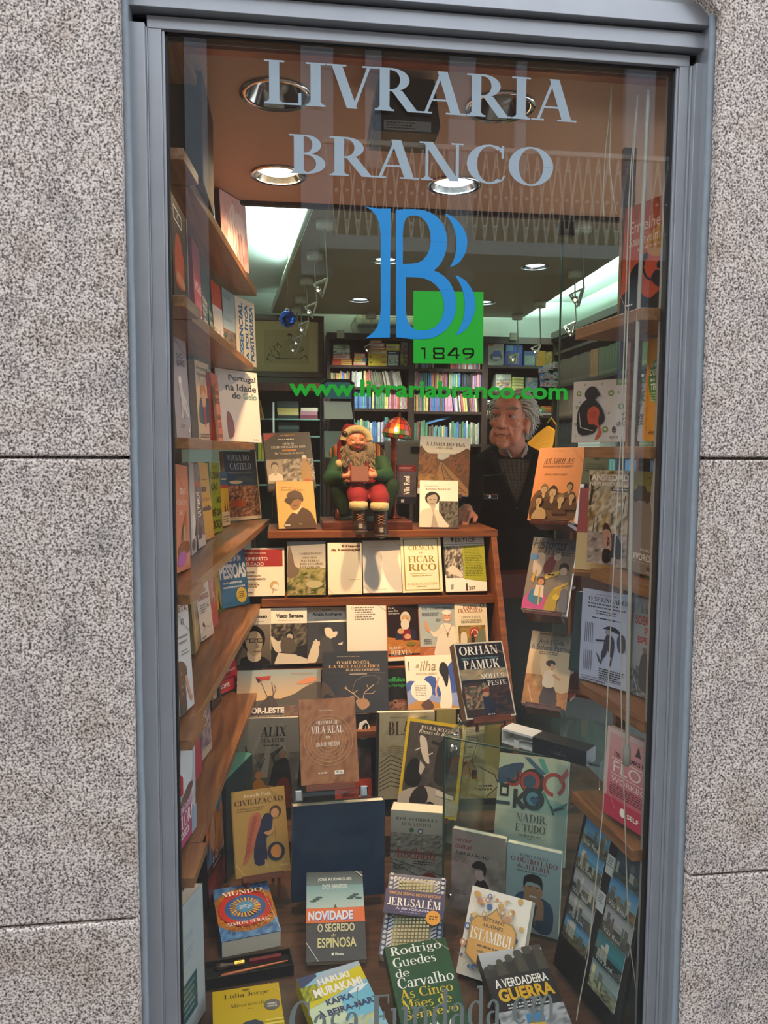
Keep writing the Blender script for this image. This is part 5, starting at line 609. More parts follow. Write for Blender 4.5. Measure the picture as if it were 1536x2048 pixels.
def jazz(a):
    a.R(0,0,1,1,'#85786a'); a.R(0,.88,1,1,'#5a6068'); a.R(.3,.82,1,.9,'#5a6068')
    a.T('Histórias',.03,.84,.78,.99,K,'i'); a.T('Jazz',.24,.74,.66,.84,K,'i'); a.T('do',.86,.86,.98,.92,K,'i'); a.S(.7,.76,.96,.82,2,K)
    a.P([(.1,.72),(.12,.5),(.26,.46),(.34,.6),(.34,.76),(.2,.78)],'#c2b2a0',1); a.E(.1,.72,.1,.05,'#4a78a8')
    a.P([(.34,.62),(.5,.76),(.6,.7),(.54,.52),(.4,.5)],'#6a2c30',1); a.E(.62,.74,.08,.05,'#b8a898'); a.P([(.4,.42),(.7,.5),(.72,.56),(.42,.5)],'#d2b24a'); a.S(.46,.47,.66,.52,1,K)
    a.E(.8,.6,.11,.07,'#1c1816'); a.E(.8,.55,.08,.06,'#b8a898'); a.P([(.7,.46),(.74,.5),(.94,.48),(.96,.3),(.76,.3)],'#8f8578',1)
    a.P([(.02,.02),(.06,.2),(.3,.34),(.46,.22),(.6,.02)],'#c84a8a',1); a.P([(.1,.14),(.2,.3),(.42,.2),(.36,.08)],'#3f7a98',1); a.P([(.22,.2),(.24,.34),(.42,.34),(.44,.18)],'#e0d2bc'); a.E(.34,.4,.09,.06,'#4a2a1c'); a.E(.34,.385,.07,.045,'#c98a5a'); a.L([(.34,.32),(.36,.08)],.02,'#d2a83a')
    a.P([(.5,.02),(.56,.22),(.7,.34),(.86,.3),(.88,.2),(.76,.18),(.74,.02)],'#b89a24',1); a.O(.72,.2,.07,'#d9bd3a'); a.L([(.66,.3),(.94,.4)],.03,'#c9a83a'); a.P([(.1,.4),(.2,.56),(.18,.36)],'#c9a03a'); a.P([(.8,.28),(.94,.3),(.98,.02),(.84,.02)],'#6a6a72',1)
cover('jazz', 'grey book with cartoon musicians in pink, blue and yellow, middle ledge of the stand', '#85786a', jazz, 'paperback', '#4a443e')
cover('gide', 'beige novel with a woman in white blouse and dark skirt, lowest ledge of the stand', '#b59a78', lambda a: (a.G(0,.7,1,1,'#6a675e','#a8a498'), a.G(0,.0,1,.74,'#d9bd94','#b08450'), a.N(0,0,1,.4,['#8a5a2a','#b07a3a','#9a683a','#c09458'],4,12,12,4), a.P([(.5,.28),(1,.22),(1,.72),(.3,.66)],'#dcc39c',1), a.T('André Gide',.2,.83,.78,.9,'#33312c','s'), a.T('A Sinfonia Pastoral',.04,.74,.97,.82,'#33312c','s'), a.S(.24,.68,.8,.73,2,'#6a5e4c'), a.P([(.4,.02),(.44,.24),(.56,.28),(.7,.24),(.78,.02)],'#3a2c28',1), a.P([(.42,.26),(.42,.42),(.52,.48),(.64,.44),(.66,.26)],'#e6d6bc',1), a.E(.54,.57,.11,.045,'#2a1f1a'), a.P([(.54,.56),(.62,.56),(.64,.5),(.56,.48)],'#c99c78',1), a.L([(.62,.42),(.8,.36)],.03,'#c99c78'), a.S(.2,.96,.9,.98,1,'#33312c'), a.L([(.08,.26),(.24,.02)],.006,'#d9c09a'), a.L([(.84,.96),(1,.86)],.006,'#a8a090')), 'paperback', '#5a4c40')
cover('ansiedade', 'book with a crouching woman in black on an autumn path', '#a5946e', lambda a: (a.N(0,.3,1,1,['#5c4a24','#a8823c','#cfc4ac','#8a6a2c','#ded6c6','#4a3a1e'],3,16,20,5), a.N(0,0,1,.34,['#6a5a54','#a8988e','#8a7a72','#c4b5a8','#4a403c'],5,14,12,2,9), a.L([(.04,.62),(.1,.8),(.04,.95)],.04,'#33281a'), a.L([(.08,.76),(.3,.82)],.012,'#33281a'), a.L([(.8,.3),(.86,.5),(.84,.8)],.014,'#3a2c1a'), a.L([(.86,.46),(.94,.74)],.01,'#3a2c1a'), a.L([(.14,.34),(.18,.52)],.014,'#6a4a24'), a.T('ANSIEDADE',.06,.89,1.12,.96,Wt,'x'), a.T('NA PRIMEIRA PESSOA',.04,.835,1.1,.88,Wt,'b'), a.R(.6,.785,1,.82,K), a.T('ANDREIA SANTOS',.63,.793,.98,.812,Wt,'b'), a.P([(.6,.12),(.64,.3),(.74,.34),(.9,.22),(.9,.1),(.74,.08)],'#171314',1), a.P([(.4,.36),(.46,.44),(.56,.42),(.66,.28),(.6,.22),(.5,.34)],'#3a2220',1), a.P([(.42,.34),(.44,.16),(.52,.16),(.54,.3),(.6,.24),(.56,.14),(.64,.16),(.62,.34),(.5,.38)],'#b58470',1), a.P([(.42,.04),(.44,.16),(.62,.16),(.64,.06),(.52,.02)],'#141112',1), a.L([(.74,.1),(.76,.02)],.025,'#8a5a48')), 'paperback')
cover('divorcio', 'taupe book with olive top band and a dark old jeep', '#72655a', lambda a: (a.R(0,.8,1,1,'#75701c'), a.G(0,.72,1,.86,'#8a8226','#33301c'), a.P([(.1,.75),(.12,.81),(.2,.82),(.24,.86),(.46,.86),(.5,.81),(.62,.8),(.62,.74)],'#171412'), a.O(.2,.74,.07,'#12100f'), a.O(.52,.74,.07,'#12100f'), a.E(.36,.725,.34,.012,'#12100f'), a.S(.5,.93,.8,.95,1,'#3c3a14'), a.T('ESTADO CIVIL',.38,.225,.84,.25,'#c9bdae','b'), a.T('DIVORCIADO',.12,.13,.98,.2,'#d9cfc0','b'), a.S(.14,.1,.7,.12,1,'#9a8c7c'), a.T('e',.58,.05,.66,.085,K,'b'), a.T('edita',.54,.02,.7,.04,'#c9bdae','s')), 'paperback')
cover('seringador', 'pale blue almanac sheet with a walking hatted figure and vertical text columns', '#aeb6cc', lambda a: (a.S(.3,.945,.9,.965,1,'#8a7a94'), a.T('O SERINGADOR',.14,.88,1.0,.93,'#22222c','r'), a.S(.14,.8,.94,.87,2,'#55555f'), a.S(.3,.74,.8,.79,2,'#55555f'), a.S(.24,.69,.96,.715,1,K), *[a.L([(.1+.04*i,.42),(.1+.04*i,.64)],.008,'#6a6a78') for i in range(5)], *[a.L([(.1+.04*i,.12),(.1+.04*i,.34)],.008,'#6a6a78') for i in range(5)], a.P([(.48,.6),(.62,.64),(.78,.62),(.84,.57),(.6,.6)],'#2c2e3a',1), a.E(.58,.57,.05,.03,'#8a8a98'), a.P([(.56,.54),(.5,.4),(.46,.3),(.54,.3),(.6,.38),(.68,.3),(.72,.4),(.7,.52)],'#3a3c4a',1), a.L([(.34,.46),(.56,.48)],.016,'#33343f'), a.P([(.8,.56),(.92,.56),(.94,.42),(.84,.38),(.78,.46)],'#4a4c5a',1), a.L([(.5,.3),(.46,.22)],.016,'#33343f'), a.L([(.68,.3),(.66,.22)],.016,'#33343f'), a.P([(.36,.34),(.42,.3),(.48,.22),(.42,.24)],'#4a4c5a'), a.S(.44,.06,.96,.18,5,K), a.R(.08,.05,.9,.054,K), a.S(.08,.01,.6,.04,1,'#55555f')), 'almanac')
cover('sobreviver', 'grey book with red condensed capitals above a war-torn figure', '#8a8f92', lambda a: (a.G(0,.3,1,1,'#8f979c','#9a9a98'), a.T('Jaime R.',.3,.85,.84,.92,'#55585c','r'), a.T('SOBREVIVER',.16,.73,1.0,.82,'#a8352c','b'), a.T('PELA',.42,.63,.84,.71,'#a8352c','b'), a.T('ESPERANÇA',.24,.53,1.0,.61,'#a8352c','b'), a.N(0,0,1,.3,['#55585a','#8a8c8c','#3a3c3e','#a09a94'],5,12,12,6), a.P([(.3,.1),(.34,.4),(.5,.46),(.6,.36),(.58,.08)],'#4a4a4a',1), a.E(.44,.48,.06,.03,'#6a625c'), a.P([(.62,.2),(.66,.36),(.8,.34),(.82,.16)],'#a8605a',1), a.L([(.5,.44),(.62,.36)],.02,'#33302e'), a.L([(.06,.3),(.3,.0)],.008,'#c9c4bc')), 'paperback')
cover('flow', 'pink workbook cover with three small fir trees and thin white lettering', '#c9807f', lambda a: (a.R(0,0,1,1,'#c9b0ae'), a.G(.06,.22,1,.94,'#c99a98','#c0626c'), a.R(0,0,1,.22,'#b8344c'), *[a.P([(.52+.14*i,.8),(.57+.14*i,.92+.03*(i==1)),(.62+.14*i,.8)],'#4a3436') for i in range(3)], a.T('100 FORMAS PARA VIVER',.16,.70,1.1,.75,'#4a3034','b'), a.R(.12,.665,1,.672,Wt), a.T('FLOW',.16,.52,.96,.65,'#ead2ce','s'), a.R(.12,.495,1,.5,Wt), a.T('WORKBOOK',.14,.41,.96,.47,'#ead2ce','s'), a.S(.12,.26,.94,.39,5,'#6a2c38'), a.O(.38,.12,.05,Wt), a.T('SELF',.46,.09,.66,.14,Wt,'b'), a.L([(0,.4),(.24,.12)],.006,'#e0a0a0')), 'workbook')
cover('greenleaf', 'pale green leaflet with a small leaf emblem, hanging behind the crouching woman book', '#5f6b58', lambda a: (a.E(.5,.72,.16,.08,'#33402f'), a.S(.6,.66,.95,.78,3,'#3a4634'), a.S(.1,.3,.9,.55,4,'#38432f')), 'leaflet')
# ------------------------------------------------------------ materials of the place
def granite():
    m = bpy.data.materials.new('granite'); m.use_nodes = True; nt = m.node_tree; b = nt.nodes['Principled BSDF']; b.inputs['Roughness'].default_value = 0.85
    co = nt.nodes.new('ShaderNodeTexCoord'); L = nt.links.new
    def noise(sc, det=2): t = nt.nodes.new('ShaderNodeTexNoise'); t.inputs['Scale'].default_value = sc; t.inputs['Detail'].default_value = det; L(co.outputs['Object'], t.inputs['Vector']); return t
    def ramp(src, stops):
        r = nt.nodes.new('ShaderNodeValToRGB'); e = r.color_ramp.elements
        while len(e) < len(stops): e.new(0.5)
        for k, (p, c) in zip(e, stops): k.position = p; k.color = lin(c)
        L(src, r.inputs[0]); return r
    a = noise(250, 2); base = ramp(a.outputs['Fac'], [(.30, '#3a3836'), (.40, '#77716d'), (.50, '#b0a8a2'), (.60, '#d2cbc5'), (.75, '#e0dbd6')])
    big = noise(9, 4); tint = ramp(big.outputs['Fac'], [(.3, '#e2d6cc'), (.5, '#fbf4ee'), (.7, '#d9d3d2')])
    mx = nt.nodes.new('ShaderNodeMix'); mx.data_type = 'RGBA'; mx.blend_type = 'MULTIPLY'; mx.inputs[0].default_value = 1
    L(base.outputs[0], mx.inputs[6]); L(tint.outputs[0], mx.inputs[7]); L(mx.outputs[2], b.inputs['Base Color'])
    bp = nt.nodes.new('ShaderNodeBump'); bp.inputs['Strength'].default_value = 0.35; bp.inputs['Distance'].default_value = 0.003; L(a.outputs['Fac'], bp.inputs['Height']); L(bp.outputs[0], b.inputs['Normal']); return m
GRAN = granite()
ALU = mat('brushed_aluminium', '#9a9da1', 0.36, 0.5, noise=0.12, nscale=14)
ALUP = mat('painted_panel', '#a3a8ab', 0.5, 0.1, noise=0.08, nscale=8)
RUB = mat('black_gasket_shade', '#131416', 0.6); CAULK = mat('grey_sealant', '#7d868c', 0.7, noise=0.15, nscale=50, bump=0.4)
OAK = wood('oak_shelf', '#6a4226', '#91633a', 1); OAKX = wood('oak_rack', '#6b3a22', '#925834', 0); MAHOG = wood('mahogany', '#3c1a12', '#5c2a1c', 2, 9, 0.3)
DARKW = wood('dark_bookcase', '#1f130e', '#38241a', 2, 6, 0.45); DISPF = wood('display_floor_wood', '#3f2c22', '#614635', 0, 5, 0.42)
WHITEW = mat('white_wall', '#dfe8e0', 0.7, noise=0.03, nscale=4); CEILM = mat('beige_ceiling', '#a87f62', 0.55, noise=0.05, nscale=6); SHOPC = mat('olive_ceiling', '#8d8068', 0.5, noise=0.05, nscale=5)
GLASS = glassmat('shop_glass', (0.96, 0.98, 0.97), 1.52); GREENG = glassmat('green_glass', (0.92, 0.97, 0.945), 1.4); CLEARG = glassmat('clear_acrylic', (0.93, 0.96, 0.95), 1.45)
CHROME = mat('chrome', '#d8d8d8', 0.12, 1.0); BLACKP = mat('black_plastic', '#101113', 0.4); GREYV = mat('grey_vinyl', '#8b98a0', 0.5, spec=0.4); BLUEV = mat('blue_vinyl', '#067ab8', 0.45); GREENV = mat('green_vinyl', '#0f961c', 0.45)
GOLDV = mat('silver_vinyl', '#6b726e', 0.5)
XL, XR, ZT, ZB = -0.214, 0.763, 2.3025, 0.15
# ------------------------------------------------------------ the stone front
GY = -0.085
def stone_wall(name, x0, x1, joints, off):
    b = MB(); zs = [0.0]+joints+[3.4]
    for i in range(len(zs)-1):
        d = off[i]; b.box(x0, GY-d, zs[i]+.0025, x1, 0.010, zs[i+1]-.0025)
    b.box(x0+.01, GY+.03, 0, x1-.012, .009, 3.4)
    return struct(b.build(name, GRAN, bevel=.004))
jl = [atY(130, 1848, GY).z, atY(130, 915, GY).z]; jr = [atY(1460, 1748, GY).z, atY(1460, 917, GY).z]
xl_ = atY(256, 900, GY).x; xr_ = atY(1412, 900, GY).x
stone_wall('wall_left', -2.6, xl_, jl, [0.004, 0, 0]); stone_wall('wall_right', xr_, 3.4, jr, [0, 0, 0])
# arched lintel
zsp = atY(1432, 48, GY).z; cx = (xl_+xr_)/2; hw = (xr_-xl_)/2+.02; rise = 0.26; Rr = (hw*hw+rise*rise)/(2*rise)
b = MB(); arcp = [(cx+hw*t, zsp-(Rr-rise)+math.sqrt(max(0, Rr*Rr-(hw*t)**2))) for t in [i/12-1 for i in range(25)]]
poly = [(cx-hw, 3.4)]+arcp+[(cx+hw, 3.4)]
Mx = Matrix(((1,0,0,0),(0,0,1,0),(0,1,0,0),(0,0,0,1)))
b.prism(poly, GY+.004, .010, M=Mx); struct(b.build('wall_lintel', GRAN))
# street, opposite house front (seen only in the reflections)
COB = mat('cobbles', '#5a5854', 0.7, noise=0.5, nscale=9, bump=0.6); PLAST = mat('plaster_front', '#6b5a4c', 0.9, noise=0.1, nscale=3); PIL = mat('grey_pilaster', '#9ba3a8', 0.8, noise=0.06, nscale=5); IRON = mat('railing_iron', '#c9c4b8', 0.6)
b = MB(); b.box(-9, -9, -0.1, 9, 0.29, 0.0); struct(b.build('street_paving', COB))
b = MB(); b.box(-9, -6.6, 0, 9, -6.0, 5.7); struct(b.build('wall_opposite', PLAST))
for i, (x0, x1, z0, z1) in enumerate([(-.9,-.7,0,5.7),(.15,.45,3.2,5.7),(.75,.9,4.2,5.7),(1.55,1.8,3.2,5.7),(3.3,3.6,0,5.7),(-2.6,-2.2,0,5.7),(5.2,5.6,0,5.7),(2.2,2.3,4.2,5.7)]):
    b = MB(); b.box(x0, -6.0, z0, x1, -5.93, z1); struct(b.build('trim_%d' % (i+1), PIL))
b = MB(); b.box(.3, -6.0, 3.3, 3.6, -5.35, 3.42); struct(b.build('balcony_slab', PIL))
b = MB()
for i in range(34):
    x = .35+i*.095; b.tube([(x, -5.4, 3.42), (x+.095, -5.4, 4.2)], .008, 5); b.tube([(x+.095, -5.4, 3.42), (x, -5.4, 4.2)], .008, 5)
    for z in (3.55, 3.81, 4.07): b.ball((x, -5.4, z), .018, 6)
b.box(.33, -5.42, 4.2, 3.6, -5.38, 4.24); tag(b.build('balcony_railing', IRON), 'lattice iron balcony railing of the house across the street, reflected in the glass', 'railing')

# ------------------------------------------------------------ aluminium window
win = empty('window_1', ((XL+XR)/2, 0, 1.2)); struct(win)
def wb(b, name, m, root, bevel=0):
    o = b.build(name, m, None, bevel); o.data.transform(Matrix.Translation(-Vector(root.location))); o.parent = root; return o
b = MB()
def jamb(x0, x1, y, z0=0.0, z1=ZT): b.box(x0, y, z0, x1, .03, z1)
jamb(XL-.005, XL, -.012); jamb(XL-.029, XL-.005, -.016); jamb(XL-.031, XL-.029, -.02); jamb(XL-.064, XL-.031, -.034); jamb(XL-.067, XL-.064, -.04); jamb(xl_+.008, XL-.067, -.052, 0, 2.6)
jamb(XR, XR+.005, -.012); jamb(XR+.005, XR+.024, -.016); jamb(XR+.024, XR+.028, -.022); jamb(XR+.028, XR+.062, -.034); jamb(XR+.062, XR+.069, -.042); jamb(XR+.069, xr_-.008, -.052, 0, 2.6)
b.box(XL-.03, -.016, ZT, XR+.025, .03, ZT+.022); b.box(XL-.064, -.036, ZT+.026, XR+.062, .03, ZT+.055); b.box(XL-.067, -.052, ZT+.060, XR+.069, .03, ZT+.098)
wb(b, 'window_frame', ALU, win, .0012)
b = MB(); b.box(XL-.067, -.045, ZT+.101, XR+.069, .03, 2.95); wb(b, 'top_panel', ALUP, win)
b = MB(); b.box(XL-.03, -.006, ZT-.004, XR+.025, .02, ZT+.0005); b.box(XL-.064, -.008, ZT+.021, XR+.062, .02, ZT+.027); b.box(XL-.067, -.012, ZT+.054, XR+.069, .02, ZT+.061); b.box(XL-.067, -.02, ZT+.097, XR+.069, .02, ZT+.102)  # glass gasket, plus black strips painting the shade under the frame steps
b.box(XL-.0005, -.006, ZB, XL+.004, .012, ZT); b.box(XR-.004, -.006, ZB, XR+.0005, .012, ZT); wb(b, 'gasket_groove_shade', RUB, win)
b = MB(); b.box(XL, -.004, ZB, XR, .004, ZT-.003); wb(b, 'glass_pane', GLASS, win)
b = MB(); b.box(XL-.067, -.06, 0, XR+.069, .03, ZB); wb(b, 'sill_panel', ALU, win)
def caulk(x0, x1):
    v = []; 
    for i in range(90):
        z = i*.029; w = .0016*MN.noise(Vector((x0*9, z*14, 0))); v.append(((x0+x1)/2+w, -.058, z))
    c = MB(); c.tube(v, abs(x1-x0)*.75, 8); return c
wb(caulk(xl_-.001, xl_+.009), 'sealant_bead', CAULK, win); wb(caulk(xr_-.009, xr_+.001), 'sealant_bead', CAULK, win)

# ------------------------------------------------------------ lettering on the glass
def glassmesh(name, polys, m, y=-.0046, parent=None):
    o = MB()
    for i, p in enumerate(polys): o.face([(x, y-1e-5*(i % 23), z) for x, z in p])
    r = o.build(name, m); r.parent = parent
    return r
def boxed(ps, tl, br, hgt=None):
    """fit lettering polygons so that they span the glass between two picture points"""
    a, c = atY(*tl, 0), atY(*br, 0); xs = [x for p in ps for x, _ in p]; ys = [y for p in ps for _, y in p]
    x0, x1, y0, y1 = min(xs), max(xs), min(ys), max(ys)
    return [[(a.x+(x-x0)/(x1-x0)*(c.x-a.x), c.z+(y-y0)/(y1-y0)*(a.z-c.z)) for x, y in p] for p in ps]
tag(glassmesh('window_lettering', boxed(roman_text('LIVRARIA'), (528, 121), (1151, 247)), GREYV), 'upper line of big pale grey serif capitals on the window glass', 'sign', 'shop lettering on the glass')
tag(glassmesh('window_lettering', boxed(roman_text('BRANCO'), (578, 268), (1104, 376)), GREYV), 'second line of big pale grey serif capitals on the glass, above the blue emblem', 'sign', 'shop lettering on the glass')
tag(glassmesh('window_lettering', boxed(sans_text('www.livrariabranco.com', .03), (578, 757), (1133, 800)), GREENV), 'bright green web address in bold lowercase across the glass', 'sign', 'shop lettering on the glass')
ps = roman_text('Casa Fundada em'); ps = boxed(ps, (578, 2000), (1108, 2040))
tag(glassmesh('window_lettering', ps, GOLDV), 'dull grey serif founding words low on the glass', 'sign', 'shop lettering on the glass')
Ex, Ey, Es = 560, 380, 2.2588
def E2(pts):
    o = []
    for x, y in pts:
        p = atY(Ex+x/Es, Ey+y/Es, 0); o.append((p.x, p.z))
    return o
emb = empty('emblem_sign', atY(850, 570, 0)); tag(emb, 'blue double letter emblem over a green square on the window glass', 'sign', 'shop lettering on the glass')
def eb(name, outl, m, y): 
    ps = filled(outl); r = glassmesh(name, ps, m, y); r.data.transform(Matrix.Translation(-Vector(emb.location))); r.parent = emb
digs = [[(655,770),(700,770),(700,830),(685,830),(685,785),(655,785)], ]
def stroke(pts, w):
    l, r = [], []
    for i, p in enumerate(pts):
        a, c = Vector(pts[max(i-1, 0)]), Vector(pts[min(i+1, len(pts)-1)]); d = (c-a).normalized(); n = Vector((-d.y, d.x))*w/2
        l.append((p[0]+n.x, p[1]+n.y)); r.append((p[0]-n.x, p[1]-n.y))
    return l+r[::-1]
# date cut out of the green square, in full picture coordinates (x,y)
def F2(pts): return [((x-Ex)*Es, (y-Ey)*Es) for x, y in pts]
d1 = F2([(841,696),(850,696),(850,719),(847,719),(847,699.5),(841,699.5)])
d8o = F2([(866,696),(887,696),(888,699),(888,705),(885.5,707.5),(888,710),(888,717),(886,719),(866,719),(865,716),(865,710),(868,707.5),(865,705),(865,699)])
d8a = F2([(869.5,699.5),(883.5,699.5),(884.5,701),(884.5,704),(883,705.5),(871,705.5),(869,703.5),(869,700.5)]); d8b = F2([(870,709.5),(883.5,709.5),(884.5,711),(884.5,714.5),(883,715.7),(870,715.7),(869,714),(869,711)])
d4o = F2([(906,696),(914,696),(914,709.5),(918.5,709.5),(918.5,712.5),(914,712.5),(914,719),(910.5,719),(910.5,712.5),(894,712.5),(894,709.5)]); d4i = F2([(910.5,699.5),(910.5,709.5),(899.5,709.5)])
d9o = F2([(927,697),(944,697),(947,700),(947,710),(942,716),(936,719.5),(928,719.5),(928,716.5),(935,716),(940,712.5),(942,710),(927,710),(924,707.5),(924,700)]); d9i = F2([(929,700.5),(942,700.5),(943.5,702),(943.5,706.5),(929,706.5),(927.5,705),(927.5,702)])
sq = F2([(826,583),(966,585),(965,728),(826,727)])
eb('green_square', [E2(o_) for o_ in (sq, d1, d8o, d8a, d8b, d4o, d4i, d9o, d9i)], GREENV, -.0046)
st = [(385,78),(412,95),(432,118),(446,152),(453,200),(454,540),(449,585),(440,615),(422,643),(385,672),(430,669),(495,668),(498,88),(440,88)]
eb('blue_stem', [E2(st)], BLUEV, -.005)
bo = smooth_closed([(600,90),(650,96),(700,118),(735,160),(752,215),(752,250),(745,290),(728,330),(694,366)], 1)
outer = [(522,93)]+[(560,90),(600,90),(630,92),(655,97),(680,107),(703,121),(722,140),(737,163),(747,190),(752,215),(753,240),(750,268),(743,295),(731,323),(714,347),(692,367),(715,375),(742,394),(764,418),(780,448),(790,482),(793,520),(791,548),(783,578),(768,607),(748,633),(722,653),(695,667),(665,674),(630,676),(590,675),(556,671),(522,667)]
h1 = [(553,338),(553,200),(556,165),(563,140),(573,126),(590,119),(612,118),(635,126),(655,144),(669,170),(677,200),(679,235),(674,268),(663,295),(646,317),(625,330),(600,335)]
h2 = [(566,396),(620,397),(650,402),(678,414),(702,432),(720,455),(732,482),(739,512),(739,545),(732,575),(717,602),(697,622),(670,634),(640,637),(612,634),(592,622),(578,602),(570,575),(566,540)]
eb('blue_letter', [E2(outer), E2(h1), E2(h2)], BLUEV, -.005)
eb('blue_crescent', [E2(smooth_closed([(742,110),(772,122),(800,143),(824,174),(839,208),(843,240),(838,275),(825,306),(802,334),(765,352),(780,325),(790,290),(795,255),(792,212),(782,175),(766,140)], 2))], BLUEV, -.005)
eb('blue_crescent', [E2(smooth_closed([(790,388),(818,400),(843,420),(862,448),(875,480),(880,512),(877,548),(866,584),(845,620),(820,645),(790,658),(808,630),(822,595),(830,555),(832,512),(826,470),(813,430)], 2))], BLUEV, -.005)

def holed(b, rect, holes, r, z):
    for tri in filled([rect]+[[(x+r*math.cos(2*PI*k/28), y+r*math.sin(2*PI*k/28)) for k in range(28)] for x, y in holes]): b.face([(x, y, z) for x, y in tri])
# ------------------------------------------------------------ window display: floor, ceiling, walls
FZ = 0.235; HCZ = 2.345
b = MB(); b.box(-.42, .012, .15, 1.25, 1.55, FZ); struct(b.build('floor_display', DISPF))
b = MB(); holed(b, [(-1.2, .03), (1.9, .03), (1.9, 1.065), (-1.2, 1.065)], [(-.018, .31), (.495, .30), (-.018, .82), (.503, .83)], .069, HCZ); b.box(-1.2, .03, HCZ+.09, 1.9, 1.065, HCZ+.12); b.box(-1.2, 1.045, HCZ+.001, 1.9, 1.065, 3.05); struct(b.build('ceiling_display', CEILM))
b = MB(); b.box(-1.2, 1.067, HCZ-.013, 1.9, 1.085, HCZ+.07); struct(b.build('trim_9', DARKW))
b = MB(); b.box(-.55, .012, 0, -.43, 1.72, 2.34); struct(b.build('wall_display_left', wood('wall_panel_wood', '#2c1610', '#482619', 1, 6)))
b = MB(); b.box(1.02, .03, 0, 1.06, .36, 2.34); struct(b.build('wall_display_right', MATS['wall_panel_wood']))
b = MB(); b.box(XL-.06, .05, 2.306, XR+.10, .075, 2.344); tag(b.build('blind_rail', wood('rail_wood', '#7a3218', '#9a4522', 0)), 'reddish wooden blind rail along the top inside the glass', 'rail')
for i, (px, py) in enumerate([(430, 131), (868, 143), (1225, 158)]):
    p = atY(px, py, .05); b = MB(); b.lathe([(.0001, 0), (.008, 0), (.008, .004), (.0045, .006), (.0001, .006)], 14, Matrix.Translation((p.x, .049, 2.325)) @ Matrix.Rotation(PI/2, 4, 'X'))
    tag(b.build('screw_head', CHROME), ('pale round screw cap at the %s of the reddish blind rail' % ('left end', 'middle', 'right end')[i]), 'screw')
# recessed lights in the display ceiling
def downlight(x, y, z, r, lit, label, grp='recessed lights of the display ceiling', em='#ffe2b8', es=14):
    root = empty('recessed_light', (x, y, z)); tag(root, label, 'ceiling light', grp)
    b = MB(); b.lathe([(r, -.004), (r+.012, -.004), (r+.012, 0), (r, 0), (r, -.004)], 28); b.build('trim_ring', CHROME, root)
    b = MB(); b.lathe([(r, -.001), (r*.8, .035), (r*.45, .06), (.001, .062)], 24); rf = b.build('reflector', mat('reflector_metal', '#b8b4ac', .15, 1.0), root)
    b = MB(); b.ball((0, 0, .022), (r*.42, r*.42, .022) if not lit else (r*.9, r*.9, .02), 18); b.build('bulb', mat('lit_bulb'+em, '#ffffff', .4, emit=em, estr=es) if lit else mat('dull_bulb', '#8a8478', .3), rf)
    if lit: b = MB(); b.lathe([(r*.97, -.0015), (.001, -.0015)], 24); b.build('diffuser', glassmat('frosted_'+em, (1, 1, 1)) if 'frosted_'+em not in MATS else MATS['frosted_'+em], root)
b = MB()
for x, y, lit, l in [(-.018, .31, 0, 'unlit recessed light above the first big letter'), (.495, .30, 0, 'unlit recessed light behind the last big letters'), (-.018, .82, 1, 'glaring round recessed light left of the second letter line'), (.503, .83, 1, 'bluish bright recessed light below the second letter line')]:
    downlight(x, y, HCZ-.001, .069, lit, l, em='#ffe2b8' if x < .3 else '#d8ecff')
# black speaker under the display ceiling
p = atY(813, 265, .16); root = empty('ceiling_speaker', (p.x, .16, p.z)); tag(root, 'black tapered loudspeaker hanging under the display ceiling behind the letters', 'speaker')
b = MB(); b.prism([(-.073, .018), (-.069, .0), (.069, 0), (.073, .018), (.059, .112), (-.059, .112)], 0, .11, M=Mx); b.build('cabinet', BLACKP, root, .003)
b = MB(); b.box(-.066, -.012, -.004, .066, .1, .018); b.build('base_lip', BLACKP, root, .003)
a = Art(.1, .02); a.R(0, 0, 1, 1, '#8a8a88'); a.S(.05, .1, .7, .9, 3, '#2a2a2a'); o = a.m.build('type_label', MATT, root); o.location = (0, -.0135, -.002)
b = MB(); b.box(-.02, .04, .1125, .02, .08, HCZ-p.z-.0005); b.build('bracket', BLACKP, root)

# ------------------------------------------------------------ left shelf unit
def lx(y): return -.207+.083*y
lu = empty('left_shelf_unit', (-.3, .7, .235)); tag(lu, 'oak shelf unit along the left side of the window, filled with books', 'shelf unit')
def board(z, y1, near=True, y0=.165):
    b = MB(); 
    if near: b.prism([(-.42, .02), (lx(.02)+.018, .02), (lx(.16)+.018, .16), (-.42, .16)], z-.021, z+.001)
    b.prism([(-.42, y0), (lx(y0), y0), (lx(y1), y1), (-.42, y1)], z-.022, z)
    wb(b, 'shelf_board', OAK, lu, .0015)
for z, y1 in ((2.11, 1.29), (1.84, 1.17), (1.572, 1.22), (1.268, 1.68), (.975, 1.38), (.69, 1.27)): board(z, y1)
b = MB(); b.prism([(-.42, .02), (-.19, .02), (-.18, .19), (-.42, .19)], 2.30, 2.321); wb(b, 'shelf_board', OAK, lu)
for (y, z0, z1) in ((.44, 1.572, 1.818), (.44, 1.268, 1.55), (.40, .975, 1.246), (.44, 1.84, 2.088), (.42, .69, .953)):
    b = MB(); b.box(-.42, y, z0, -.285, y+.02, z1); wb(b, 'divider', OAK, lu)
b = MB(); b.box(-.428, .02, FZ, -.42, 1.70, 2.33); wb(b, 'back_panel', MATS['wall_panel_wood'], lu)
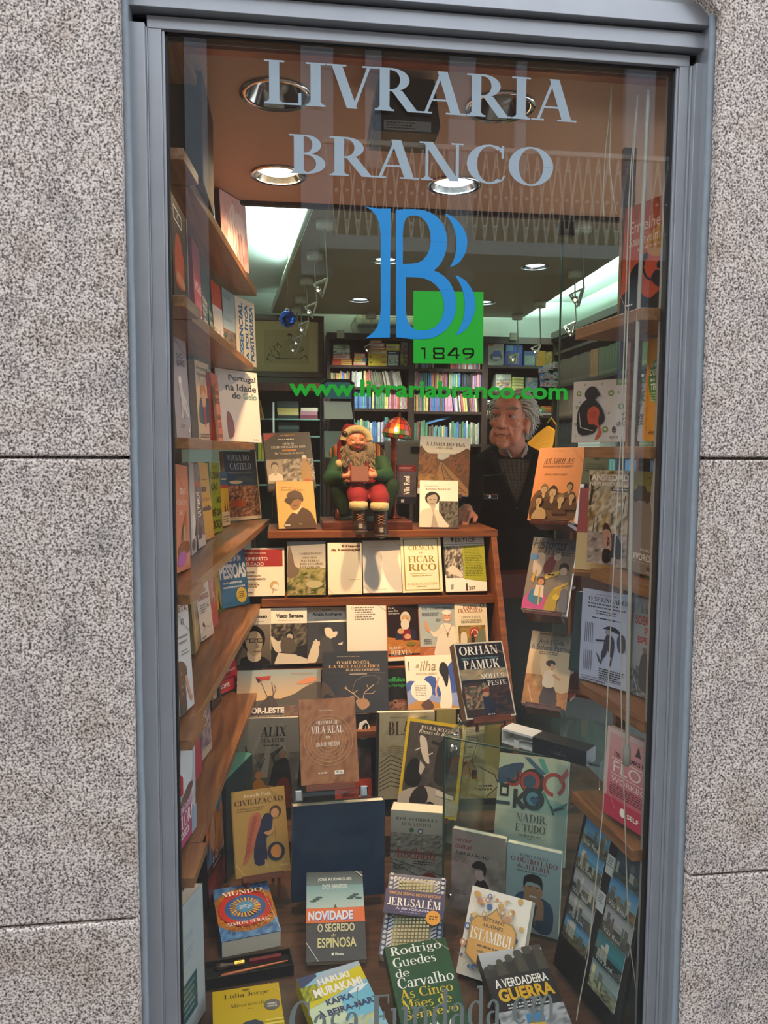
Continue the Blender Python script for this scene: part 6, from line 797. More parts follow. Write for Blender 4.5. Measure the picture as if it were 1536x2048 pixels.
# right shelf unit
ru = empty('right_shelf_unit', (.9, .2, .235)); tag(ru, 'short oak shelf unit at the right side of the window beside the blind cords', 'shelf unit')
for z, x in ((1.845, .70), (1.562, .73), (1.262, .755), (.975, .735), (.69, .72), (2.30, .92)):
    b = MB(); b.prism([(1.02, .02), (x+.02, .02), (x-.005, .315), (1.02, .315)], z-.026, z); wb(b, 'shelf_board', OAK, ru, .0015)
for (x0, z0, z1) in ((.80, 1.87, 2.27), (.83, 1.562, 1.819), (.86, 1.262, 1.536), (.83, .975, 1.236), (.82, FZ, .949)):
    b = MB(); b.box(x0, .30, z0, x0+.03, .315, z1); wb(b, 'upright', OAK, ru)
b = MB(); b.box(1.005, .02, FZ, 1.02, .315, 2.335); wb(b, 'back_panel', MATS['wall_panel_wood'], ru)

# ------------------------------------------------------------ central rack
rk = empty('display_rack', (.36, 1.45, FZ)); tag(rk, 'reddish wooden display rack with tilted book rows in the centre', 'rack')
b = MB(); b.box(-.07, 1.395, 1.219, .815, 1.70, 1.246); wb(b, 'top_board', OAKX, rk, .0015)
for z, y in ((.995, 1.33), (.749, 1.248), (.59, 1.055)):
    b = MB(); b.box(-.092, y, z-.024, .79, 1.54, z); wb(b, 'ledge', OAKX, rk, .0015)
    if z > .6: b = MB(); b.box(-.092, y, z, .79, y+.006, z+.006); wb(b, 'lip', OAKX, rk)
b = MB(); b.box(-.07, 1.54, FZ, .79, 1.56, 1.218); wb(b, 'back_panel', MAHOG, rk)
for x in (.79,):
    b = MB(); b.prism([(1.395, 1.2185), (1.60, 1.2185), (1.60, FZ+.001), (1.058, FZ+.001), (1.058, .50)], x, x+.022, M=Matrix(((0,0,1,0),(1,0,0,0),(0,1,0,0),(0,0,0,1)))); wb(b, 'side_panel', OAKX, rk, .0015)
b = MB(); b.box(-.35, .88, FZ+.001, .78, 1.05, .305); tag(b.build('display_step', DISPF), 'low brown wooden step carrying the row of comic albums', 'step')

# ------------------------------------------------------------ glass case and what stands on it
A2, B2, dv = Vector((.44, .57, 0)), Vector((.795, .33, 0)), Vector((.56, .828, 0))*.33
gc = empty('glass_case', (A2.x, A2.y, FZ)); tag(gc, 'green-edged glass display case on the window floor, tall abstract book inside', 'glass case')
GZ = .75
def quadpr(p, q, off, z0, z1): 
    n = (q-p).normalized(); m = Vector((-n.y, n.x, 0))*off; return [(p.x, p.y), (q.x, q.y), ((q+m).x, (q+m).y), ((p+m).x, (p+m).y)]
def panel(name, poly, z0, z1): b = MB(); b.prism(poly, z0, z1); return wb(b, name, GREENG, gc)
panel('top_pane', [tuple(v[:2]) for v in (A2, B2, B2+dv, A2+dv)], GZ-.007, GZ)
panel('front_pane', quadpr(A2, B2, .006, 0, 0), FZ+.001, GZ-.0075); panel('side_pane', quadpr(A2+dv, A2+dv*.03, .006, 0, 0), FZ+.001, GZ-.0075); panel('back_pane', quadpr(B2+dv, A2+dv, .006, 0, 0), FZ+.001, GZ-.0075)
GEDGE = mat('green_glass_edge', '#2c4a40', .2)
b = MB()
for p, q in ((A2, B2), (A2, A2+dv)): b.tube([(p.x, p.y, GZ-.0035), (q.x, q.y, GZ-.0035)], .0032, 6)
b.tube([(A2.x, A2.y, FZ+.001), (A2.x, A2.y, GZ-.004)], .003, 6); wb(b, 'polished_edge', GEDGE, gc)
for z in (GZ-.03, FZ+.05):
    b = MB(); b.lathe([(.001, -.004), (.011, -.004), (.011, .004), (.001, .004)], 16, Matrix.Translation((A2.x+.02, A2.y-.018, z)) @ Matrix.Rotation(PI/2, 4, 'X')); wb(b, 'corner_connector', CHROME, gc)
b = MB(); b.lathe([(.001, 0), (.011, 0), (.011, .005), (.001, .005)], 16, Matrix.Translation((A2.x+.03, A2.y+.005, GZ))); wb(b, 'corner_connector', CHROME, gc)
# wooden three-tier stand
bs = atY(1153, 1200, .87); bs.z = GZ; ts = empty('book_easel', (bs.x, bs.y, GZ)); tag(ts, 'tall dark wooden post stand holding three books on tilted ledges', 'stand')
b = MB(); b.box(bs.x-.017, bs.y, GZ+.012, bs.x+.017, bs.y+.028, 1.44); wb(b, 'post', MAHOG, ts, .002)
MAHOGX = wood('mahogany_foot', '#5a2a18', '#7c3f24', 0, 9, .4)
for ang in (.25, -.75, .9):
    b = MB(); Mr = Matrix.Translation((bs.x, bs.y+.014, GZ+.001)) @ Matrix.Rotation(ang, 4, 'Z'); b.box(-.085, -.018, 0, .085, .018, .011 if ang != .25 else .022, M=Mr); wb(b, 'foot', MAHOGX, ts, .001)
def ledge_for(key, root, m=MAHOG, wk=.8, dep=.03, name='ledge', back=True):
    loc, R, w, h, t = pose(key); M4 = Matrix.Translation(loc) @ R.to_4x4()
    b = MB(); b.box(-w*wk/2, -.008, -.013, w*wk/2, t+dep, -.001, M=M4); b.box(-w*wk/2, -.008, -.001, w*wk/2, -.003, .004, M=M4); wb(b, name, m, root, .001)
    if back: b = MB(); b.box(-w*.3, t+.002, 0, w*.3, t+.011, h*.62, M=M4); wb(b, 'back_rest', m, root, .001)
for k in ('sibilas', 'jazz', 'gide'):
    ledge_for(k, ts); loc, R, w, h, t = pose(k); M4 = Matrix.Translation(loc) @ R.to_4x4(); q = M4 @ Vector((0, t+.011, h*.3))
    b = MB(); b.tube([q, (bs.x, bs.y+.014, q.z)], .009, 8); wb(b, 'arm', MAHOG, ts)
def easel(key, label, m=MAHOGX, z0=FZ):
    loc, R, w, h, t = pose(key); M4 = Matrix.Translation(loc) @ R.to_4x4(); root = empty('book_rest', (loc.x, loc.y, z0)); tag(root, label, 'stand')
    ledge_for(key, root, m, .75, .02); q = M4 @ Vector((0, t+.012, h*.5)); g = M4 @ Vector((0, t+.012, 0))
    e = Vector((q.x, q.y, 0))+(Vector((q.x-loc.x, q.y-loc.y, 0)).normalized()*.03); Lx = (M4.to_3x3() @ Vector((1, 0, 0)))*w*.28
    for s in (-1, 1):
        b = MB(); b.tube([q+Lx*s, Vector((e.x, e.y, z0+.006))+Lx*s], .005, 6); wb(b, 'prop', m, root)
        g2 = Vector((loc.x, loc.y, loc.z-.008))
        if loc.z-z0 > .03: b = MB(); b.tube([g2+Lx*s, Vector((g2.x, g2.y, z0+.006))+Lx*s], .005, 6); wb(b, 'leg', m, root)
    return root
easel('pamuk', 'small brown wooden easel on the glass case under the white-bordered novel', z0=GZ); easel('civil', 'brown wooden easel under the ochre robed-figure book'); easel('paularego', 'brown wooden easel under the yellow-bordered etching book')
easel('fim', 'dark wooden easel on the rack top behind the hat portrait book', DARKW, 1.2465); easel('tua', 'dark wooden easel on the rack top under the railway book', DARKW, 1.2465)
# acrylic stand with chrome clips
loc, R, w, h, t = pose('vilareal'); M4 = Matrix.Translation(loc) @ R.to_4x4(); ac = empty('acrylic_stand', (loc.x, loc.y+.1, FZ)); tag(ac, 'clear acrylic stand with chrome clips under the tree ring book', 'stand')
b = MB(); b.box(-w*.42, -.004, -.018, w*.42, t+.03, -.001, M=M4); wb(b, 'rest', MAHOGX, ac, .001)
b = MB(); b.box(-w*.62, -.006, -.030, w*.62, t+.035, -.020, M=M4); wb(b, 'shelf_plate', CLEARG, ac)
b = MB(); c0 = M4 @ Vector((0, t+.03, -.02)); b.box(c0.x-.09, c0.y+.004, FZ+.001, c0.x+.09, c0.y+.012, c0.z+.12); wb(b, 'upright_plate', CLEARG, ac)
for s in (-1, 1):
    b = MB(); b.box(s*w*.56-.012, -.016, -.042, s*w*.56+.012, .012, -.012, M=M4); wb(b, 'clip', CHROME, ac, .004)
# pen case on the glass
def orient_box(name, pts_px, z0, h, m, parent=None, root=None):
    b = MB(); b.prism([tuple(atZ(x, y, z0)[:2]) for x, y in pts_px], z0, z0+h); return b
p0, p1 = atZ(1003, 1486, GZ), atZ(1172, 1535, GZ); dx = (p1-p0); Lp = dx.length; ux = dx.normalized(); uy = Vector((-ux.y, ux.x, 0)); M4 = Matrix(((ux.x, uy.x, 0, p0.x), (ux.y, uy.y, 0, p0.y), (0, 0, 1, GZ), (0, 0, 0, 1)))
pc = empty('pen_case', p0); tag(pc, 'open pen case with black sleeve and white tray on the glass case', 'pen case')
SLV = colmat('sleeve_print', .45)
b = MB(); b.box(Lp*.38, 0, .001, Lp, .055, .042, lin('#16181f'), M=M4); 
o = wb(b, 'sleeve', SLV, pc, .001)
a = Art(Lp*.62, .042); a.ring(.5,.64,.05,.06,'#4a4e58',0,360,16); a.T('PARKER',.36,.28,.64,.42,'#5a5e68','r'); o = a.m.build('sleeve_print', MATT); o.data.transform(Matrix.Translation(-p0) @ M4 @ Matrix.Translation((Lp*.69, -.0004, 0))); o.parent = pc
TRAY = mat('white_card', '#d9d8d2', .6)
b = MB(); b.box(0, 0, .001, Lp*.38, .055, .006, M=M4); b.box(0, 0, .036, Lp*.38, .055, .042, M=M4); b.box(0, 0, .006, .004, .055, .036, M=M4); b.box(0, .051, .006, Lp*.38, .055, .036, M=M4); wb(b, 'tray', TRAY, pc)
b = MB(); b.box(Lp*.17, -.006, .0, Lp*.23, -.005, .022, M=M4); wb(b, 'price_tag', TRAY, pc)
b = MB(); b.tube([M4 @ Vector((.03, .02, .014)), M4 @ Vector((.045, .022, .015)), M4 @ Vector((Lp*.37, .03, .016))], [.001, .004, .0045], 8); tag(b.build('fountain_pen', CHROME), 'slim silver pen lying in the white tray of the pen case', 'pen')
# pen set box on the floor
zt = FZ+.028; P4 = [atZ(340+x/3.339, 1640+y/3.339, zt) for x, y in ((243, 1062), (818, 962), (795, 825), (243, 920))]
ux = (P4[1]-P4[0]).normalized(); uy = Vector((-ux.y, ux.x, 0)); Lw = (P4[1]-P4[0]).length; Ld = .062; M4 = Matrix(((ux.x, uy.x, 0, P4[0].x), (ux.y, uy.y, 0, P4[0].y), (0, 0, 1, FZ), (0, 0, 0, 1)))
pb = empty('pen_set_box', (P4[0].x, P4[0].y, FZ)); tag(pb, 'open black presentation box holding dip pen, seal and wax on the window floor', 'box')
BLKC = mat('black_card', '#121013', .5)
b = MB(); b.box(0, 0, .001, Lw, Ld, .014, M=M4); wb(b, 'tray_insert', mat('black_velvet', '#0c0a0c', .9), pb)
b = MB(); b.box(0, -.003, .0005, Lw, 0, .028, M=M4); b.box(0, Ld, .0005, Lw, Ld+.003, .028, M=M4); b.box(-.003, -.003, .0005, 0, Ld+.003, .028, M=M4); b.box(Lw, -.003, .0005, Lw+.003, Ld+.003, .028, M=M4); wb(b, 'box_walls', BLKC, pb)
dp = empty('dip_pen', M4 @ Vector((.02, .014, .016))); tag(dp, 'copper-coloured dip pen lying in the black presentation box', 'pen')
b = MB(); b.tube([M4 @ Vector((Lw*.17, .014, .019)), M4 @ Vector((Lw*.22, .015, .0195)), M4 @ Vector((Lw*.96, .026, .021))], [.0035, .0048, .0022], 10); wb(b, 'holder', mat('copper_wood', '#b0623a', .3, .3), dp)
b = MB(); b.tube([M4 @ Vector((Lw*.11, .0125, .017)), M4 @ Vector((Lw*.17, .014, .019))], [.0006, .0028], 8); wb(b, 'nib', mat('brass', '#c9a24a', .25, 1), dp)
ws = empty('wax_seal', M4 @ Vector((.06, .04, .02))); tag(ws, 'wax seal with dark wooden grip and brass ring in the black box', 'seal')
b = MB(); b.tube([M4 @ Vector((Lw*t_, .042+.006*t_, .023)) for t_ in (.10, .13, .19, .26, .33)], [.003, .009, .0095, .006, .005], 12); wb(b, 'grip', mat('dark_walnut', '#3c2a1e', .35), ws)
b = MB(); b.tube([M4 @ Vector((Lw*.335, .044, .023)), M4 @ Vector((Lw*.45, .045, .023))], .0085, 12); wb(b, 'brass_head', MATS['brass'], ws)
b = MB(); b.box(Lw*.52, .044, .0145, Lw*.72, .056, .024, M=M4); b.box(Lw*.70, .046, .0145, Lw*.90, .058, .023, M=M4 @ Matrix.Translation((0, 0, .0001))); tag(b.build('sealing_wax', mat('red_wax', '#6e1420', .35)), 'dark red sealing wax stick in the black box beside the seal', 'wax stick')
# teal slipcase and photo frame
P4 = [atZ(330+x/7.315, 1400+y/7.315, .56) for x, y in ((812, 1160), (888, 1166), (1280, 775), (930, 735))]
sb = empty('slipcase', (P4[0].x, P4[0].y, FZ)); tag(sb, 'tall dark teal slipcase behind the ochre robed-figure book', 'box')
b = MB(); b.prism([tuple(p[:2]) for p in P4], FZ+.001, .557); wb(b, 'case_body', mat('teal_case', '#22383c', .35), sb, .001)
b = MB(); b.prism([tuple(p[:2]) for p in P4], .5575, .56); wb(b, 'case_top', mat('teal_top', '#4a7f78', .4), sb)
# ------------------------------------------------------------ the shop behind
SHF = mat('dark_shop_floor', '#57463a', 0.4, noise=0.2, nscale=4)
b = MB(); b.box(-1.6, 1.56, -.06, 3.3, 6.1, 0); struct(b.build('floor', SHF))
b = MB(); b.box(-1.6, 5.95, 0, 3.3, 6.05, 3.1); struct(b.build('wall_back', WHITEW))
b = MB(); b.box(-1.1, 1.73, 0, -1.0, 5.95, 3.1); struct(b.build('wall_shop_left', WHITEW))
b = MB(); b.box(2.85, 1.5, 0, 2.95, 5.95, 3.1); struct(b.build('wall_shop_right', WHITEW))
b = MB(); b.box(-1.6, 1.07, 3.02, 3.3, 6.05, 3.12); struct(b.build('ceiling', WHITEW))
cs = 2.8; e1, e2, e3, e4 = atZ(630, 410, cs), atZ(545, 626, cs), atZ(1045, 636, cs), atZ(1232, 516, cs)
sl = (e2-e1)/(e2.y-e1.y); s0 = e1+sl*(1.09-e1.y); sr = (e4-e3)/(e4.y-e3.y); r0 = e3+sr*(1.09-e3.y)
SLD = [tuple(atZ(x_, y_, cs)[:2]) for x_, y_ in ((720, 600), (771, 521), (1070, 533), (968, 605))]
b = MB(); sq_ = [(s0.x, 1.09), (r0.x, 1.09), (e3.x, e3.y), (e2.x, e2.y)]; holed(b, sq_, SLD, .085, cs); b.prism(sq_, cs+.07, cs+.09)
for k in range(4): (xa_, ya_), (xb_, yb_) = sq_[k], sq_[(k+1) % 4]; b.face([(xa_, ya_, cs), (xb_, yb_, cs), (xb_, yb_, cs+.07), (xa_, ya_, cs+.07)])
struct(b.build('ceiling_slab', SHOPC))
b = MB(); b.tube([(s0.x-.002, 1.09, cs+.03), (e2.x-.002, e2.y, cs+.03)], .016, 6); struct(b.build('trim_10', mat('pale_edge', '#c9d6c8', .6)))
for px, py, l in ((720, 600, 'the back left, by the print'), (771, 521, 'the blue emblem stem'), (1070, 533, 'the middle right, near the glass screen'), (968, 605, 'the green square edge')):
    p = atZ(px, py, cs); downlight(p.x, p.y, cs-.001, .085, 1, 'bright round recessed ceiling light in the shop, near '+l.replace('the back left, by', 'above'), 'recessed lights of the shop ceiling', '#dff3ff', 4)
WL = mat('wire_lamp_white', '#b9b9a4', .5, noise=.05); WLM = mat('lamp_rod', '#8f8f86', .35, .7); HAL = mat('halogen_glow', '#ffffff', .3, emit='#fff2d0', estr=1.6)
def wire_lamp(px, py, L, where, dxy=(-.02, -.03)):
    p = atZ(px, py, cs); root = empty('track_spotlight', (p.x, p.y, cs)); tag(root, 'small wire-framed spotlight on a thin rod, '+where, 'spotlight', 'rod spotlights of the shop ceiling')
    b = MB(); b.lathe([(.001, 0), (.05, 0), (.048, -.05), (.001, -.05)], 20); b.build('canopy', WL, root)
    b = MB(); b.tube([(.0, 0, -.05), (dxy[0]*.5+.025, 0, -.05-L)], .005, 6); b.build('rod', WLM, root)
    q = Vector((dxy[0]*.5+.025, 0, -.05-L)); b = MB(); t1, t2 = q+Vector((-.075, -.01, -.035)), q+Vector((-.03, -.01, -.10))
    b.tube([q, t1, t2, q], .006, 6); b.tube([q+Vector((0, .03, 0)), t1+Vector((0, .03, 0)), t2+Vector((0, .03, 0)), q+Vector((0, .03, 0))], .006, 6); b.build('bracket', WL, root)
    b = MB(); b.lathe([(.005, .02), (.028, 0), (.02, 0), (.004, .012)], 14, Matrix.Translation((t1+t2)/2) @ Matrix.Rotation(.6, 4, 'Y')); cup = b.build('reflector_cup', CHROME, root)
    b = MB(); b.ball((t1+t2)/2, .010, 8); b.build('bulb', HAL, cup)
for i, (px, py) in enumerate([(650, 440), (629, 504), (613, 555), (601, 593), (594, 614)]): wire_lamp(px, py, .26, ('nearest', 'second', 'third', 'fourth', 'farthest')[i]+' in the row by the bright recess')
for px, py, w in ((1080, 603, 'left of the glass screen edge'), (1035, 628, 'above the grey-haired man, last by the back wall'), (1166, 446, 'nearer one seen through the glass screen'), (1150, 540, 'farther one seen through the glass screen')): wire_lamp(px, py, .30, w)
wire_lamp(742, 626, .22, 'at the back behind the blue emblem')
# air conditioner and framed print
p0, p1 = atY(716, 628, 5.75), atY(850, 652, 5.75); root = empty('air_conditioner', ((p0.x+p1.x)/2, 5.75, p1.z)); tag(root, 'white wall air conditioner high on the back wall behind the emblem', 'air conditioner')
b = MB(); b.box(p0.x, 5.76, p1.z, p1.x, 5.95, p0.z+.02); wb(b, 'housing', mat('appliance_white', '#c9ccbb', .5), root, .01)
b = MB(); b.box(p0.x+.04, 5.752, p1.z+.01, p1.x-.04, 5.76, p1.z+.06); wb(b, 'air_flap', mat('appliance_shadow', '#8d907f', .5), root)
for k in range(4): b = MB(); b.box(p0.x+.04, 5.754, p1.z+.075+.016*k, p1.x-.04, 5.76, p1.z+.083+.016*k); wb(b, 'intake_slat', MATS['appliance_shadow'], root)
b = MB(); b.tube([(p0.x-.01, 5.94, p0.z), (p0.x-.05, 5.94, p1.z+.02), (p0.x+.0, 5.94, p1.z-.12)], .008, 6); wb(b, 'cable', WL, root)
fx0, fx1, fz0, fz1 = atY(470, 700, 5.7).x, atY(648, 700, 5.7).x, atY(640, 756, 5.7).z, atY(640, 632, 5.7).z
root = empty('framed_print', (fx1-.3, 5.75, fz0)); tag(root, 'large framed line engraving on the back wall beside the left shelves', 'picture')
b = MB(); w = .052
b.box(fx0, 5.70, fz0, fx1, 5.76, fz0+w); b.box(fx0, 5.70, fz1-w, fx1, 5.76, fz1); b.box(fx0, 5.70, fz0+w, fx0+w, 5.76, fz1-w); b.box(fx1-w, 5.70, fz0+w, fx1, 5.76, fz1-w); wb(b, 'frame', wood('print_frame', '#3a2619', '#57392a', 0), root, .006)
W_, H_ = fx1-fx0-2*w, fz1-fz0-2*w; a = Art(W_, H_); a.R(0, 0, 1, 1, '#d0c08a'); a.R(.3, .17, .88, .83, '#bfb080')
for i in range(26):
    r = random.Random(i); t = i*.55; u, v = .58+.22*math.cos(t)*(.4+.6*r.random()), .40+.2*math.sin(t)*(.4+.6*r.random())
    a.L([(u, v), (u+r.uniform(-.02, .02), v+.05), (u+r.uniform(-.05, .05), v+.10)], .009, '#57513a')
a.P([(.52, .25), (.5, .45), (.58, .6), (.68, .55), (.74, .4), (.72, .25)], '#b5a678', 1); a.O(.63, .72, .03, '#3c3626'); a.O(.625, .69, .028, '#b5a67a'); a.L([(.5, .25), (.36, .35), (.33, .24), (.4, .22)], .012, '#4f4a34'); a.L([(.74, .26), (.84, .34), (.86, .26)], .012, '#4f4a34'); a.L([(.44, .27), (.78, .27)], .01, '#4f4a34')
o = a.m.build('engraving', MATT, root); o.location = Vector(((fx0+fx1)/2, 5.735, fz0+w))-Vector(root.location)
# ------------------------------------------------------------ bookcases
YB = 5.6
def bookcase(label, xa, xb, ztop, shelves, depth=.3, name='bookcase'):
    root = empty(name, ((xa+xb)/2, YB, 0)); tag(root, label, 'bookcase'); t = .028
    for x in (xa, xb-t): b = MB(); b.box(x, YB, 0, x+t, YB+depth, ztop); wb(b, 'side_panel', DARKW, root)
    b = MB(); b.box(xa, YB-.01, ztop, xb, YB+depth, ztop+.06); wb(b, 'cornice', DARKW, root); b = MB(); b.box(xa, YB+depth-.01, 0, xb, YB+depth, ztop); wb(b, 'back_panel', DARKW, root)
    for z in shelves: b = MB(); b.box(xa+t, YB+.005, z-.025, xb-t, YB+depth-.01, z); wb(b, 'shelf', DARKW, root)
PX = lambda x, y=750: atY(x, y, YB).x
PZ = lambda y, x=800: atY(x, y, YB).z
zt_ = PZ(682)
shL = [PZ(y, 740) for y in (731, 774, 817, 884, 950)]; shM = [PZ(y, 890) for y in (737, 777, 823, 888, 950)]; shR = [PZ(y, 1030) for y in (731, 783, 830, 890)]
bookcase('dark bookcase against the back wall, with game boxes on its top shelf', PX(654), PX(823), zt_, shL); bookcase('dark bookcase in the middle of the back wall, partly behind the green square', PX(823), PX(970), zt_, shM); bookcase('dark bookcase behind the grey-haired man, with toys and packages', PX(970), PX(1125), zt_, shR)
root = None
SPC = {'white': '#cfcfc4', 'cream': '#c9bd98', 'yellow': '#c9b22c', 'lime': '#8fae2f', 'green': '#3f7f4f', 'teal': '#3f8f8f', 'blue': '#2f6fae', 'navy': '#22304f', 'pink': '#c57a9a', 'purple': '#7a5a9a', 'red': '#b33a30', 'orange': '#cf7a35', 'brown': '#6a4a35', 'black': '#1c1a1c', 'olive': '#6a6a48', 'grey': '#8a8c86', 'coral': '#df7a64'}
SPM = colmat('spine_print', .5)
SPMESH = {}
def spine_mesh(cn, v):
    k = (cn, v)
    if k not in SPMESH:
        c = lin(SPC[cn]); gr = .3*c[0]+.59*c[1]+.11*c[2]; c = tuple((x*.7+gr*.3)*.85 for x in c[:3])+(1.0,); d = tuple(min(1, x*1.25+.02) for x in c[:3])+(1,) if sum(c[:3]) < 1.2 else tuple(x*.62 for x in c[:3])+(1,)
        b = MB(); b.box(-.5, 0, 0, .5, 1, 1, c); b.face([(-.3, -.004, .3), (.3, -.004, .3), (.3, -.004, .72), (-.3, -.004, .72)] if v == 0 else [(-.5, -.004, .08), (.5, -.004, .08), (.5, -.004, .16), (-.5, -.004, .16)], d)
        if v == 1: b.face([(-.2, -.004, .4), (.2, -.004, .4), (.2, -.004, .88), (-.2, -.004, .88)], d)
        me = b.build('shelved_book', SPM); SPMESH[k] = me.data; bpy.data.objects.remove(me)
    return SPMESH[k]
rb = random.Random(5); NB = [0]
def shelve(px0, px1, z, hpx, pal, where, wmin=.011, wmax=.022, lean=0.0, frame=None):
    """fill one run of a shelf with upright books, each an object of its own"""
    x, x1 = (PX(px0), PX(px1)); hm = hpx/1538*(YB+1.5)
    while x < x1-.008:
        w = min(rb.uniform(wmin, wmax), x1-x); h = hm*rb.uniform(.84, 1.0); cn = rb.choice(pal); o = bpy.data.objects.new('shelved_book', spine_mesh(cn, rb.randint(0, 1))); COL.objects.link(o)
        o.location = (x+w/2, YB+.02+rb.uniform(0, .02), z+.0005+(w/2*abs(math.sin(lean)))); o.scale = (w*.96, .15, h); o.rotation_euler = (0, lean, 0)
        l = cn+' spined book '+where; tag(o, l, 'book', l); x += w*(1.03 if lean == 0 else 1.0/math.cos(lean)*1.04); NB[0] += 1
RB = ['white', 'pink', 'teal', 'blue', 'orange', 'yellow', 'green', 'purple', 'red']
shelve(658, 700, shL[1], 31, ['lime', 'yellow', 'green', 'orange', 'red', 'blue', 'orange'], 'upright under the stacked game boxes')
shelve(704, 725, shL[1], 35, ['white', 'cream', 'grey'], 'beside the bright spines under the stacked game boxes')
shelve(728, 742, shL[1], 36, ['orange', 'yellow', 'red'], 'just left of the leaning olive set, second shelf of the bookcase')
shelve(743, 769, shL[1], 35, ['olive', 'olive', 'brown'], 'in the leaning set on the second shelf', .009, .013, -.16)
shelve(771, 806, shL[1], 35, ['cream', 'white', 'brown', 'white'], 'in the leaning pale set on the second shelf', .009, .014, -.2)
shelve(705, 744, shL[2], 38, ['blue', 'blue', 'teal', 'navy', 'lime'], 'behind the web address, below the leaning set', .014, .024)
shelve(745, 778, shL[2], 38, ['yellow', 'navy', 'orange', 'green', 'brown'], 'behind the web address, in the middle of the third shelf', .012, .022)
shelve(779, 816, shL[2], 38, ['red', 'coral', 'pink', 'cream'], 'behind the web address, right end of the third shelf', .014, .024)
shelve(705, 740, shL[3], 46, ['teal', 'green', 'brown', 'yellow', 'cream'], 'on the shelf above the bearded doll', .014, .026)
shelve(741, 770, shL[3], 44, ['purple', 'red', 'blue', 'white'], 'on the shelf between doll and stained lamp', .012, .022)
shelve(771, 816, shL[3], 50, ['white', 'grey', 'lime', 'green', 'blue', 'teal'], 'behind the stained glass lamp', .014, .028)
shelve(827, 870, shM[0], 24, ['white', 'blue', 'cream', 'black', 'white'], 'peeping out under the green square, left part', .01, .02); shelve(902, 962, shM[0], 24, ['blue', 'red', 'white', 'orange', 'pink', 'teal'], 'peeping out under the green square, right part', .014, .024)
shelve(826, 842, shM[1], 35, ['white', 'pink'], 'first on the shelf below the green square', .014, .03); shelve(843, 856, shM[1], 34, ['teal'], 'in the matching set below the green square', .012, .016)
shelve(857, 898, shM[1], 36, ['yellow', 'orange', 'pink', 'blue', 'purple', 'lime', 'red'], 'in the bright middle of the shelf below the green square', .014, .022)
shelve(899, 924, shM[1], 36, ['teal', 'blue', 'lime', 'grey'], 'among the sea-coloured books below the green square', .016, .028); shelve(925, 946, shM[1], 34, ['black', 'black', 'navy'], 'in the black block below the green square', .016, .028); shelve(947, 964, shM[1], 37, ['purple', 'pink', 'coral'], 'right end of the shelf below the green square', .018, .028)
shelve(826, 860, shM[2], 38, ['green', 'pink', 'orange', 'grey', 'yellow'], 'behind the letters of the web address, left half', .016, .024); shelve(861, 890, shM[2], 38, ['blue', 'brown', 'purple', 'grey'], 'behind the letters of the web address, middle', .014, .022)
shelve(891, 908, shM[2], 42, ['pink'], 'forming a pale block left of the man', .022, .034); shelve(910, 962, shM[2], 40, ['white', 'brown', 'purple', 'olive', 'blue', 'black', 'yellow', 'red'], 'leaning left of the man on the third shelf', .014, .022, -.1)
shelve(826, 858, shM[3], 50, ['white', 'green', 'red', 'lime', 'blue', 'brown'], 'above the railway book, left of the tilted blue one', .016, .026); shelve(860, 900, shM[3], 40, ['teal', 'blue', 'brown', 'yellow', 'grey'], 'above the railway book, under the tilted blue one', .016, .026); shelve(902, 962, shM[3], 48, ['white', 'grey', 'teal', 'olive', 'blue', 'green', 'cream'], 'directly left of the man, fourth shelf', .016, .028)
o = bpy.data.objects.new('shelved_book', spine_mesh('blue', 0)); COL.objects.link(o); o.scale = (.02, .16, .23); o.location = (PX(855), YB+.03, shM[3]+.19); o.rotation_euler = (0, 1.3, 0); tag(o, 'pale blue book lying tilted on top of the row above the railway book', 'book')
# boxes on the shelves
def pack(x0, y0, x1, y1, base, col, label, cat='box', art=None, cols=None, Y=None, depth=.18, name='game_box', ox=0, oy=0, s=1.0, rz=0, group=None):
    X0, X1 = PX(ox+x0/s), PX(ox+x1/s); Z0 = base if base is not None else PZ(oy+y1/s, ox+x0/s); hz = (y1-y0)/s/1538*(YB+1.5); w = X1-X0
    root = empty(name, ((X0+X1)/2, YB+.015, Z0+.0005), (0, 0, rz)); tag(root, label, cat, group)
    b = MB(); b.box(-w/2, 0, 0, w/2, depth, hz, lin(col)); b.build('carton', SPM, root)
    a = Art(w, hz)
    if art: art(a)
    else: a.R(.06, .2, .94, .8, cols or '#d9cfa8'); a.S(.12, .3, .8, .7, 2, '#3a3028')
    o = a.m.build('front_print', SPM, root); return hz
def stack(items, base, **k):
    z = base
    for it in items: z += pack(*it[:4], z, *it[4:], **k)+.001
k2 = Z(ox=640, oy=640, s=7.68)
stack([(190,660,490,688,'#c9552c','lowest of three thin red and yellow game boxes, far left stack',"box",lambda a: (a.R(0,.2,.45,.8,'#d93a2a'), a.R(.45,.2,1,.8,'#e0c95a'))), (190,632,490,659,'#c9552c','middle one of three thin red and yellow game boxes, far left stack',"box",lambda a: (a.R(0,.2,.45,.8,'#d0402a'), a.R(.45,.2,1,.8,'#d8c560'))), (195,602,488,631,'#c9552c','topmost of three thin red and yellow game boxes, far left stack',"box",lambda a: (a.R(0,.2,.45,.8,'#d93a2a'), a.R(.45,.2,1,.8,'#e0c95a'))), (200,528,468,598,'#b33a30','white-fronted red game box in the far left stack',"box",lambda a: (a.R(.04,.1,.96,.9,'#d9b8b0'), a.S(.1,.2,.9,.8,2,'#8a2c2c'))), (205,440,460,518,'#24402c','dark green and white game box in the far left stack',"box",lambda a: a.N(0,0,1,1,['#1c3a24','#d9d9d0','#2c5a34'],3,8,4,4)), (208,372,460,436,'#3a5a34','green game box on top of the far left stack',"box",lambda a: a.N(0,0,1,1,['#3a6a34','#b8c9a8','#2c4a2c'],5,8,4,4))], shL[0], **k2)
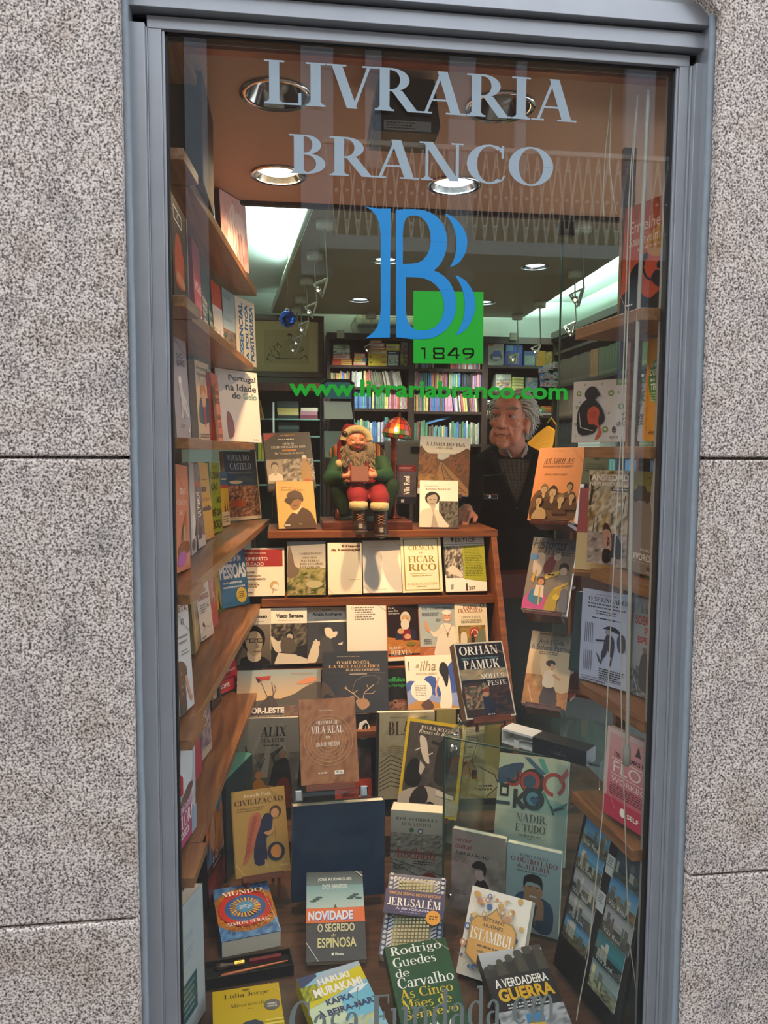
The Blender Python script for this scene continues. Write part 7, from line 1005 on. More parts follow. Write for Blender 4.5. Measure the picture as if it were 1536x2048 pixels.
stack([(510,652,710,704,'#c9442c','red game box at the bottom of the small middle stack'), (525,586,714,650,'#c9a03a','ochre game box with blue end in the small middle stack',"box",lambda a: (a.R(.7,.1,1,.9,'#2f7ab0'), a.S(.1,.3,.6,.7,1,'#6a4a1a'))), (525,516,696,584,'#cf4a2a','orange-red game box on top of the small middle stack')], shL[0], **k2)
yel = lambda a: (a.O(.12,.55,.05,'#3a3020'), a.R(.62,.1,.98,.9,'#c9b83a'), a.R(.66,.5,.95,.8,'#c0562c'))
stack([(745,622,1030,706,'#c9b020','lower of two matching yellow game boxes',"box",yel), (745,536,1030,620,'#c9b020','upper of two matching yellow game boxes',"box",yel), (740,464,1034,532,'#c09a28','mustard game box above the two yellow ones'), (750,422,1010,460,'#c0302c','thin bright red game box near the top of the tall stack'), (756,352,992,416,'#b86a8a','pink game box near the top of the tall stack'), (775,284,948,346,'#8a3a5a','patterned game box topping the tall stack, touching the blue emblem',"box",lambda a: a.N(0,0,1,1,['#8a3a5a','#d9c9a8','#c07a3a'],6,6,3,5))], shL[0], **k2)
stack([(1036,478,1216,710,'#16324f','dark blue upright card game box',"box",lambda a: (a.R(.06,.05,.94,.75,'#b8cfc9'), a.N(.12,.12,.88,.6,['#3f8f4f','#d9e6d0','#2f6f8f'],3,8,8,4), a.S(.1,.8,.9,.95,1,'#d9e0e6'))), (1016,358,1226,462,'#b8ae20','yellow game box resting on the dark blue one')], shL[0], **k2)
stack([(1232,512,1350,710,'#2a2624','dark game box with coloured tiles at the shelf end, lower',"box",lambda a: a.N(.05,.05,.95,.95,['#2a2624','#7a4a3a','#8fae4f','#3a3634'],4,6,8,4)), (1236,332,1350,502,'#332c2a','dark game box with coloured tiles at the shelf end, upper',"box",lambda a: a.N(.05,.05,.95,.95,['#332c2a','#8a3a34','#5a8a8a','#3a3634'],7,6,8,4))], shL[0], **k2)
k5 = Z(ox=940, oy=600, s=7.315)
pack(248,602,492,948,shR[0],'#b8bfb0','pale carton with a blue machine printed on it',"box",lambda a: (a.O(.22,.95,.2,'#b33a40'), a.E(.56,.36,.36,.18,'#2a3038'), a.P([(.3,.4),(.4,.6),(.8,.62),(.86,.42)],'#3a4f9a'), a.R(.36,.24,.82,.36,'#c9d0d6')), **k5)
stack([(505,768,770,950,'#1f2f8a','blue toy carton with a dark window',"box",lambda a: a.R(.18,.12,.82,.98,'#55524a')), (520,640,770,765,'#2a4a9a','blue upper carton with two small pictures',"box",lambda a: (a.R(.05,.25,.45,.9,'#6fa0c0'), a.R(.5,.3,.9,.85,'#3a5aa8')))], shR[0], **k5)
pack(788,728,962,945,shR[0],'#1c2f55','small dark blue card game carton beside the mustard bag',"box",lambda a: (a.R(.08,.05,.94,.7,'#a8c0c4'), a.N(.2,.14,.84,.6,['#3f8f4f','#d9e6d0','#2f6f8f'],8,8,8,4)), **k5)
pack(970,728,1100,955,shR[0],'#b8862a','mustard yellow rounded bag on the toy shelf',"bag",lambda a: a.S(.1,.4,.6,.6,2,'#8a5a1a'), name='bag', **k5)
pack(1102,712,1238,930,shR[0],'#5a4a3a','brown and yellow bottle rack near the shelf corner',"rack",lambda a: a.N(0,0,1,1,['#3a2620','#b89a3a','#6a3a34','#d0c070'],3,5,8,6), name='bottle_rack', **k5)
pack(388,1072,610,1325,shR[1],'#9aa090','clear blister pack with small coloured figures',"package",lambda a: (a.N(.05,.2,.95,.7,['#8a9088','#d9a02a','#2a3a5a','#b8bfb0','#8a3a5a'],5,8,8,6), a.P([(.1,.7),(.3,1.0),(.5,.7)],'#b8bfb0')), name='blister_pack', **k5)
for i in range(5): pass
stack([(622,1292-46*i,802,1334-46*i,'#8f9a1c', ('lowest','second','third','fourth','topmost')[i]+' lime yellow pack in the neat pile on the toy shelf') for i in range(5)], shR[1], **k5)
pack(822,1122,1000,1330,shR[1],'#6a7a80','grey package with pale blue scraps and a pink dot',"package",lambda a: (a.O(.35,.85,.22,'#c9a8a4'), a.N(0,0,1,.7,['#4a5a64','#b8cfe0','#6a7a80'],5,7,7,6)), name='package', **k5)
rr = random.Random(11)
for i, (x, y) in enumerate([(1010,980),(1080,960),(1150,930),(1220,905),(1030,1080),(1100,1060),(1170,1090),(1230,1060),(1040,1180),(1110,1180),(1180,1180),(1240,1190)]):
    px, py = 940+(x+30)/7.315, 600+(y+90)/7.315; p = atY(px, py, YB-.02-.012*i); root = empty('hanging_package', p); tag(root, ('%s small %s package hanging in the corner beyond the man, %s row' % (('first', 'second', 'third', 'last')[i % 4], ('white', 'grey-blue', 'silver', 'navy')[i//4 if i % 4 else 3], ('upper', 'middle', 'lower')[i//4])), 'package')
    a = Art(.052, .058); a.R(0, 0, 1, 1, ['#b8c0c4', '#8a98a4', '#9aa0a0', '#2c3f6a'][(i//4) if i % 4 else 3]); a.N(.1, .1, .9, .7, ['#d9dde0', '#2a3038', '#b04a3a', '#c9d0d4'], i, 4, 4, 5); b = MB(); b.box(-.026, 0, 0, .026, .006, .058); b.build('card', TRAY, root); a.m.build('print', SPM, root)
stack([(1010,1640,1270,1690,'#2a2a6a','purple folder pile on the lower corner shelf'), (1020,1590,1270,1638,'#3f8f5a','green and orange folder pile above the purple one',"folder",lambda a: (a.R(.4,.1,1,.9,'#d0602c'), a.R(.0,.1,.2,.9,'#b8c9a8'))), (1090,1545,1260,1588,'#c9b03a','yellow and red folders topping the corner pile',"folder",lambda a: a.R(0,.5,1,.9,'#b8402c'))], PZ(831, 1100), name='folder_pile', **k5)
for i, y in enumerate((1460, 1500, 1612, 1655, 1700)): pack(236, y, 340, y+38, None, '#24406a', ('top', 'second', 'third', 'fourth', 'lowest')[i]+' blue folder lying on the shelf left of the man', 'folder', name='folder', **k5)
for i, (px, py, l) in enumerate(((681, 669, 'small beige socket box on the cornice above the game boxes'), (1026, 674, 'small beige socket box on the cornice behind a rod spotlight'))):
    p = atY(px, py, YB-.012); b = MB(); b.box(p.x-.034, YB-.035, p.z-.034, p.x+.034, YB-.011, p.z+.036); tag(b.build('socket_box', WL, None, .004), l, 'socket box')
# glazed cabinet at the left of the back wall
cx0, cx1, cz1 = PX(500), PX(651), PZ(783, 560); root = empty('glazed_cabinet', ((cx0+cx1)/2, YB, 0)); tag(root, 'dark glazed cabinet with stacked folders under the framed print', 'cabinet')
for x in (cx0, cx1-.04): b = MB(); b.box(x, YB-.1, 0, x+.04, YB+.25, cz1); wb(b, 'side_panel', DARKW, root)
b = MB(); b.box(cx0, YB-.11, cz1, cx1, YB+.25, cz1+.07); wb(b, 'top_board', MAHOG, root); b = MB(); b.box(cx0, YB+.2, 0, cx1, YB+.25, cz1); wb(b, 'back_panel', mat('dark_teal_back', '#1a2524', .6), root)
zs_ = [PZ(y, 580) for y in (838, 872, 920, 968)]
for z in zs_: b = MB(); b.box(cx0+.04, YB-.08, z-.012, cx1-.04, YB+.2, z); wb(b, 'glass_shelf', mat('shelf_glass_green', '#6f9488', .2), root)
b = MB(); xx = PX(547); b.box(xx-.008, YB-.12, PZ(866, 547), xx+.008, YB-.105, PZ(806, 547)); wb(b, 'tube_reflection', mat('reflection_white', '#d9e6e0', .4), root)  # white rod painted in as the reflection of a fluorescent tube
def pile(x0, x1, y0, y1, cols, names, base):
    z = base; n = len(cols)
    for i, (c, nm) in enumerate(zip(cols, names)):
        h = (y1-y0)/n/1538*(YB+1.5); b = MB(); X0, X1 = PX(x0)+rr.uniform(0, .01), PX(x1)-rr.uniform(0, .01); b.box(X0, YB-.06, z+.0006, X1, YB+.14, z+h); tag(b.build('folder', mat('folder_'+c, c, .6)), nm, 'folder'); z += h
pile(553, 598, 800, 834, ['#1a2224', '#b8a668', '#a89858', '#22292a', '#161c1e'], ['lowest black folder of the pile in the glazed cabinet', 'lower cream folder of the pile in the glazed cabinet', 'upper cream folder of the pile in the glazed cabinet', 'black folder above the cream ones in the glazed cabinet', 'topmost black folder of the pile in the glazed cabinet'], zs_[0])
pile(600, 636, 812, 834, ['#6a2c3c', '#9a6a74', '#b8b09a'], ['dark red folder at the bottom of the small cabinet pile', 'pink folder in the small cabinet pile', 'grey-cream folder topping the small cabinet pile'], zs_[0])
pile(556, 598, 842, 868, ['#1f2a2a', '#161c1e', '#2c3c3a', '#121618'], ['lowest dark folder on the second cabinet shelf', 'second dark folder on the second cabinet shelf', 'third dark folder on the second cabinet shelf', 'topmost dark folder on the second cabinet shelf'], zs_[1])
for i, (x, c, l) in enumerate(((518, '#a89a20', 'yellow lever arch binder beside the black parade book, first'), (526, '#9a8f24', 'yellow lever arch binder beside the black parade book, second'), (512, '#2f4f48', 'dark green binder beside the black parade book'))):
    b = MB(); X0 = PX(x); b.box(X0-.016, YB-.07, zs_[2]+.0006, X0+.016, YB+.15, zs_[2]+.20); tag(b.build('binder', mat('binder'+str(i), c, .6)), l, 'binder')
for i, (x, c) in enumerate(((521, '#8a7a2c'), (524, '#b0442c'), (527, '#9a8a3a'))):
    b = MB(); X0 = PX(x); M4 = Matrix.Translation((X0, YB-.05, zs_[0]+.001)) @ Matrix.Rotation(-.22, 4, 'Y'); b.box(-.005, 0, 0, .005, .14, .17, M=M4); tag(b.build('slim_book', mat('slim'+str(i), c, .6)), ('olive', 'red', 'tan')[i]+' slim book leaning in the glazed cabinet by the white Ice Age book', 'book')
# encyclopaedias on the right wall behind the glass screen
XW = 2.5
root = empty('wall_bookcase', (XW+.15, 4.4, 0)); tag(root, 'dark bookcase along the side wall, full of old volumes behind the glass screen', 'bookcase')
wz = [1.30, 1.58, 1.87, 2.16, 2.47]
for z in wz+[2.60]: b = MB(); b.box(XW, 3.0, z-.025, XW+.33, 5.59, z); wb(b, 'shelf', DARKW, root)
for y in (3.0, 4.1, 5.56): b = MB(); b.box(XW, y, 0, XW+.33, y+.03, 2.575); wb(b, 'side_panel', DARKW, root)
b = MB(); b.box(XW+.30, 3.03, 0, XW+.33, 5.56, 2.575); wb(b, 'back_panel', DARKW, root)
b = MB(); b.box(XW-.02, 3.0, 2.60, XW+.33, 5.59, 2.66); wb(b, 'cornice', DARKW, root)
for zi, rows in enumerate([[('brown', 5.5, 4.9), ('teal', 4.85, 4.2), ('blue', 4.0, 3.3)], [('black', 5.5, 5.0), ('white', 4.95, 4.5), ('olive', 4.0, 3.3)], [('brown', 5.5, 4.9), ('white', 4.88, 4.75), ('green', 4.6, 4.4), ('olive', 4.35, 4.15), ('white', 4.0, 3.75), ('cream', 3.7, 3.3)], [('brown', 5.5, 4.75), ('orange', 4.72, 4.6), ('olive', 4.55, 4.2), ('lime', 4.02, 3.3)]]):
    for cn, ya, yb in rows:
        y = ya
        while y > yb:
            w = .052; h = .235 if zi != 0 else .2; o = bpy.data.objects.new('shelved_volume', spine_mesh(cn, 1)); COL.objects.link(o); o.rotation_euler = (0, 0, -PI/2); o.scale = (w*.95, .2, h*rb.uniform(.93, 1)); o.location = (XW+.02, y-w/2, wz[zi]+.0005)
            l = '%s bound volume seen through the glass screen, %s shelf of the side wall' % (cn, ('lowest', 'second', 'third', 'top')[zi]); tag(o, l, 'book', l); y -= w
gx0 = atY(1119, 700, 1.10).x; root = empty('glass_screen', (gx0+.3, 1.1, 0)); tag(root, 'frameless greenish glass screen between display and shop', 'glass screen')
b = MB(); b.box(gx0, 1.095, .002, gx0+.75, 1.105, 2.31); wb(b, 'pane', GREENG, root)
b = MB(); b.box(gx0-.001, 1.093, .002, gx0+.001, 1.107, 2.31); wb(b, 'edge', GEDGE, root)
b = MB(); b.box(gx0-.01, 1.088, 2.285, gx0+.04, 1.112, 2.331); wb(b, 'clamp', BLACKP, root)
# counter in the dark behind the rack
root = empty('counter', (1.3, 1.72, 0)); tag(root, 'dark counter with a reddish mahogany band, between rack and wooden stand', 'counter')
b = MB(); b.box(.84, 1.64, 0, 1.9, 1.74, .93); wb(b, 'front', mat('dark_counter', '#1a1614', .3), root); b = MB(); b.box(.84, 1.63, .931, 1.9, 1.75, 1.03); wb(b, 'band', mat('red_mahogany', '#3a1210', .4), root)
# blue glass bauble
p = atY(575, 638, 1.80); root = empty('bauble', (p.x, p.y, p.z)); tag(root, 'shiny blue ball ornament hanging on a thread in front of the framed print', 'ornament')
b = MB(); b.ball((0, 0, 0), .035, 28); b.build('ball', mat('blue_mirror', '#1a55b8', .06, .9), root); b = MB(); b.lathe([(.001, .045), (.009, .044), (.009, .033), (.001, .033)], 12); b.build('cap', CHROME, root); b = MB(); b.tube([(0, 0, .044), (0, 0, 3.02-p.z)], .0008, 5); b.build('thread', WLM, root)
# wire rack with leaflets and teal tray behind the doll
p = atY(675, 1000, 2.5); S_ = 4.0/1538; root = empty('leaflet_rack', (p.x, 2.5, 0)); tag(root, 'black wire leaflet rack with teal tray on top, behind the bearded doll', 'rack')
XA, XB = atY(644, 800, 2.5).x, atY(708, 800, 2.5).x; zq = lambda y: atY(675, y, 2.5).z
b = MB()
for x in (XA, XB): b.tube([(x, 2.56, 0), (x, 2.56, zq(762))], .008, 8)
for i in range(7): z = zq(842+4*i); b.tube([(XA, 2.53, z), (XB, 2.53, z)], .003, 5)
for x in (XA+.04, XB-.04): b.tube([(x, 2.53, zq(868)), (x, 2.53, zq(840))], .003, 5)
wb(b, 'wire_frame', BLACKP, root)
b = MB(); pl = [(XA-.004, zq(796)), (XB+.004, zq(796)), (XB+.004, zq(766)), (XB-.02, zq(757)), (XA+.02, zq(757)), (XA-.004, zq(766))]; b.prism(pl, 2.52, 2.55, M=Mx); wb(b, 'tray_rim', BLACKP, root, .004)
b = MB(); pl = [(XA+.012, zq(797)), (XB-.012, zq(797)), (XB-.012, zq(769)), (XB-.026, zq(764)), (XA+.026, zq(764)), (XA+.012, zq(769))]; b.prism(pl, 2.512, 2.519, M=Mx); wb(b, 'teal_tray', mat('teal_plastic', '#4a8f94', .4), root)
b = MB(); b.add([(XA+.012, 2.50, zq(838)), (XB-.004, 2.50, zq(838)), (XB-.014, 2.53, zq(802)), (XA+.012, 2.53, zq(802)), (XA+.012, 2.504, zq(838)), (XB-.004, 2.504, zq(838)), (XB-.014, 2.534, zq(802)), (XA+.012, 2.534, zq(802))], [(0,1,2,3), (7,6,5,4), (0,4,5,1), (1,5,6,2), (2,6,7,3), (3,7,4,0)]); tag(b.build('leaflet_stack', mat('leaflet_white', '#dfe6cc', .7)), 'white leaflets with pale green print in the wire rack behind the doll', 'leaflet')
b = MB(); b.add([(XA+.012, 2.47, zq(915)), (XB-.03, 2.47, zq(915)), (XB-.02, 2.52, zq(862)), (XA+.012, 2.52, zq(862)), (XA+.012, 2.474, zq(915)), (XB-.03, 2.474, zq(915)), (XB-.02, 2.524, zq(862)), (XA+.012, 2.524, zq(862))], [(0,1,2,3), (7,6,5,4), (0,4,5,1), (1,5,6,2), (2,6,7,3), (3,7,4,0)]); tag(b.build('plastic_wallet', mat('pale_wallet', '#8fa596', .3)), 'clear greenish plastic wallet below the white leaflets, behind the doll', 'wallet')
# monitor back
p0, p1 = atY(770, 955, 2.2), atY(850, 881, 2.2); root = empty('monitor', ((p0.x+p1.x)/2, 2.2, p0.z)); tag(root, 'silver back of a computer monitor behind the stained glass lamp', 'monitor')
b = MB(); b.box(p0.x, 2.2, p0.z, p1.x, 2.24, p1.z); wb(b, 'back_shell', mat('silver_plastic', '#8f8c82', .4, .2), root, .012); b = MB(); b.box(p1.x-.07, 2.19, p1.z-.06, p1.x-.01, 2.2, p1.z-.03); wb(b, 'vent_panel', BLACKP, root); b = MB(); b.box((p0.x+p1.x)/2-.03, 2.24, .9, (p0.x+p1.x)/2+.03, 2.27, p0.z+.1); wb(b, 'foot', BLACKP, root)
b = MB(); b.box(-.3, 2.0, 0, .85, 2.62, .9); tag(b.build('desk', DARKW), 'dark desk behind the rack carrying the monitor', 'desk')
# yellow pleated lamp
p = atY(1086, 884, 2.45); root = empty('desk_lamp', (p.x, 2.45, 0)); tag(root, 'brass lamp with glowing yellow pleated shade behind the man', 'lamp')
SHADE = bpy.data.materials.new('pleated_shade'); SHADE.use_nodes = True; MATS['pleated_shade'] = SHADE
_b = SHADE.node_tree.nodes['Principled BSDF']; _b.inputs['Base Color'].default_value = lin('#d9b04a'); _b.inputs['Roughness'].default_value = .8; _b.inputs['Emission Color'].default_value = lin('#e08a10'); _b.inputs['Emission Strength'].default_value = .55
b = MB(); n = 72
for i in range(n):
    def rr_(k, r): return r*(1+(.035 if k % 2 else -.035))
    for (ra, za), (rb2, zb) in zip([(.022, .085), (.034, .06), (.052, .01), (.064, -.035)], [(.034, .06), (.052, .01), (.064, -.035), (.067, -.045)]):
        a0, a1 = 2*PI*i/n, 2*PI*(i+1)/n
        b.face([(rr_(i, ra)*math.cos(a0), rr_(i, ra)*math.sin(a0), za), (rr_(i+1, ra)*math.cos(a1), rr_(i+1, ra)*math.sin(a1), za), (rr_(i+1, rb2)*math.cos(a1), rr_(i+1, rb2)*math.sin(a1), zb), (rr_(i, rb2)*math.cos(a0), rr_(i, rb2)*math.sin(a0), zb)])
o = b.build('lamp_shade', SHADE, root); o.location = (0, 0, p.z); o.rotation_euler = (.3, .45, 0)
b = MB(); b.ball((-.012, -.01, p.z-.03), (.03, .03, .03), 14); b.build('bulb', mat('warm_bulb', '#ffffff', .4, emit='#ffc860', estr=6), root)
b = MB(); b.tube([(.09, .03, .9), (.085, .03, p.z-.02), (.08, .02, p.z+.09), (.04, 0, p.z+.13), (.02, 0, p.z+.10)], .006, 8); b.build('brass_arm', MATS['brass'], root); b = MB(); b.lathe([(.001, 0), (.09, 0), (.08, .02), (.001, .03)], 20, Matrix.Translation((.09, .03, .9))); b.build('base', MATS['brass'], root)
b = MB(); b.box(p.x-.3, 2.3, 0, p.x+.7, 2.8, .9); tag(b.build('side_table', DARKW), 'dark side table behind the man carrying the yellow lamp', 'table')
ld = bpy.data.lights.new('desk_lamp_light', 'POINT'); ld.energy = 4; ld.color = (1, .65, .25); ld.shadow_soft_size = .04; lo = bpy.data.objects.new('desk_lamp_light', ld); COL.objects.link(lo); lo.location = (p.x-.03, 2.42, p.z-.12)
# ------------------------------------------------------------ the man behind the rack
def skinmat():
    m = mat('aged_skin', '#c07a5e', .5, noise=.16, nscale=28, bump=.25); b = m.node_tree.nodes['Principled BSDF']; b.inputs['Subsurface Weight'].default_value = .12; b.inputs['Subsurface Radius'].default_value = (.02, .008, .004); return m
SKIN = skinmat()
HC = atY(1021, 846, 1.95)
man = empty('person', (HC.x+.04, 2.0, 0)); tag(man, 'grey-haired man in black coat and olive sweater standing behind the rack, gazing sideways', 'person')
# head frame: forward towards the picture left and slightly up
HY = Matrix.Rotation(-math.radians(38), 4, 'Z') @ Matrix.Rotation(PI, 4, 'Z')
HM = Matrix.Translation(HC) @ Matrix.Rotation(math.radians(3), 4, 'Y') @ HY @ Matrix.Rotation(math.radians(5), 4, 'X')
hs = 1.04
head = [('e',(0,-.018,.045),(.076,.098,.082)), ('e',(0,.018,-.02),(.066,.074,.092)), ('e',(0,.03,-.084),(.053,.052,.034)), ('e',(0,.07,-.104),(.026,.022,.02)),
 ('e',(.043,.058,-.012),(.027,.027,.02)), ('e',(-.043,.058,-.012),(.027,.027,.02)), ('e',(.046,.046,-.066),(.026,.03,.040)), ('e',(-.046,.046,-.066),(.026,.03,.040)),
 ('e',(.033,.080,.037),(.030,.016,.010),(0,0,-.25)), ('e',(-.033,.080,.037),(.030,.016,.010),(0,0,.25)), ('e',(0,.052,.062),(.062,.045,.05)),
 ('c',(0,.088,.028),(0,.112,-.02),.010,.0145), ('e',(0,.110,-.025),(.017,.017,.014)), ('e',(.016,.099,-.028),(.011,.013,.010)), ('e',(-.016,.099,-.028),(.011,.013,.010)),
 ('e',(0,.085,-.052),(.034,.016,.014)), ('e',(0,.094,-.0605),(.026,.009,.0045)), ('e',(0,.090,-.0715),(.022,.010,.0065)), ('e',(0,.083,-.088),(.03,.012,.012)),
 ('e',(.033,.0765,.0265),(.021,.013,.005),(0,0,-.2)), ('e',(-.033,.0765,.0265),(.021,.013,.005),(0,0,.2)), ('e',(.034,.079,.0035),(.020,.010,.0055)), ('e',(-.034,.079,.0035),(.020,.010,.0055)),
 ('e',(.079,-.008,-.008),(.010,.02,.034),(0,.15,.3)), ('e',(-.079,-.008,-.008),(.010,.02,.034),(0,-.15,-.3)), ('e',(.080,-.004,-.036),(.008,.012,.012)), ('e',(-.080,-.004,-.036),(.008,.012,.012)),
 ('c',(.030,.093,-.028),(.046,.070,-.075),.006,.007), ('c',(-.030,.093,-.028),(-.046,.070,-.075),.006,.007)]
def tx(p, M, s):
    if p[0] == 'e': 
        R_ = (M.to_3x3() @ (Euler(p[3]).to_matrix() if len(p) > 3 else Matrix.Identity(3))).to_euler(); return ('e', M @ (Vector(p[1])*s), tuple(x*s for x in p[2]), tuple(R_))
    return ('c', M @ (Vector(p[1])*s), M @ (Vector(p[2])*s), p[3]*s, p[4]*s)
parts = [tx(p, HM, hs) for p in head]
sx, sz, syy = HC.x+.035, HC.z-.225, 2.0
nk = HM @ Vector((0, -.03, -.06)); parts += [('c', nk, (sx, syy+.02, sz+.06), .060, .068), ('c', (sx, syy+.02, sz+.07), (sx, syy+.02, sz-.1), .07, .11)]
parts += [('e', (sx, syy, sz-.16), (.165, .105, .25)), ('e', (sx, syy, sz-.45), (.15, .105, .22))]
for s in (-1, 1): parts += [('c', (sx+s*.09, syy, sz-.58), (sx+s*.10, syy-.01, .5), .085, .058), ('c', (sx+s*.10, syy-.01, .5), (sx+s*.11, syy+.02, .1), .055, .04), ('c', (sx+s*.11, syy+.03, .045), (sx+s*.12, syy-.15, .04), .042, .035)]
hand = atZ(926, 1036, 1.27); hand.y = min(hand.y, 1.68)
shR_, elR, wrR = Vector((sx-.185, syy, sz+.0)), Vector((sx-.26, syy-.06, sz-.25)), hand+Vector((.035, .085, .028))
shL_, elL, wrL = Vector((sx+.185, syy, sz)), Vector((sx+.24, syy+.03, sz-.28)), Vector((sx+.24, syy-.08, sz-.52))
for a_, b2, c_ in ((shR_, elR, wrR), (shL_, elL, wrL)): parts += [('c', a_, b2, .052, .042), ('c', b2, c_, .040, .027)]
def hand_parts(w, d, up, curl=.5, s=1.0):
    d = Vector(d).normalized(); up = Vector(up).normalized(); sd = d.cross(up).normalized(); o = []
    o.append(('c', w, w+d*.03, .026*s, .030*s))
    for k in (-1.5, -.5, .5, 1.5): o.append(('c', w+d*.02+sd*k*.014, w+d*.085+sd*k*.018, .014*s, .0115*s))
    for k, L in ((-1.5, .055), (-.5, .072), (.5, .078), (1.5, .068)):
        p = w+d*.088+sd*k*.019; q = p+(d*math.cos(curl*.6)-up*math.sin(curl*.6))*L*.5; r = q+(d*math.cos(curl*1.6)-up*math.sin(curl*1.6))*L*.5
        o += [('c', p, q, .0098*s, .009*s), ('c', q, r, .009*s, .0078*s)]
    p = w+d*.03-sd*.028; q = p-sd*.025+d*.03-up*.006; o += [('c', p, q, .012*s, .0105*s), ('c', q, q+d*.03-up*.008, .010*s, .0085*s)]
    return o
parts += hand_parts(wrR, hand+Vector((-.02, -.03, -.004))-wrR, (0, -.25, 1), .55)
parts += hand_parts(wrL, (0, -.15, -1), (1, 0, 0), .6)
body = sculpt('body', parts, .0042, 3, SKIN); body.data.transform(Matrix.Translation(-Vector(man.location))); body.parent = man
def mw(o): o.data.transform(Matrix.Translation(-Vector(man.location))); o.parent = man; return o
EYEW = mat('eye_white', '#8f8074', .25); IRIS = mat('iris_dark', '#1d130e', .15)
for s in (-1, 1):
    b = MB(); b.ball(HM @ (Vector((s*.033, .0715, .0165))*hs), .0135*hs, 16); ey_ = mw(b.build('eye', EYEW, None))
    b = MB(); b.ball(HM @ (Vector((s*.033+.003, .0795, .0185))*hs), .0068*hs, 12); mw(b.build('iris', IRIS, None)).parent = ey_
    b = MB(); r = random.Random(3+s)
    for i in range(26):
        t = i/25; p = Vector((s*(.012+.042*t), .0965-.018*t*t, .043+.006*math.sin(t*2.6))); b.tube([HM @ (p*hs), HM @ ((p+Vector((s*.006, .003+.004*r.random(), .004+.004*r.random())))*hs), HM @ ((p+Vector((s*.012, .002, .003+.005*r.random())))*hs)], [.0022, .0018, .0004], 4)
    mw(b.build('eyebrow', mat('brow_hair', '#8f887c', .7)))
b = MB(); b.tube([HM @ (Vector(v)*hs) for v in ((-.027, .0885, -.0725), (-.018, .0965, -.0675), (0, .1005, -.0655), (.018, .0965, -.0675), (.027, .0885, -.0725))], [.0008, .0020, .0022, .0020, .0008], 6); mw(b.build('mouth_line', mat('mouth_dark', '#5a2a22', .6)))
for s in (-1, 1):
    b = MB(); b.tube([HM @ (Vector(v)*hs) for v in ((s*.016, .086, .0245), (s*.026, .0895, .0285), (s*.040, .085, .0275), (s*.052, .072, .0205))], [.0012, .0026, .0026, .001], 6); mw(b.build('eyelid', SKIN))
b = MB()
for k, zz_ in enumerate((.066, .078, .090)): b.tube([HM @ (Vector((x_, .0965-.0*k-abs(x_)**2*7-.02*(zz_-.066)*9, zz_+.003*math.cos(x_*60)))*hs) for x_ in (-.04, -.02, 0, .02, .04)], [.0003, .0011, .0012, .0011, .0003], 5)
mw(b.build('forehead_wrinkle', SKIN))
HAIR = mat('grey_hair', '#b5afa2', .55, noise=.3, nscale=25)
b = MB(); r = random.Random(12)
for i in range(1500):
    th = r.uniform(-PI, PI); ph = r.uniform(-.8, 1.5); n = Vector((math.sin(th)*math.cos(ph), math.cos(th)*math.cos(ph), math.sin(ph)))   # +y is the face
    p = Vector((n.x*.078, n.y*.100-.018, n.z*.085+.045))
    if p.y > .040 and p.z < .106: continue
    if p.y > .012 and p.z < .050: continue
    if p.z < -.025 and p.y > -.035: continue
    top = max(0, n.z); side = 1 if n.x > 0 else -1
    flow = Vector((side*(.75*top+.1), -.8, -.25-.55*(1-top)))+Vector((r.uniform(-.25, .25), r.uniform(-.2, .2), r.uniform(-.2, .2)))
    t1 = (flow-n*flow.dot(n)).normalized(); L = r.uniform(.05, .085); o_ = n*r.uniform(.006, .020); wv = Vector((r.uniform(-.007, .007), r.uniform(-.007, .007), 0))
    p2 = p+t1*L*.25+o_*.9; p3 = p+t1*L*.55+o_*1.1+wv; p4 = p3+(t1*.75+Vector((0, -.1, -.45))-n*.15)*L*.3; p5 = p4+(t1*.4+Vector((0, -.2, -.3))+n*.55)*L*.2
    b.tube([HM @ (v*hs) for v in (p, p2, p3, p4, p5)], [.0036, .0044, .0038, .0026, .0005], 5, None, False)
mw(b.build('hair', HAIR))
b = MB(); b.ball(HM @ (Vector((0, -.034, .052))*hs), (.078*hs, .096*hs, .084*hs), 20, HM.to_3x3()); mw(b.build('hair_underlayer', HAIR))
COAT = mat('black_wool', '#060606', .9, noise=.3, nscale=60, bump=.15, spec=.15)
cp = [('e', (sx, syy+.01, sz-.14), (.205, .135, .24)), ('e', (sx, syy+.01, sz-.42), (.20, .140, .30)), ('c', (sx-.15, syy+.02, sz+.01), (sx-.06, syy+.06, sz+.085), .072, .05), ('c', (sx+.15, syy+.02, sz+.01), (sx+.06, syy+.06, sz+.085), .072, .05), ('c', (sx-.07, syy+.075, sz+.10), (sx+.07, syy+.075, sz+.10), .035, .035), ('c', (sx, syy, sz-.5), (sx, syy, sz-.85), .19, .20)]
for a_, b2, c_ in ((shR_, elR, elR.lerp(wrR, .88)), (shL_, elL, elL.lerp(wrL, .88))): cp += [('e', a_, (.078, .078, .078)), ('c', a_, b2, .074, .060), ('c', b2, c_, .060, .045)]
mw(sculpt('coat', cp, .008, 4, COAT))
def chest(x, z, off): 
    q = 1-((x-sx)/.205)**2-((z-(sz-.14))/.24)**2
    return syy+.01-.135*math.sqrt(max(.02, q))-off
b = MB(); N_ = 14
vt, vb = sz+.06, sz-.165
for i in range(N_):
    for j in range(8):
        def P_(a_, c_): 
            z = vt+(vb-vt)*a_/N_; hwid = .088*(1-(a_/N_)**1.25)+.002; x = sx-.022+(c_/8*2-1)*hwid; return (x, chest(x, z, .010)-max(0, (z-sz))*.25, z)
        b.face([P_(i, j), P_(i+1, j), P_(i+1, j+1), P_(i, j+1)], None, True)
o = mw(b.build('sweater', mat('olive_sweater', '#3a3026', .9, noise=.2, nscale=90, bump=.3))); sd = o.modifiers.new('t', 'SOLIDIFY'); sd.thickness = .008
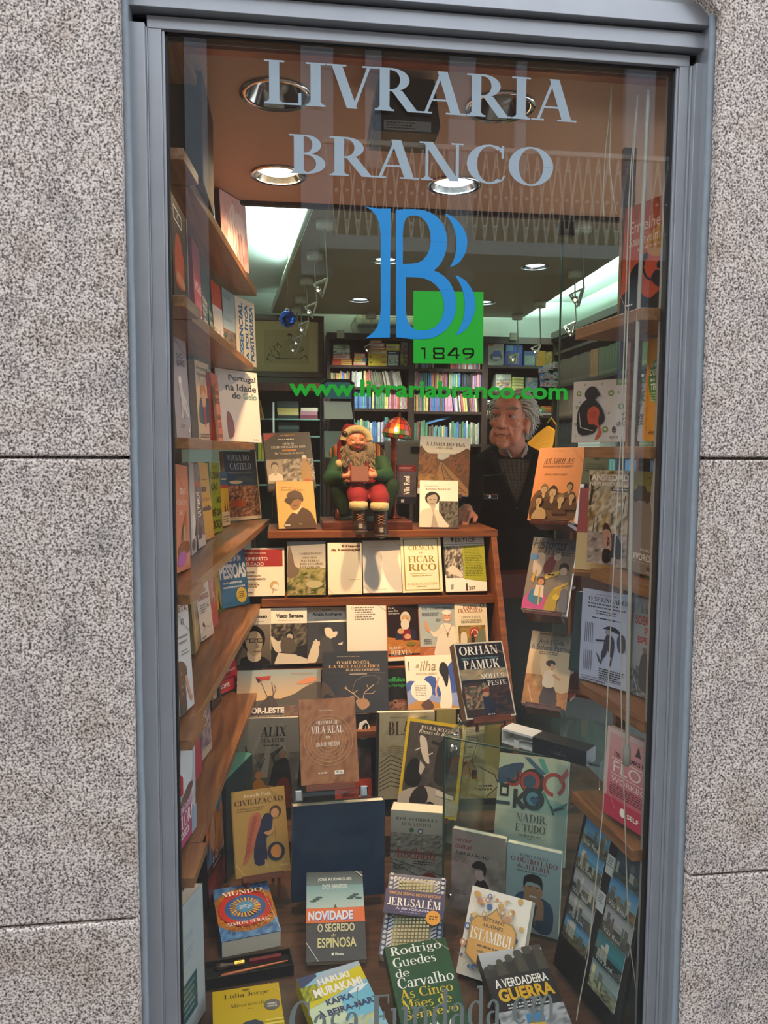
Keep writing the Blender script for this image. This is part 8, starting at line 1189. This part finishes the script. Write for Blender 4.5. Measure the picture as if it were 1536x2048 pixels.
for s in (-1, 1):
    pts = []
    for i in range(9):
        z = vt+.03+(vb-.02-vt)*i/8; hwid = .095*(1-(max(0, i-1)/7)**1.25)+.004; x = sx-.022+s*hwid; pts.append((x, chest(x, min(z, sz+.03), .012)-max(0, (z-sz))*.2, z))
    b = MB(); b.tube(pts, [.016, .024, .024, .022, .02, .018, .015, .012, .008], 8); mw(b.build('lapel', COAT))
    c0 = Vector((sx-.01+s*.05, syy-.055, sz+.115)); b = MB(); b.tube([c0+Vector((s*.012, .06, .012)), c0+Vector((0, 0, -.01)), c0+Vector((-s*.026, -.022, -.05))], [.012, .011, .004], 8); mw(b.build('shirt_collar', mat('pale_shirt', '#9a948c', .7)))
# spectacles on a cord
g = atY(981, 992, 1.80); eg = empty('eyeglasses', g); tag(eg, 'folded dark spectacles hanging on a cord against the black coat', 'glasses')
b = MB(); b.box(-.034, -.004, -.014, .034, .006, .010); b.build('folded_frame', mat('tortoise', '#15100e', .2), eg, .004)
b = MB(); b.lathe([(.001, -.004), (.009, -.004), (.009, -.006), (.001, -.006)], 16, Matrix.Translation((-.008, 0, -.002)) @ Matrix.Rotation(PI/2, 4, 'X') @ Matrix.Translation((0, 0, .01))); b.build('lens', CHROME, eg)
b = MB(); b.box(-.03, -.006, .004, .03, -.0045, .009); b.build('temple', mat('bronze_temple', '#7a4a38', .3, .4), eg)
b = MB(); c1 = Vector((sx-.075, syy-.12, sz+.07))-g; b.tube([(-.032, 0, .008), (-.038, -.002, .04), (-.036, -.004, .09), c1+Vector((-.022, -.015, -.08)), c1+Vector((-.008, -.008, -.03)), c1], .0018, 6); b.build('cord', mat('black_cord', '#141414', .5), eg)

# ------------------------------------------------------------ seated bearded doll in its armchair
DZ = 1.2465; D0 = atZ(735, 1050, DZ); DY = 1.50
def dp_(px, py, y): q = atY(px, py, y); return q
plx0, plx1 = atY(645, 1045, 1.42).x, atY(825, 1045, 1.42).x
b = MB(); b.box(plx0, 1.412, DZ, plx1, 1.66, DZ+.032); tag(b.build('wooden_base', wood('base_wood', '#4a2318', '#6a3524', 0), None, .003), 'flat dark red wooden base under the miniature armchair and stained glass lamp', 'base')
ZB_ = DZ+.0325
STRIPE = bpy.data.materials.new('striped_fabric'); STRIPE.use_nodes = True; MATS['striped_fabric'] = STRIPE
nt = STRIPE.node_tree; _b = nt.nodes['Principled BSDF']; _b.inputs['Roughness'].default_value = .9; co = nt.nodes.new('ShaderNodeTexCoord'); sp_ = nt.nodes.new('ShaderNodeSeparateXYZ'); ml = nt.nodes.new('ShaderNodeMath'); ml.operation = 'MULTIPLY'; ml.inputs[1].default_value = 17; fr_ = nt.nodes.new('ShaderNodeMath'); fr_.operation = 'FRACT'; rp = nt.nodes.new('ShaderNodeValToRGB'); rp.color_ramp.interpolation = 'CONSTANT'
nt.links.new(co.outputs['Object'], sp_.inputs[0]); nt.links.new(sp_.outputs[0], ml.inputs[0]); nt.links.new(ml.outputs[0], fr_.inputs[0]); nt.links.new(fr_.outputs[0], rp.inputs[0]); nt.links.new(rp.outputs[0], _b.inputs['Base Color'])
cols = [(0, '#8a2c24'), (.16, '#c9a060'), (.22, '#2c4a24'), (.36, '#b0502c'), (.5, '#d9b878'), (.56, '#7a1f1c'), (.7, '#3a5a2c'), (.84, '#c98a4a')]
while len(rp.color_ramp.elements) < len(cols): rp.color_ramp.elements.new(.5)
for e, (p_, c_) in zip(rp.color_ramp.elements, cols): e.position = p_; e.color = lin(c_)
GRN = mat('green_felt', '#0f2c12', .9, noise=.2, nscale=60, bump=.2); BR = mat('chair_wood', '#4a2014', .35)
cl, cr_, ct = dp_(657, 950, 1.61).x, dp_(772, 950, 1.61).x, dp_(715, 878, 1.61).z
ch = empty('armchair', ((cl+cr_)/2, 1.56, ZB_)); tag(ch, 'miniature armchair with striped back and green arms under the bearded doll', 'armchair')
cm = (cl+cr_)/2; hw_ = (cr_-cl)/2
wb_ = lambda o: (o.data.transform(Matrix.Translation(-Vector(ch.location))), setattr(o, 'parent', ch))
wb_(sculpt('backrest', [('e', (cm, 1.625, ct-.06), (hw_, .028, .062)), ('e', (cm, 1.625, ct-.13), (hw_*.95, .03, .10)), ('e', (cm, 1.62, ct-.2), (hw_*.85, .03, .08))], .006, 4, STRIPE))
wb_(sculpt('seat', [('e', (cm, 1.54, ZB_+.075), (hw_*.9, .10, .032))], .006, 3, GRN))
for s, xa in ((-1, dp_(675, 1000, 1.51).x), (1, dp_(779, 1000, 1.51).x)):
    top_ = dp_(675, 968, 1.51).z
    wb_(sculpt('arm', [('c', (xa+s*-.0, 1.61, top_), (xa, 1.47, top_-.008), .030, .034), ('c', (xa, 1.47, top_-.01), (xa-s*.022, 1.47, ZB_+.035), .034, .024), ('e', (xa, 1.54, top_-.05), (.026, .09, .055))], .006, 4, GRN))
for xx in (cl+.03, cr_-.03):
    for yy in (1.47, 1.61): b = MB(); b.lathe([(.008, 0), (.013, .015), (.010, .045), (.001, .046)], 12, Matrix.Translation((xx, yy, ZB_+.0005))); wb_(b.build('foot', BR))
dl = empty('seated_doll', (dp_(735, 1000, DY).x, DY, ZB_+.1)); tag(dl, 'bearded doll in red cap, green shirt and red breeches sitting in a miniature armchair', 'doll')
def dw(o): o.data.transform(Matrix.Translation(-Vector(dl.location))); o.parent = dl; return o
U = 2.95/1538
def q(px, py, y=DY): return dp_(px, py, y)
DSK = mat('doll_skin', '#b87456', .4, noise=.08, nscale=40); RED = mat('red_felt', '#7a0f1a', .85, noise=.12, nscale=50, bump=.15); CREAM = mat('cream_fleece', '#b8a678', .95, noise=.15, nscale=120, bump=.8); BEARD = mat('beard_wool', '#7d6d58', .95, noise=.2, nscale=60, bump=.5); BOOT = mat('brown_leather', '#241712', .4, noise=.2, nscale=40); LACE = mat('tan_lace', '#8a5a3a', .7)
hc = q(712, 884, DY-.01)
fp = [('e', hc, (.047, .042, .052)), ('e', hc+Vector((0, -.036, -.006)), (.030, .014, .022)), ('e', hc+Vector((.002, -.050, -.004)), (.0095, .010, .0085)), ('e', hc+Vector((-.02, -.042, -.008)), (.014, .010, .011)), ('e', hc+Vector((.024, -.042, -.006)), (.014, .010, .011)), ('e', hc+Vector((-.014, -.041, .012)), (.012, .007, .004)), ('e', hc+Vector((.018, -.041, .014)), (.012, .007, .004)), ('c', hc, hc+Vector((0, .02, -.09)), .03, .035)]
fp += [('e', hc+Vector((.002, .03, -.15)), (.07, .05, .09))]
dw(sculpt('head', fp, .0032, 2, DSK))
for sx_ in (-.013, .018):
    b = MB(); b.ball(hc+Vector((sx_, -.0445, .006)), (.006, .003, .0016), 10); dw(b.build('eye', IRIS))
    b = MB(); b.lathe([(.0115, -.001), (.0128, 0), (.0115, .001)], 18, Matrix.Translation(hc+Vector((sx_, -.052, .003))) @ Matrix.Rotation(PI/2, 4, 'X')); dw(b.build('spectacle_rim', MATS['brass']))
b = MB(); b.ball(hc+Vector((.003, -.0465, -.022)), (.010, .006, .006), 12); dw(b.build('mouth', mat('doll_lips', '#8a2c24', .4)))
bc = q(716, 918, DY-.03); r = random.Random(4); b = MB()
b.ball(bc+Vector((0, .012, .0)), (.052, .032, .038), 18); b.ball(bc+Vector((-.035, .012, .03)), (.022, .028, .035), 14); b.ball(bc+Vector((.042, .012, .035)), (.022, .028, .045), 14)
for i in range(420):
    t = r.uniform(-1, 1); v = r.uniform(-.2, 1.4); p = bc+Vector((t*.055, -.012+abs(t)*.03+.01*r.random(), .052*v-.012)); p.z = min(p.z, bc.z+.022+.05*abs(t)); e = p+Vector((t*.012+r.uniform(-.008, .008), -.012+r.uniform(-.006, .004), -.024-r.random()*.014)); b.tube([p, p.lerp(e, .5)+Vector((r.uniform(-.005, .005), -.007, 0)), e], [.005, .0045, .0008], 4, None, False)
dw(b.build('beard', BEARD))
b = MB(); pts = [hc+Vector((.05*math.cos(a_), -.028+.01*abs(math.cos(a_)), .046*math.sin(a_)+.004)) for a_ in [PI*(.02+.96*i/12) for i in range(13)]]; b.tube(pts, .015, 10); dw(b.build('cap_trim', CREAM))
cap_ = dw(sculpt('cap', [('e', hc+Vector((-.004, .012, .026)), (.050, .045, .042)), ('c', hc+Vector((-.03, .012, .05)), hc+Vector((-.052, .012, .0)), .022, .017), ('c', hc+Vector((-.052, .012, .0)), hc+Vector((-.062, .005, -.065)), .017, .012)], .004, 3, RED))
b = MB(); b.ball(hc+Vector((-.064, -.002, -.085)), .018, 14); dw(b.build('pompom', CREAM)).parent = cap_; b = MB(); b.ball(hc+Vector((-.045, -.03, .030)), (.013, .010, .012), 10); dw(b.build('cap_badge', BOOT)).parent = cap_
SHIRT = mat('green_cotton', '#0c3a18', .75, noise=.25, nscale=22, bump=.5)
sL, eL, wL = q(676, 925, DY+.02), q(660, 958, DY-.03), q(684, 952, DY-.085); sR, eR, wR = q(764, 925, DY+.02), q(774, 952, DY-.02), q(752, 950, DY-.085)
dw(sculpt('shirt', [('e', q(720, 945, DY+.02), (.075, .05, .085)), ('c', sL, eL, .030, .030), ('c', eL, wL, .030, .020), ('c', sR, eR, .030, .030), ('c', eR, wR, .030, .020)], .005, 3, SHIRT))
def dhand(w, d, up): return [('c', w, w+Vector(d)*.018, .011, .013)]+[('c', w+Vector(d)*.02+Vector(up)*k, w+Vector(d)*.034+Vector(up)*k*1.1+Vector((0, -.004, 0)), .0052, .0046) for k in (-.013, -.0045, .0045, .013)]+[('c', w+Vector(d)*.03+Vector(up)*k*1.1, w+Vector(d)*.05+Vector(up)*k+Vector((0, .006, 0)), .0046, .004) for k in (-.013, -.0045, .0045, .013)]+[('c', w+Vector(up)*.013, w+Vector(up)*.026+Vector(d)*.018, .0058, .0048)]
dw(sculpt('hand', dhand(wL+Vector((.006, -.012, 0)), (1, -.1, .1), (0, 0, 1)), .0026, 2, DSK)); dw(sculpt('hand', dhand(wR+Vector((-.006, -.014, 0)), (-1, -.1, -.1), (0, 0, 1)), .0026, 2, DSK))
hipz = q(725, 970, DY).z
k1, k2_ = q(716, 995, DY-.125), q(760, 998, DY-.125)
dw(sculpt('breeches', [('e', q(725, 972, DY), (.07, .06, .045)), ('c', q(712, 978, DY-.01), k1, .043, .038), ('c', q(750, 978, DY-.01), k2_, .043, .038), ('c', k1, k1+Vector((0, -.012, -.02)), .036, .03), ('c', k2_, k2_+Vector((0, -.012, -.02)), .036, .03)], .005, 4, RED))
b = MB(); b.tube([q(690, 966, DY-.03), q(705, 968, DY-.056), q(725, 969, DY-.062), q(750, 968, DY-.056), q(765, 966, DY-.03)], .007, 8); dw(b.build('belt', BOOT))
for x_ in (703, 738): b = MB(); b.tube([q(x_, 964, DY-.05), q(x_-2, 940, DY-.052), q(x_-4, 920, DY-.03)], .005, 8); dw(b.build('brace', RED))
for (cx_, cy_, bx, b0, b1) in ((717, 1011, 719, 1024, 1064), (759, 1013, 761, 1026, 1072)):
    y_ = DY-.145; b = MB(); b.lathe([(.024, -.017), (.034, -.012), (.036, 0), (.034, .013), (.022, .017)], 20, Matrix.Translation(q(cx_, cy_, y_))); 
    dw(b.build('fleece_cuff', CREAM)); 
    t_, m_ = q(bx, b0, y_), q(bx, b1-14, y_); toe = q(bx+2, b1-8, y_-.045)
    bt = dw(sculpt('boot', [('c', t_, m_, .028, .026), ('c', m_, toe, .028, .025), ('e', toe+Vector((0, .012, -.004)), (.028, .042, .020))], .004, 3, BOOT))
    b = MB(); s_ = m_.lerp(toe, .5)+Vector((0, -.008, -.024)); b.ball(s_+Vector((0, 0, .010)), (.030, .052, .008), 18); dw(b.build('sole', mat('sole_rubber', '#3a2a20', .6))).parent = bt
    b = MB()
    for i in range(4):
        z0_, z1_ = t_.z-.006-.011*i, t_.z-.017-.011*i; b.tube([(t_.x-.012, y_-.027, z0_), (t_.x+.012, y_-.029, z1_)], .0016, 5); b.tube([(t_.x+.012, y_-.027, z0_), (t_.x-.012, y_-.029, z1_)], .0016, 5)
    dw(b.build('laces', LACE)).parent = bt
bk0 = q(719, 948, DY-.115); M4 = Matrix.Translation(bk0) @ Matrix.Rotation(-.35, 4, 'X'); tb = empty('tiny_book', bk0); tag(tb, 'tiny brown book held open-edged in the hand of the bearded doll', 'book')
b = MB(); b.box(-.033, -.009, -.03, .033, -.007, .028, M=M4); b.box(-.033, .007, -.03, .033, .009, .028, M=M4); b.box(-.033, -.009, -.03, -.031, .009, .028, M=M4); wb(b, 'cover', mat('tiny_brown_cloth', '#6a3c30', .7), tb)
b = MB(); b.box(-.031, -.0068, -.0285, .031, .0068, .027, M=M4); wb(b, 'page_block', PAPERM, tb)
b = MB(); p = q(690, 940, DY-.105); b.lathe([(.002, 0), (.011, 0), (.012, .016), (.009, .017), (.007, .010), (.001, .010)], 14, Matrix.Translation(p)); b.tube([p+Vector((0, 0, .004)), p+Vector((.014, 0, .02)), p+Vector((.022, .015, .05))], .003, 6); tag(b.build('tobacco_pipe', BLACKP), 'small black pipe in the raised hand of the bearded doll', 'pipe')
# stained glass lamp
lp = atY(787, 1034, 1.56); tl = empty('stained_glass_lamp', (lp.x, 1.56, ZB_)); tag(tl, 'little lamp with red and green stained glass shade on a turned copper column', 'lamp')
COP = mat('copper_brown', '#6a3020', .35, .45, noise=.1); zz = lambda y: atY(787, y, 1.56).z-ZB_
b = MB(); b.lathe([(.001, 0), (.030, 0), (.028, .006), (.016, .012), (.013, .02), (.001, .02)], 20); b.build('base', COP, tl)
prof = [(.011, .018)]; r = random.Random(2)
for y, rr2 in ((1025, .010), (1018, .013), (1012, .009), (1004, .014), (998, .014), (990, .009), (980, .015), (975, .010), (960, .011), (925, .011), (922, .015), (917, .010), (910, .014), (904, .011), (895, .011), (893, .016), (889, .011), (880, .013), (873, .020), (868, .018), (866, .001)): prof.append((rr2, zz(y)))
b = MB(); b.lathe(prof, 18); b.build('column', COP, tl)
SG = bpy.data.materials.new('stained_glass'); SG.use_nodes = True; MATS['stained_glass'] = SG; nt = SG.node_tree; pb_ = nt.nodes['Principled BSDF']
ac_ = nt.nodes.new('ShaderNodeVertexColor'); ac_.layer_name = 'Col'; nt.links.new(ac_.outputs[0], pb_.inputs['Base Color']); nt.links.new(ac_.outputs[0], pb_.inputs['Emission Color']); pb_.inputs['Emission Strength'].default_value = .5; pb_.inputs['Roughness'].default_value = .15; pb_.inputs['Transmission Weight'].default_value = .25
b = MB(); r = random.Random(8); zc = zz(872); LD = MB(); n = 16
prof = [(.012, .075), (.030, .066), (.046, .048), (.055, .026), (.060, .006), (.052, -.008)]
Ms = Matrix.Translation((.012, 0, zc)) @ Matrix.Rotation(.12, 4, 'Y')
for i in range(len(prof)-1):
    for k in range(n):
        a0, a1 = 2*PI*k/n, 2*PI*(k+1)/n; pp = [Ms @ Vector((rr3*math.cos(a_), rr3*math.sin(a_), z_)) for rr3, z_, a_ in ((prof[i][0], prof[i][1], a0), (prof[i+1][0], prof[i+1][1], a0), (prof[i+1][0], prof[i+1][1], a1), (prof[i][0], prof[i][1], a1))]
        b.face(pp, lin(r.choice(['#b8341c', '#c9502a', '#a8281a', '#8a1c14', '#b8341c', '#c9602a'] if i < 3 else ['#2c5a24', '#b8341c', '#3a5a2c', '#8a5a2a'])), True); LD.tube([pp[0], pp[1]], .0014, 4); LD.tube([pp[1], pp[2]], .0014, 4)
b.build('glass_shade', SG, tl); LD.build('lead_came', mat('lead_came', '#3a3428', .4, .6), tl)
b = MB(); b.lathe([(.001, .095), (.004, .09), (.006, .085), (.004, .082), (.012, .074), (.001, .07)], 14, Ms); b.build('finial', COP, tl)
b = MB(); b.ball(Ms @ Vector((-.014, -.052, .024)), (.008, .007, .008), 12); b.build('bulb', mat('lamp_bulb', '#ffffff', .3, emit='#ffb040', estr=14), tl)
ld = bpy.data.lights.new('stained_lamp_light', 'POINT'); ld.energy = .5; ld.color = (1, .6, .25); ld.shadow_soft_size = .01; lo = bpy.data.objects.new('stained_lamp_light', ld); COL.objects.link(lo); lo.location = (lp.x-.002, 1.495, ZB_+zc+.03)

# ------------------------------------------------------------ blind cords and wand
CORD = mat('blind_cord', '#b0a592', .7)
def cord(pts, r, label, Y=.045, m=CORD, name='hanging_string'):
    b = MB(); v = [atY(x, y, Y) for x, y in pts]; b.tube(v, r, 7); return tag(b.build(name, m), label, 'cord')
cord([(1222,172),(1219,230),(1211,300),(1206,390),(1208,432)], .0011, 'short knotted cord hanging from the blind rail, left strand', .046)
cord([(1223,172),(1221,260),(1219,330),(1226,390),(1233,428)], .0011, 'short knotted cord hanging from the blind rail, right strand', .042)
cord([(1275,190),(1262,330),(1258,400),(1242,880),(1230,1080),(1221,1260),(1213,1440),(1206,1620),(1176,1915),(1157,2012),(1153,2040)], .0013, 'long thin blind cord passing in front of the taupe and blue covers, left one', .046)
cord([(1276,190),(1266,330),(1250,800),(1246,894),(1241,1260),(1243,1440),(1250,1648),(1257,1870),(1272,1975),(1280,2044)], .0013, 'long thin blind cord just right of the left one, ending low by the postcards', .040)
cord([(1316,890),(1304,970),(1302,1000),(1307,1070),(1310,1120)], .0009, 'fine cord curling in front of the old jeep cover', .044)
WAND = mat('clear_wand', '#a39a8c', .25, spec=.6)
root = empty('blind_wand', atY(1253, 1530, .035)); tag(root, 'long slim plastic blind wand with a thick grey tip, before the pink workbook', 'wand')
b = MB(); b.tube([atY(1297, 180, .035), atY(1280, 560, .035), atY(1266, 860, .035), atY(1258, 1260, .035), atY(1254, 1495, .035)], .0042, 10); wb(b, 'rod', WAND, root)
b = MB(); b.tube([atY(1254, 1488, .035), atY(1253.5, 1498, .035), atY(1253, 1528, .035), atY(1253, 1532, .035)], [.0042, .0085, .0085, .005], 12); wb(b, 'tip', mat('grey_tip', '#8d877c', .5), root)
# ------------------------------------------------------------ postcard board
loc, R, w, h, t = pose('postboard'); root = empty('postcard_board', loc, R.to_euler()); tag(root, 'black leaning board with clear pockets of town postcards, low beside the glass', 'board')
b = MB(); b.box(-w/2, 0, 0, w/2, t, h); b.build('panel', BLACKP, root, .002)
cards = [(.26,.86,'c'),(.24,.705,'c'),(.25,.55,'g'),(.25,.41,'g'),(.25,.275,'c'),(.78,.83,'n'),(.76,.66,'c'),(.77,.50,'g'),(.74,.33,'d'),(.74,.17,'h')]
clab = ['top card of the near column, blue sky over a park', 'second card of the near column, church under blue sky', 'third card of the near column, grey column monument', 'fourth card of the near column, grey town view', 'lowest card of the near column, golden landscape', 'dim top card of the column by the frame', 'church front card under blue sky, column by the frame', 'grey street view card in the column by the frame', 'dark green and cyan card in the column by the frame', 'pale house front card, lowest by the frame']
for i, (u, v, kd) in enumerate(cards):
    cw_, ch_ = .104, .068; M4 = Matrix.Translation(loc) @ R.to_4x4() @ Matrix.Translation(((u-.5)*w, -.0012, v*h-.026)); c = empty('postcard', M4.to_translation(), R.to_euler()); tag(c, 'postcard: '+clab[i], 'postcard', None)
    a = Art(cw_, ch_); sky = {'c': ('#2f6f9a', '#7fb0c9'), 'g': ('#8a8d90', '#b0b2b4'), 'n': ('#2a3640', '#4a5a66'), 'd': ('#2f6a70', '#3a8f9a'), 'h': ('#7a8a8c', '#9aa8a4')}[kd]
    a.G(0, 0, 1, 1, sky[0], sky[1]); rr4 = random.Random(i); gcol = {'c': '#8a7a5c', 'g': '#55575a', 'n': '#5a646c', 'd': '#2c3a3a', 'h': '#c9c29a'}[kd]
    a.N(0, 0, 1, .4, ['#3a3c34', gcol, '#2a2c2c', gcol], i, 9, 5, 5)
    for k in range(5): x = rr4.uniform(.05, .8); a.R(x, .2, x+rr4.uniform(.06, .16), rr4.uniform(.45, .85), rr4.choice([gcol, '#b8b2a4', '#6a6a64']))
    if kd in 'cgd': a.T('Vila Real', .08, .08 if i != 4 else .74, .7, .24 if i != 4 else .92, '#d9dde0' if i != 4 else '#2f7aa0', 's')
    b = MB(); b.box(-cw_/2, 0, 0, cw_/2, .001, ch_); b.build('card', TRAY, c); a.m.build('picture', SPM, c)
    b = MB(); b.box((u-.5)*w-.054, -.0042, v*h-.03, (u-.5)*w+.054, -.0036, v*h+.012); b.build('pocket', CLEARG, root)
for i, (u, v) in enumerate(((.53, .80), (.5, .575))):
    M4 = Matrix.Translation(loc) @ R.to_4x4() @ Matrix.Translation(((u-.5)*w, -.003, v*h-.02)); c = empty('price_note', M4.to_translation(), R.to_euler()); tag(c, ('upper', 'lower')[i]+' small white handwritten price note on the black postcard board', 'note'); a = Art(.03, .045); a.R(0, 0, 1, 1, '#aeb4b4'); a.S(.15, .4, .85, .9, 4, '#4a5050'); b = MB(); b.box(-.015, 0, 0, .015, .001, .045); b.build('paper', TRAY, c); a.m.build('writing', SPM, c)

# ------------------------------------------------------------ extra covers and all the books
cover('carmo', 'large picture book with blue and orange painted figures, behind the records annual', '#2a1a1c', lambda a: (a.N(0,.3,1,1,['#2a5a80','#3f7aa0','#1c2c44','#c97a2c','#a8402c','#3a2420'],4,10,14,4), a.P([(.6,.85),(.7,.98),(.9,.92),(.95,.75),(.8,.66),(.64,.7)],'#2f6f98',1), a.P([(.5,.4),(.62,.62),(.9,.6),(.96,.44),(.8,.34)],'#b8742a',1), a.P([(.2,.5),(.4,.7),(.5,.5),(.36,.38)],'#b08058',1), a.T('o Carmo',.3,.29,.98,.36,'#d9c0b0','i'), a.S(.3,.24,.9,.28,1,'#b89a8c'), a.N(0,0,1,.22,['#3a1418','#8a241c','#2a1014'],6,8,6,4)), 'hardcover_book')
cover('pinkart', 'art book with pale pink feathery shapes on the top left shelf', '#d8a8a0', lambda a: (a.N(0,0,1,1,['#d8988c','#e6b8ac','#d0a09c','#ead0c8'],3,10,12,4), a.P([(.2,.1),(.3,.7),(.5,.9),(.6,.5),(.5,.1)],'#f0dcd4',1), a.P([(.5,.5),(.6,.8),(.9,.7),(.86,.4),(.7,.5)],'#ecd4cc',1), *[a.L([(.3+.1*i,.9-.1*i),(.34+.1*i,.5),(.3+.12*i,.1)],.008,'#8a5048') for i in range(5)]), 'hardcover_book', '#3a2420')
for k in BK:
    if k in POSES: make_book(k)
loc, R, w, h, t = pose('photoframe'); root = empty('framed_photo', loc, R.to_euler()); tag(root, 'small black photo frame with a cream picture on the lowest left shelf', 'photo frame')
b = MB(); k = .022; b.box(-w/2, 0, 0, w/2, t, k); b.box(-w/2, 0, h-k, w/2, t, h); b.box(-w/2, 0, k, -w/2+k, t, h-k); b.box(w/2-k, 0, k, w/2, t, h-k); b.build('frame', mat('frame_black', '#191514', .35), root, .003)
a = Art(w-2*k, h-2*k); a.R(0, 0, 1, 1, '#b8a080'); a.N(.1, .1, .9, .9, ['#b8a080', '#8a7a5c', '#cdb896'], 3, 6, 6, 3); o = a.m.build('picture', SPM, root); o.location = (0, .008, k); b = MB(); b.box(-w/2+k, .009, k, w/2-k, .012, h-k); b.build('backing', BLACKP, root)
b = MB(); b.box(-.36, .20, 2.1115, -.170, .45, 2.335); tag(b.build('tall_case', mat('brown_case', '#2a1c15', .5), None, .003), 'tall dark brown case on the top left shelf under the display ceiling', 'case')
def plainbook(c, size, rz, tilt, label, col, top=None, name='paperback'):
    root = empty(name, c, (tilt, 0, rz)); tag(root, label, 'book'); w, t, h = size; b = MB(); b.box(-w/2, 0, 0, w/2, .0012, h, lin(col)); b.box(-w/2, t-.0012, 0, w/2, t, h, lin(col))
    if top: b.box(-w/2, -.0006, 0, w/2, 0, h*.45, lin(top))
    b.build('cover', PRINT, root); b = MB(); b.box(-w/2, .0013, .001, w/2-.001, t-.0013, h-.001); b.build('page_block', PAPERM, root)
# red and yellow book on its own bracket, book edges beside the blue sheet
p = atY(1170, 1140, .46); b = MB(); b.prism([(p.x-.035, .44), (p.x+.16, .33), (p.x+.17, .36), (p.x-.02, .50)], p.z-.012, p.z-.001); wb(b, 'bracket', OAK, ru)
plainbook((p.x+.045, .435, p.z), (.16, .012, .225), -.55, -.25, 'red book with pale yellow foot, tilted behind the crouching woman cover', '#a33426', '#d6b87a')
p = atY(1158, 1335, .33); plainbook((p.x+.035, .345, .976), (.15, .02, .21), -1.15, -.1, 'dark teal book seen edge-on behind the blue almanac sheet', '#33474a')
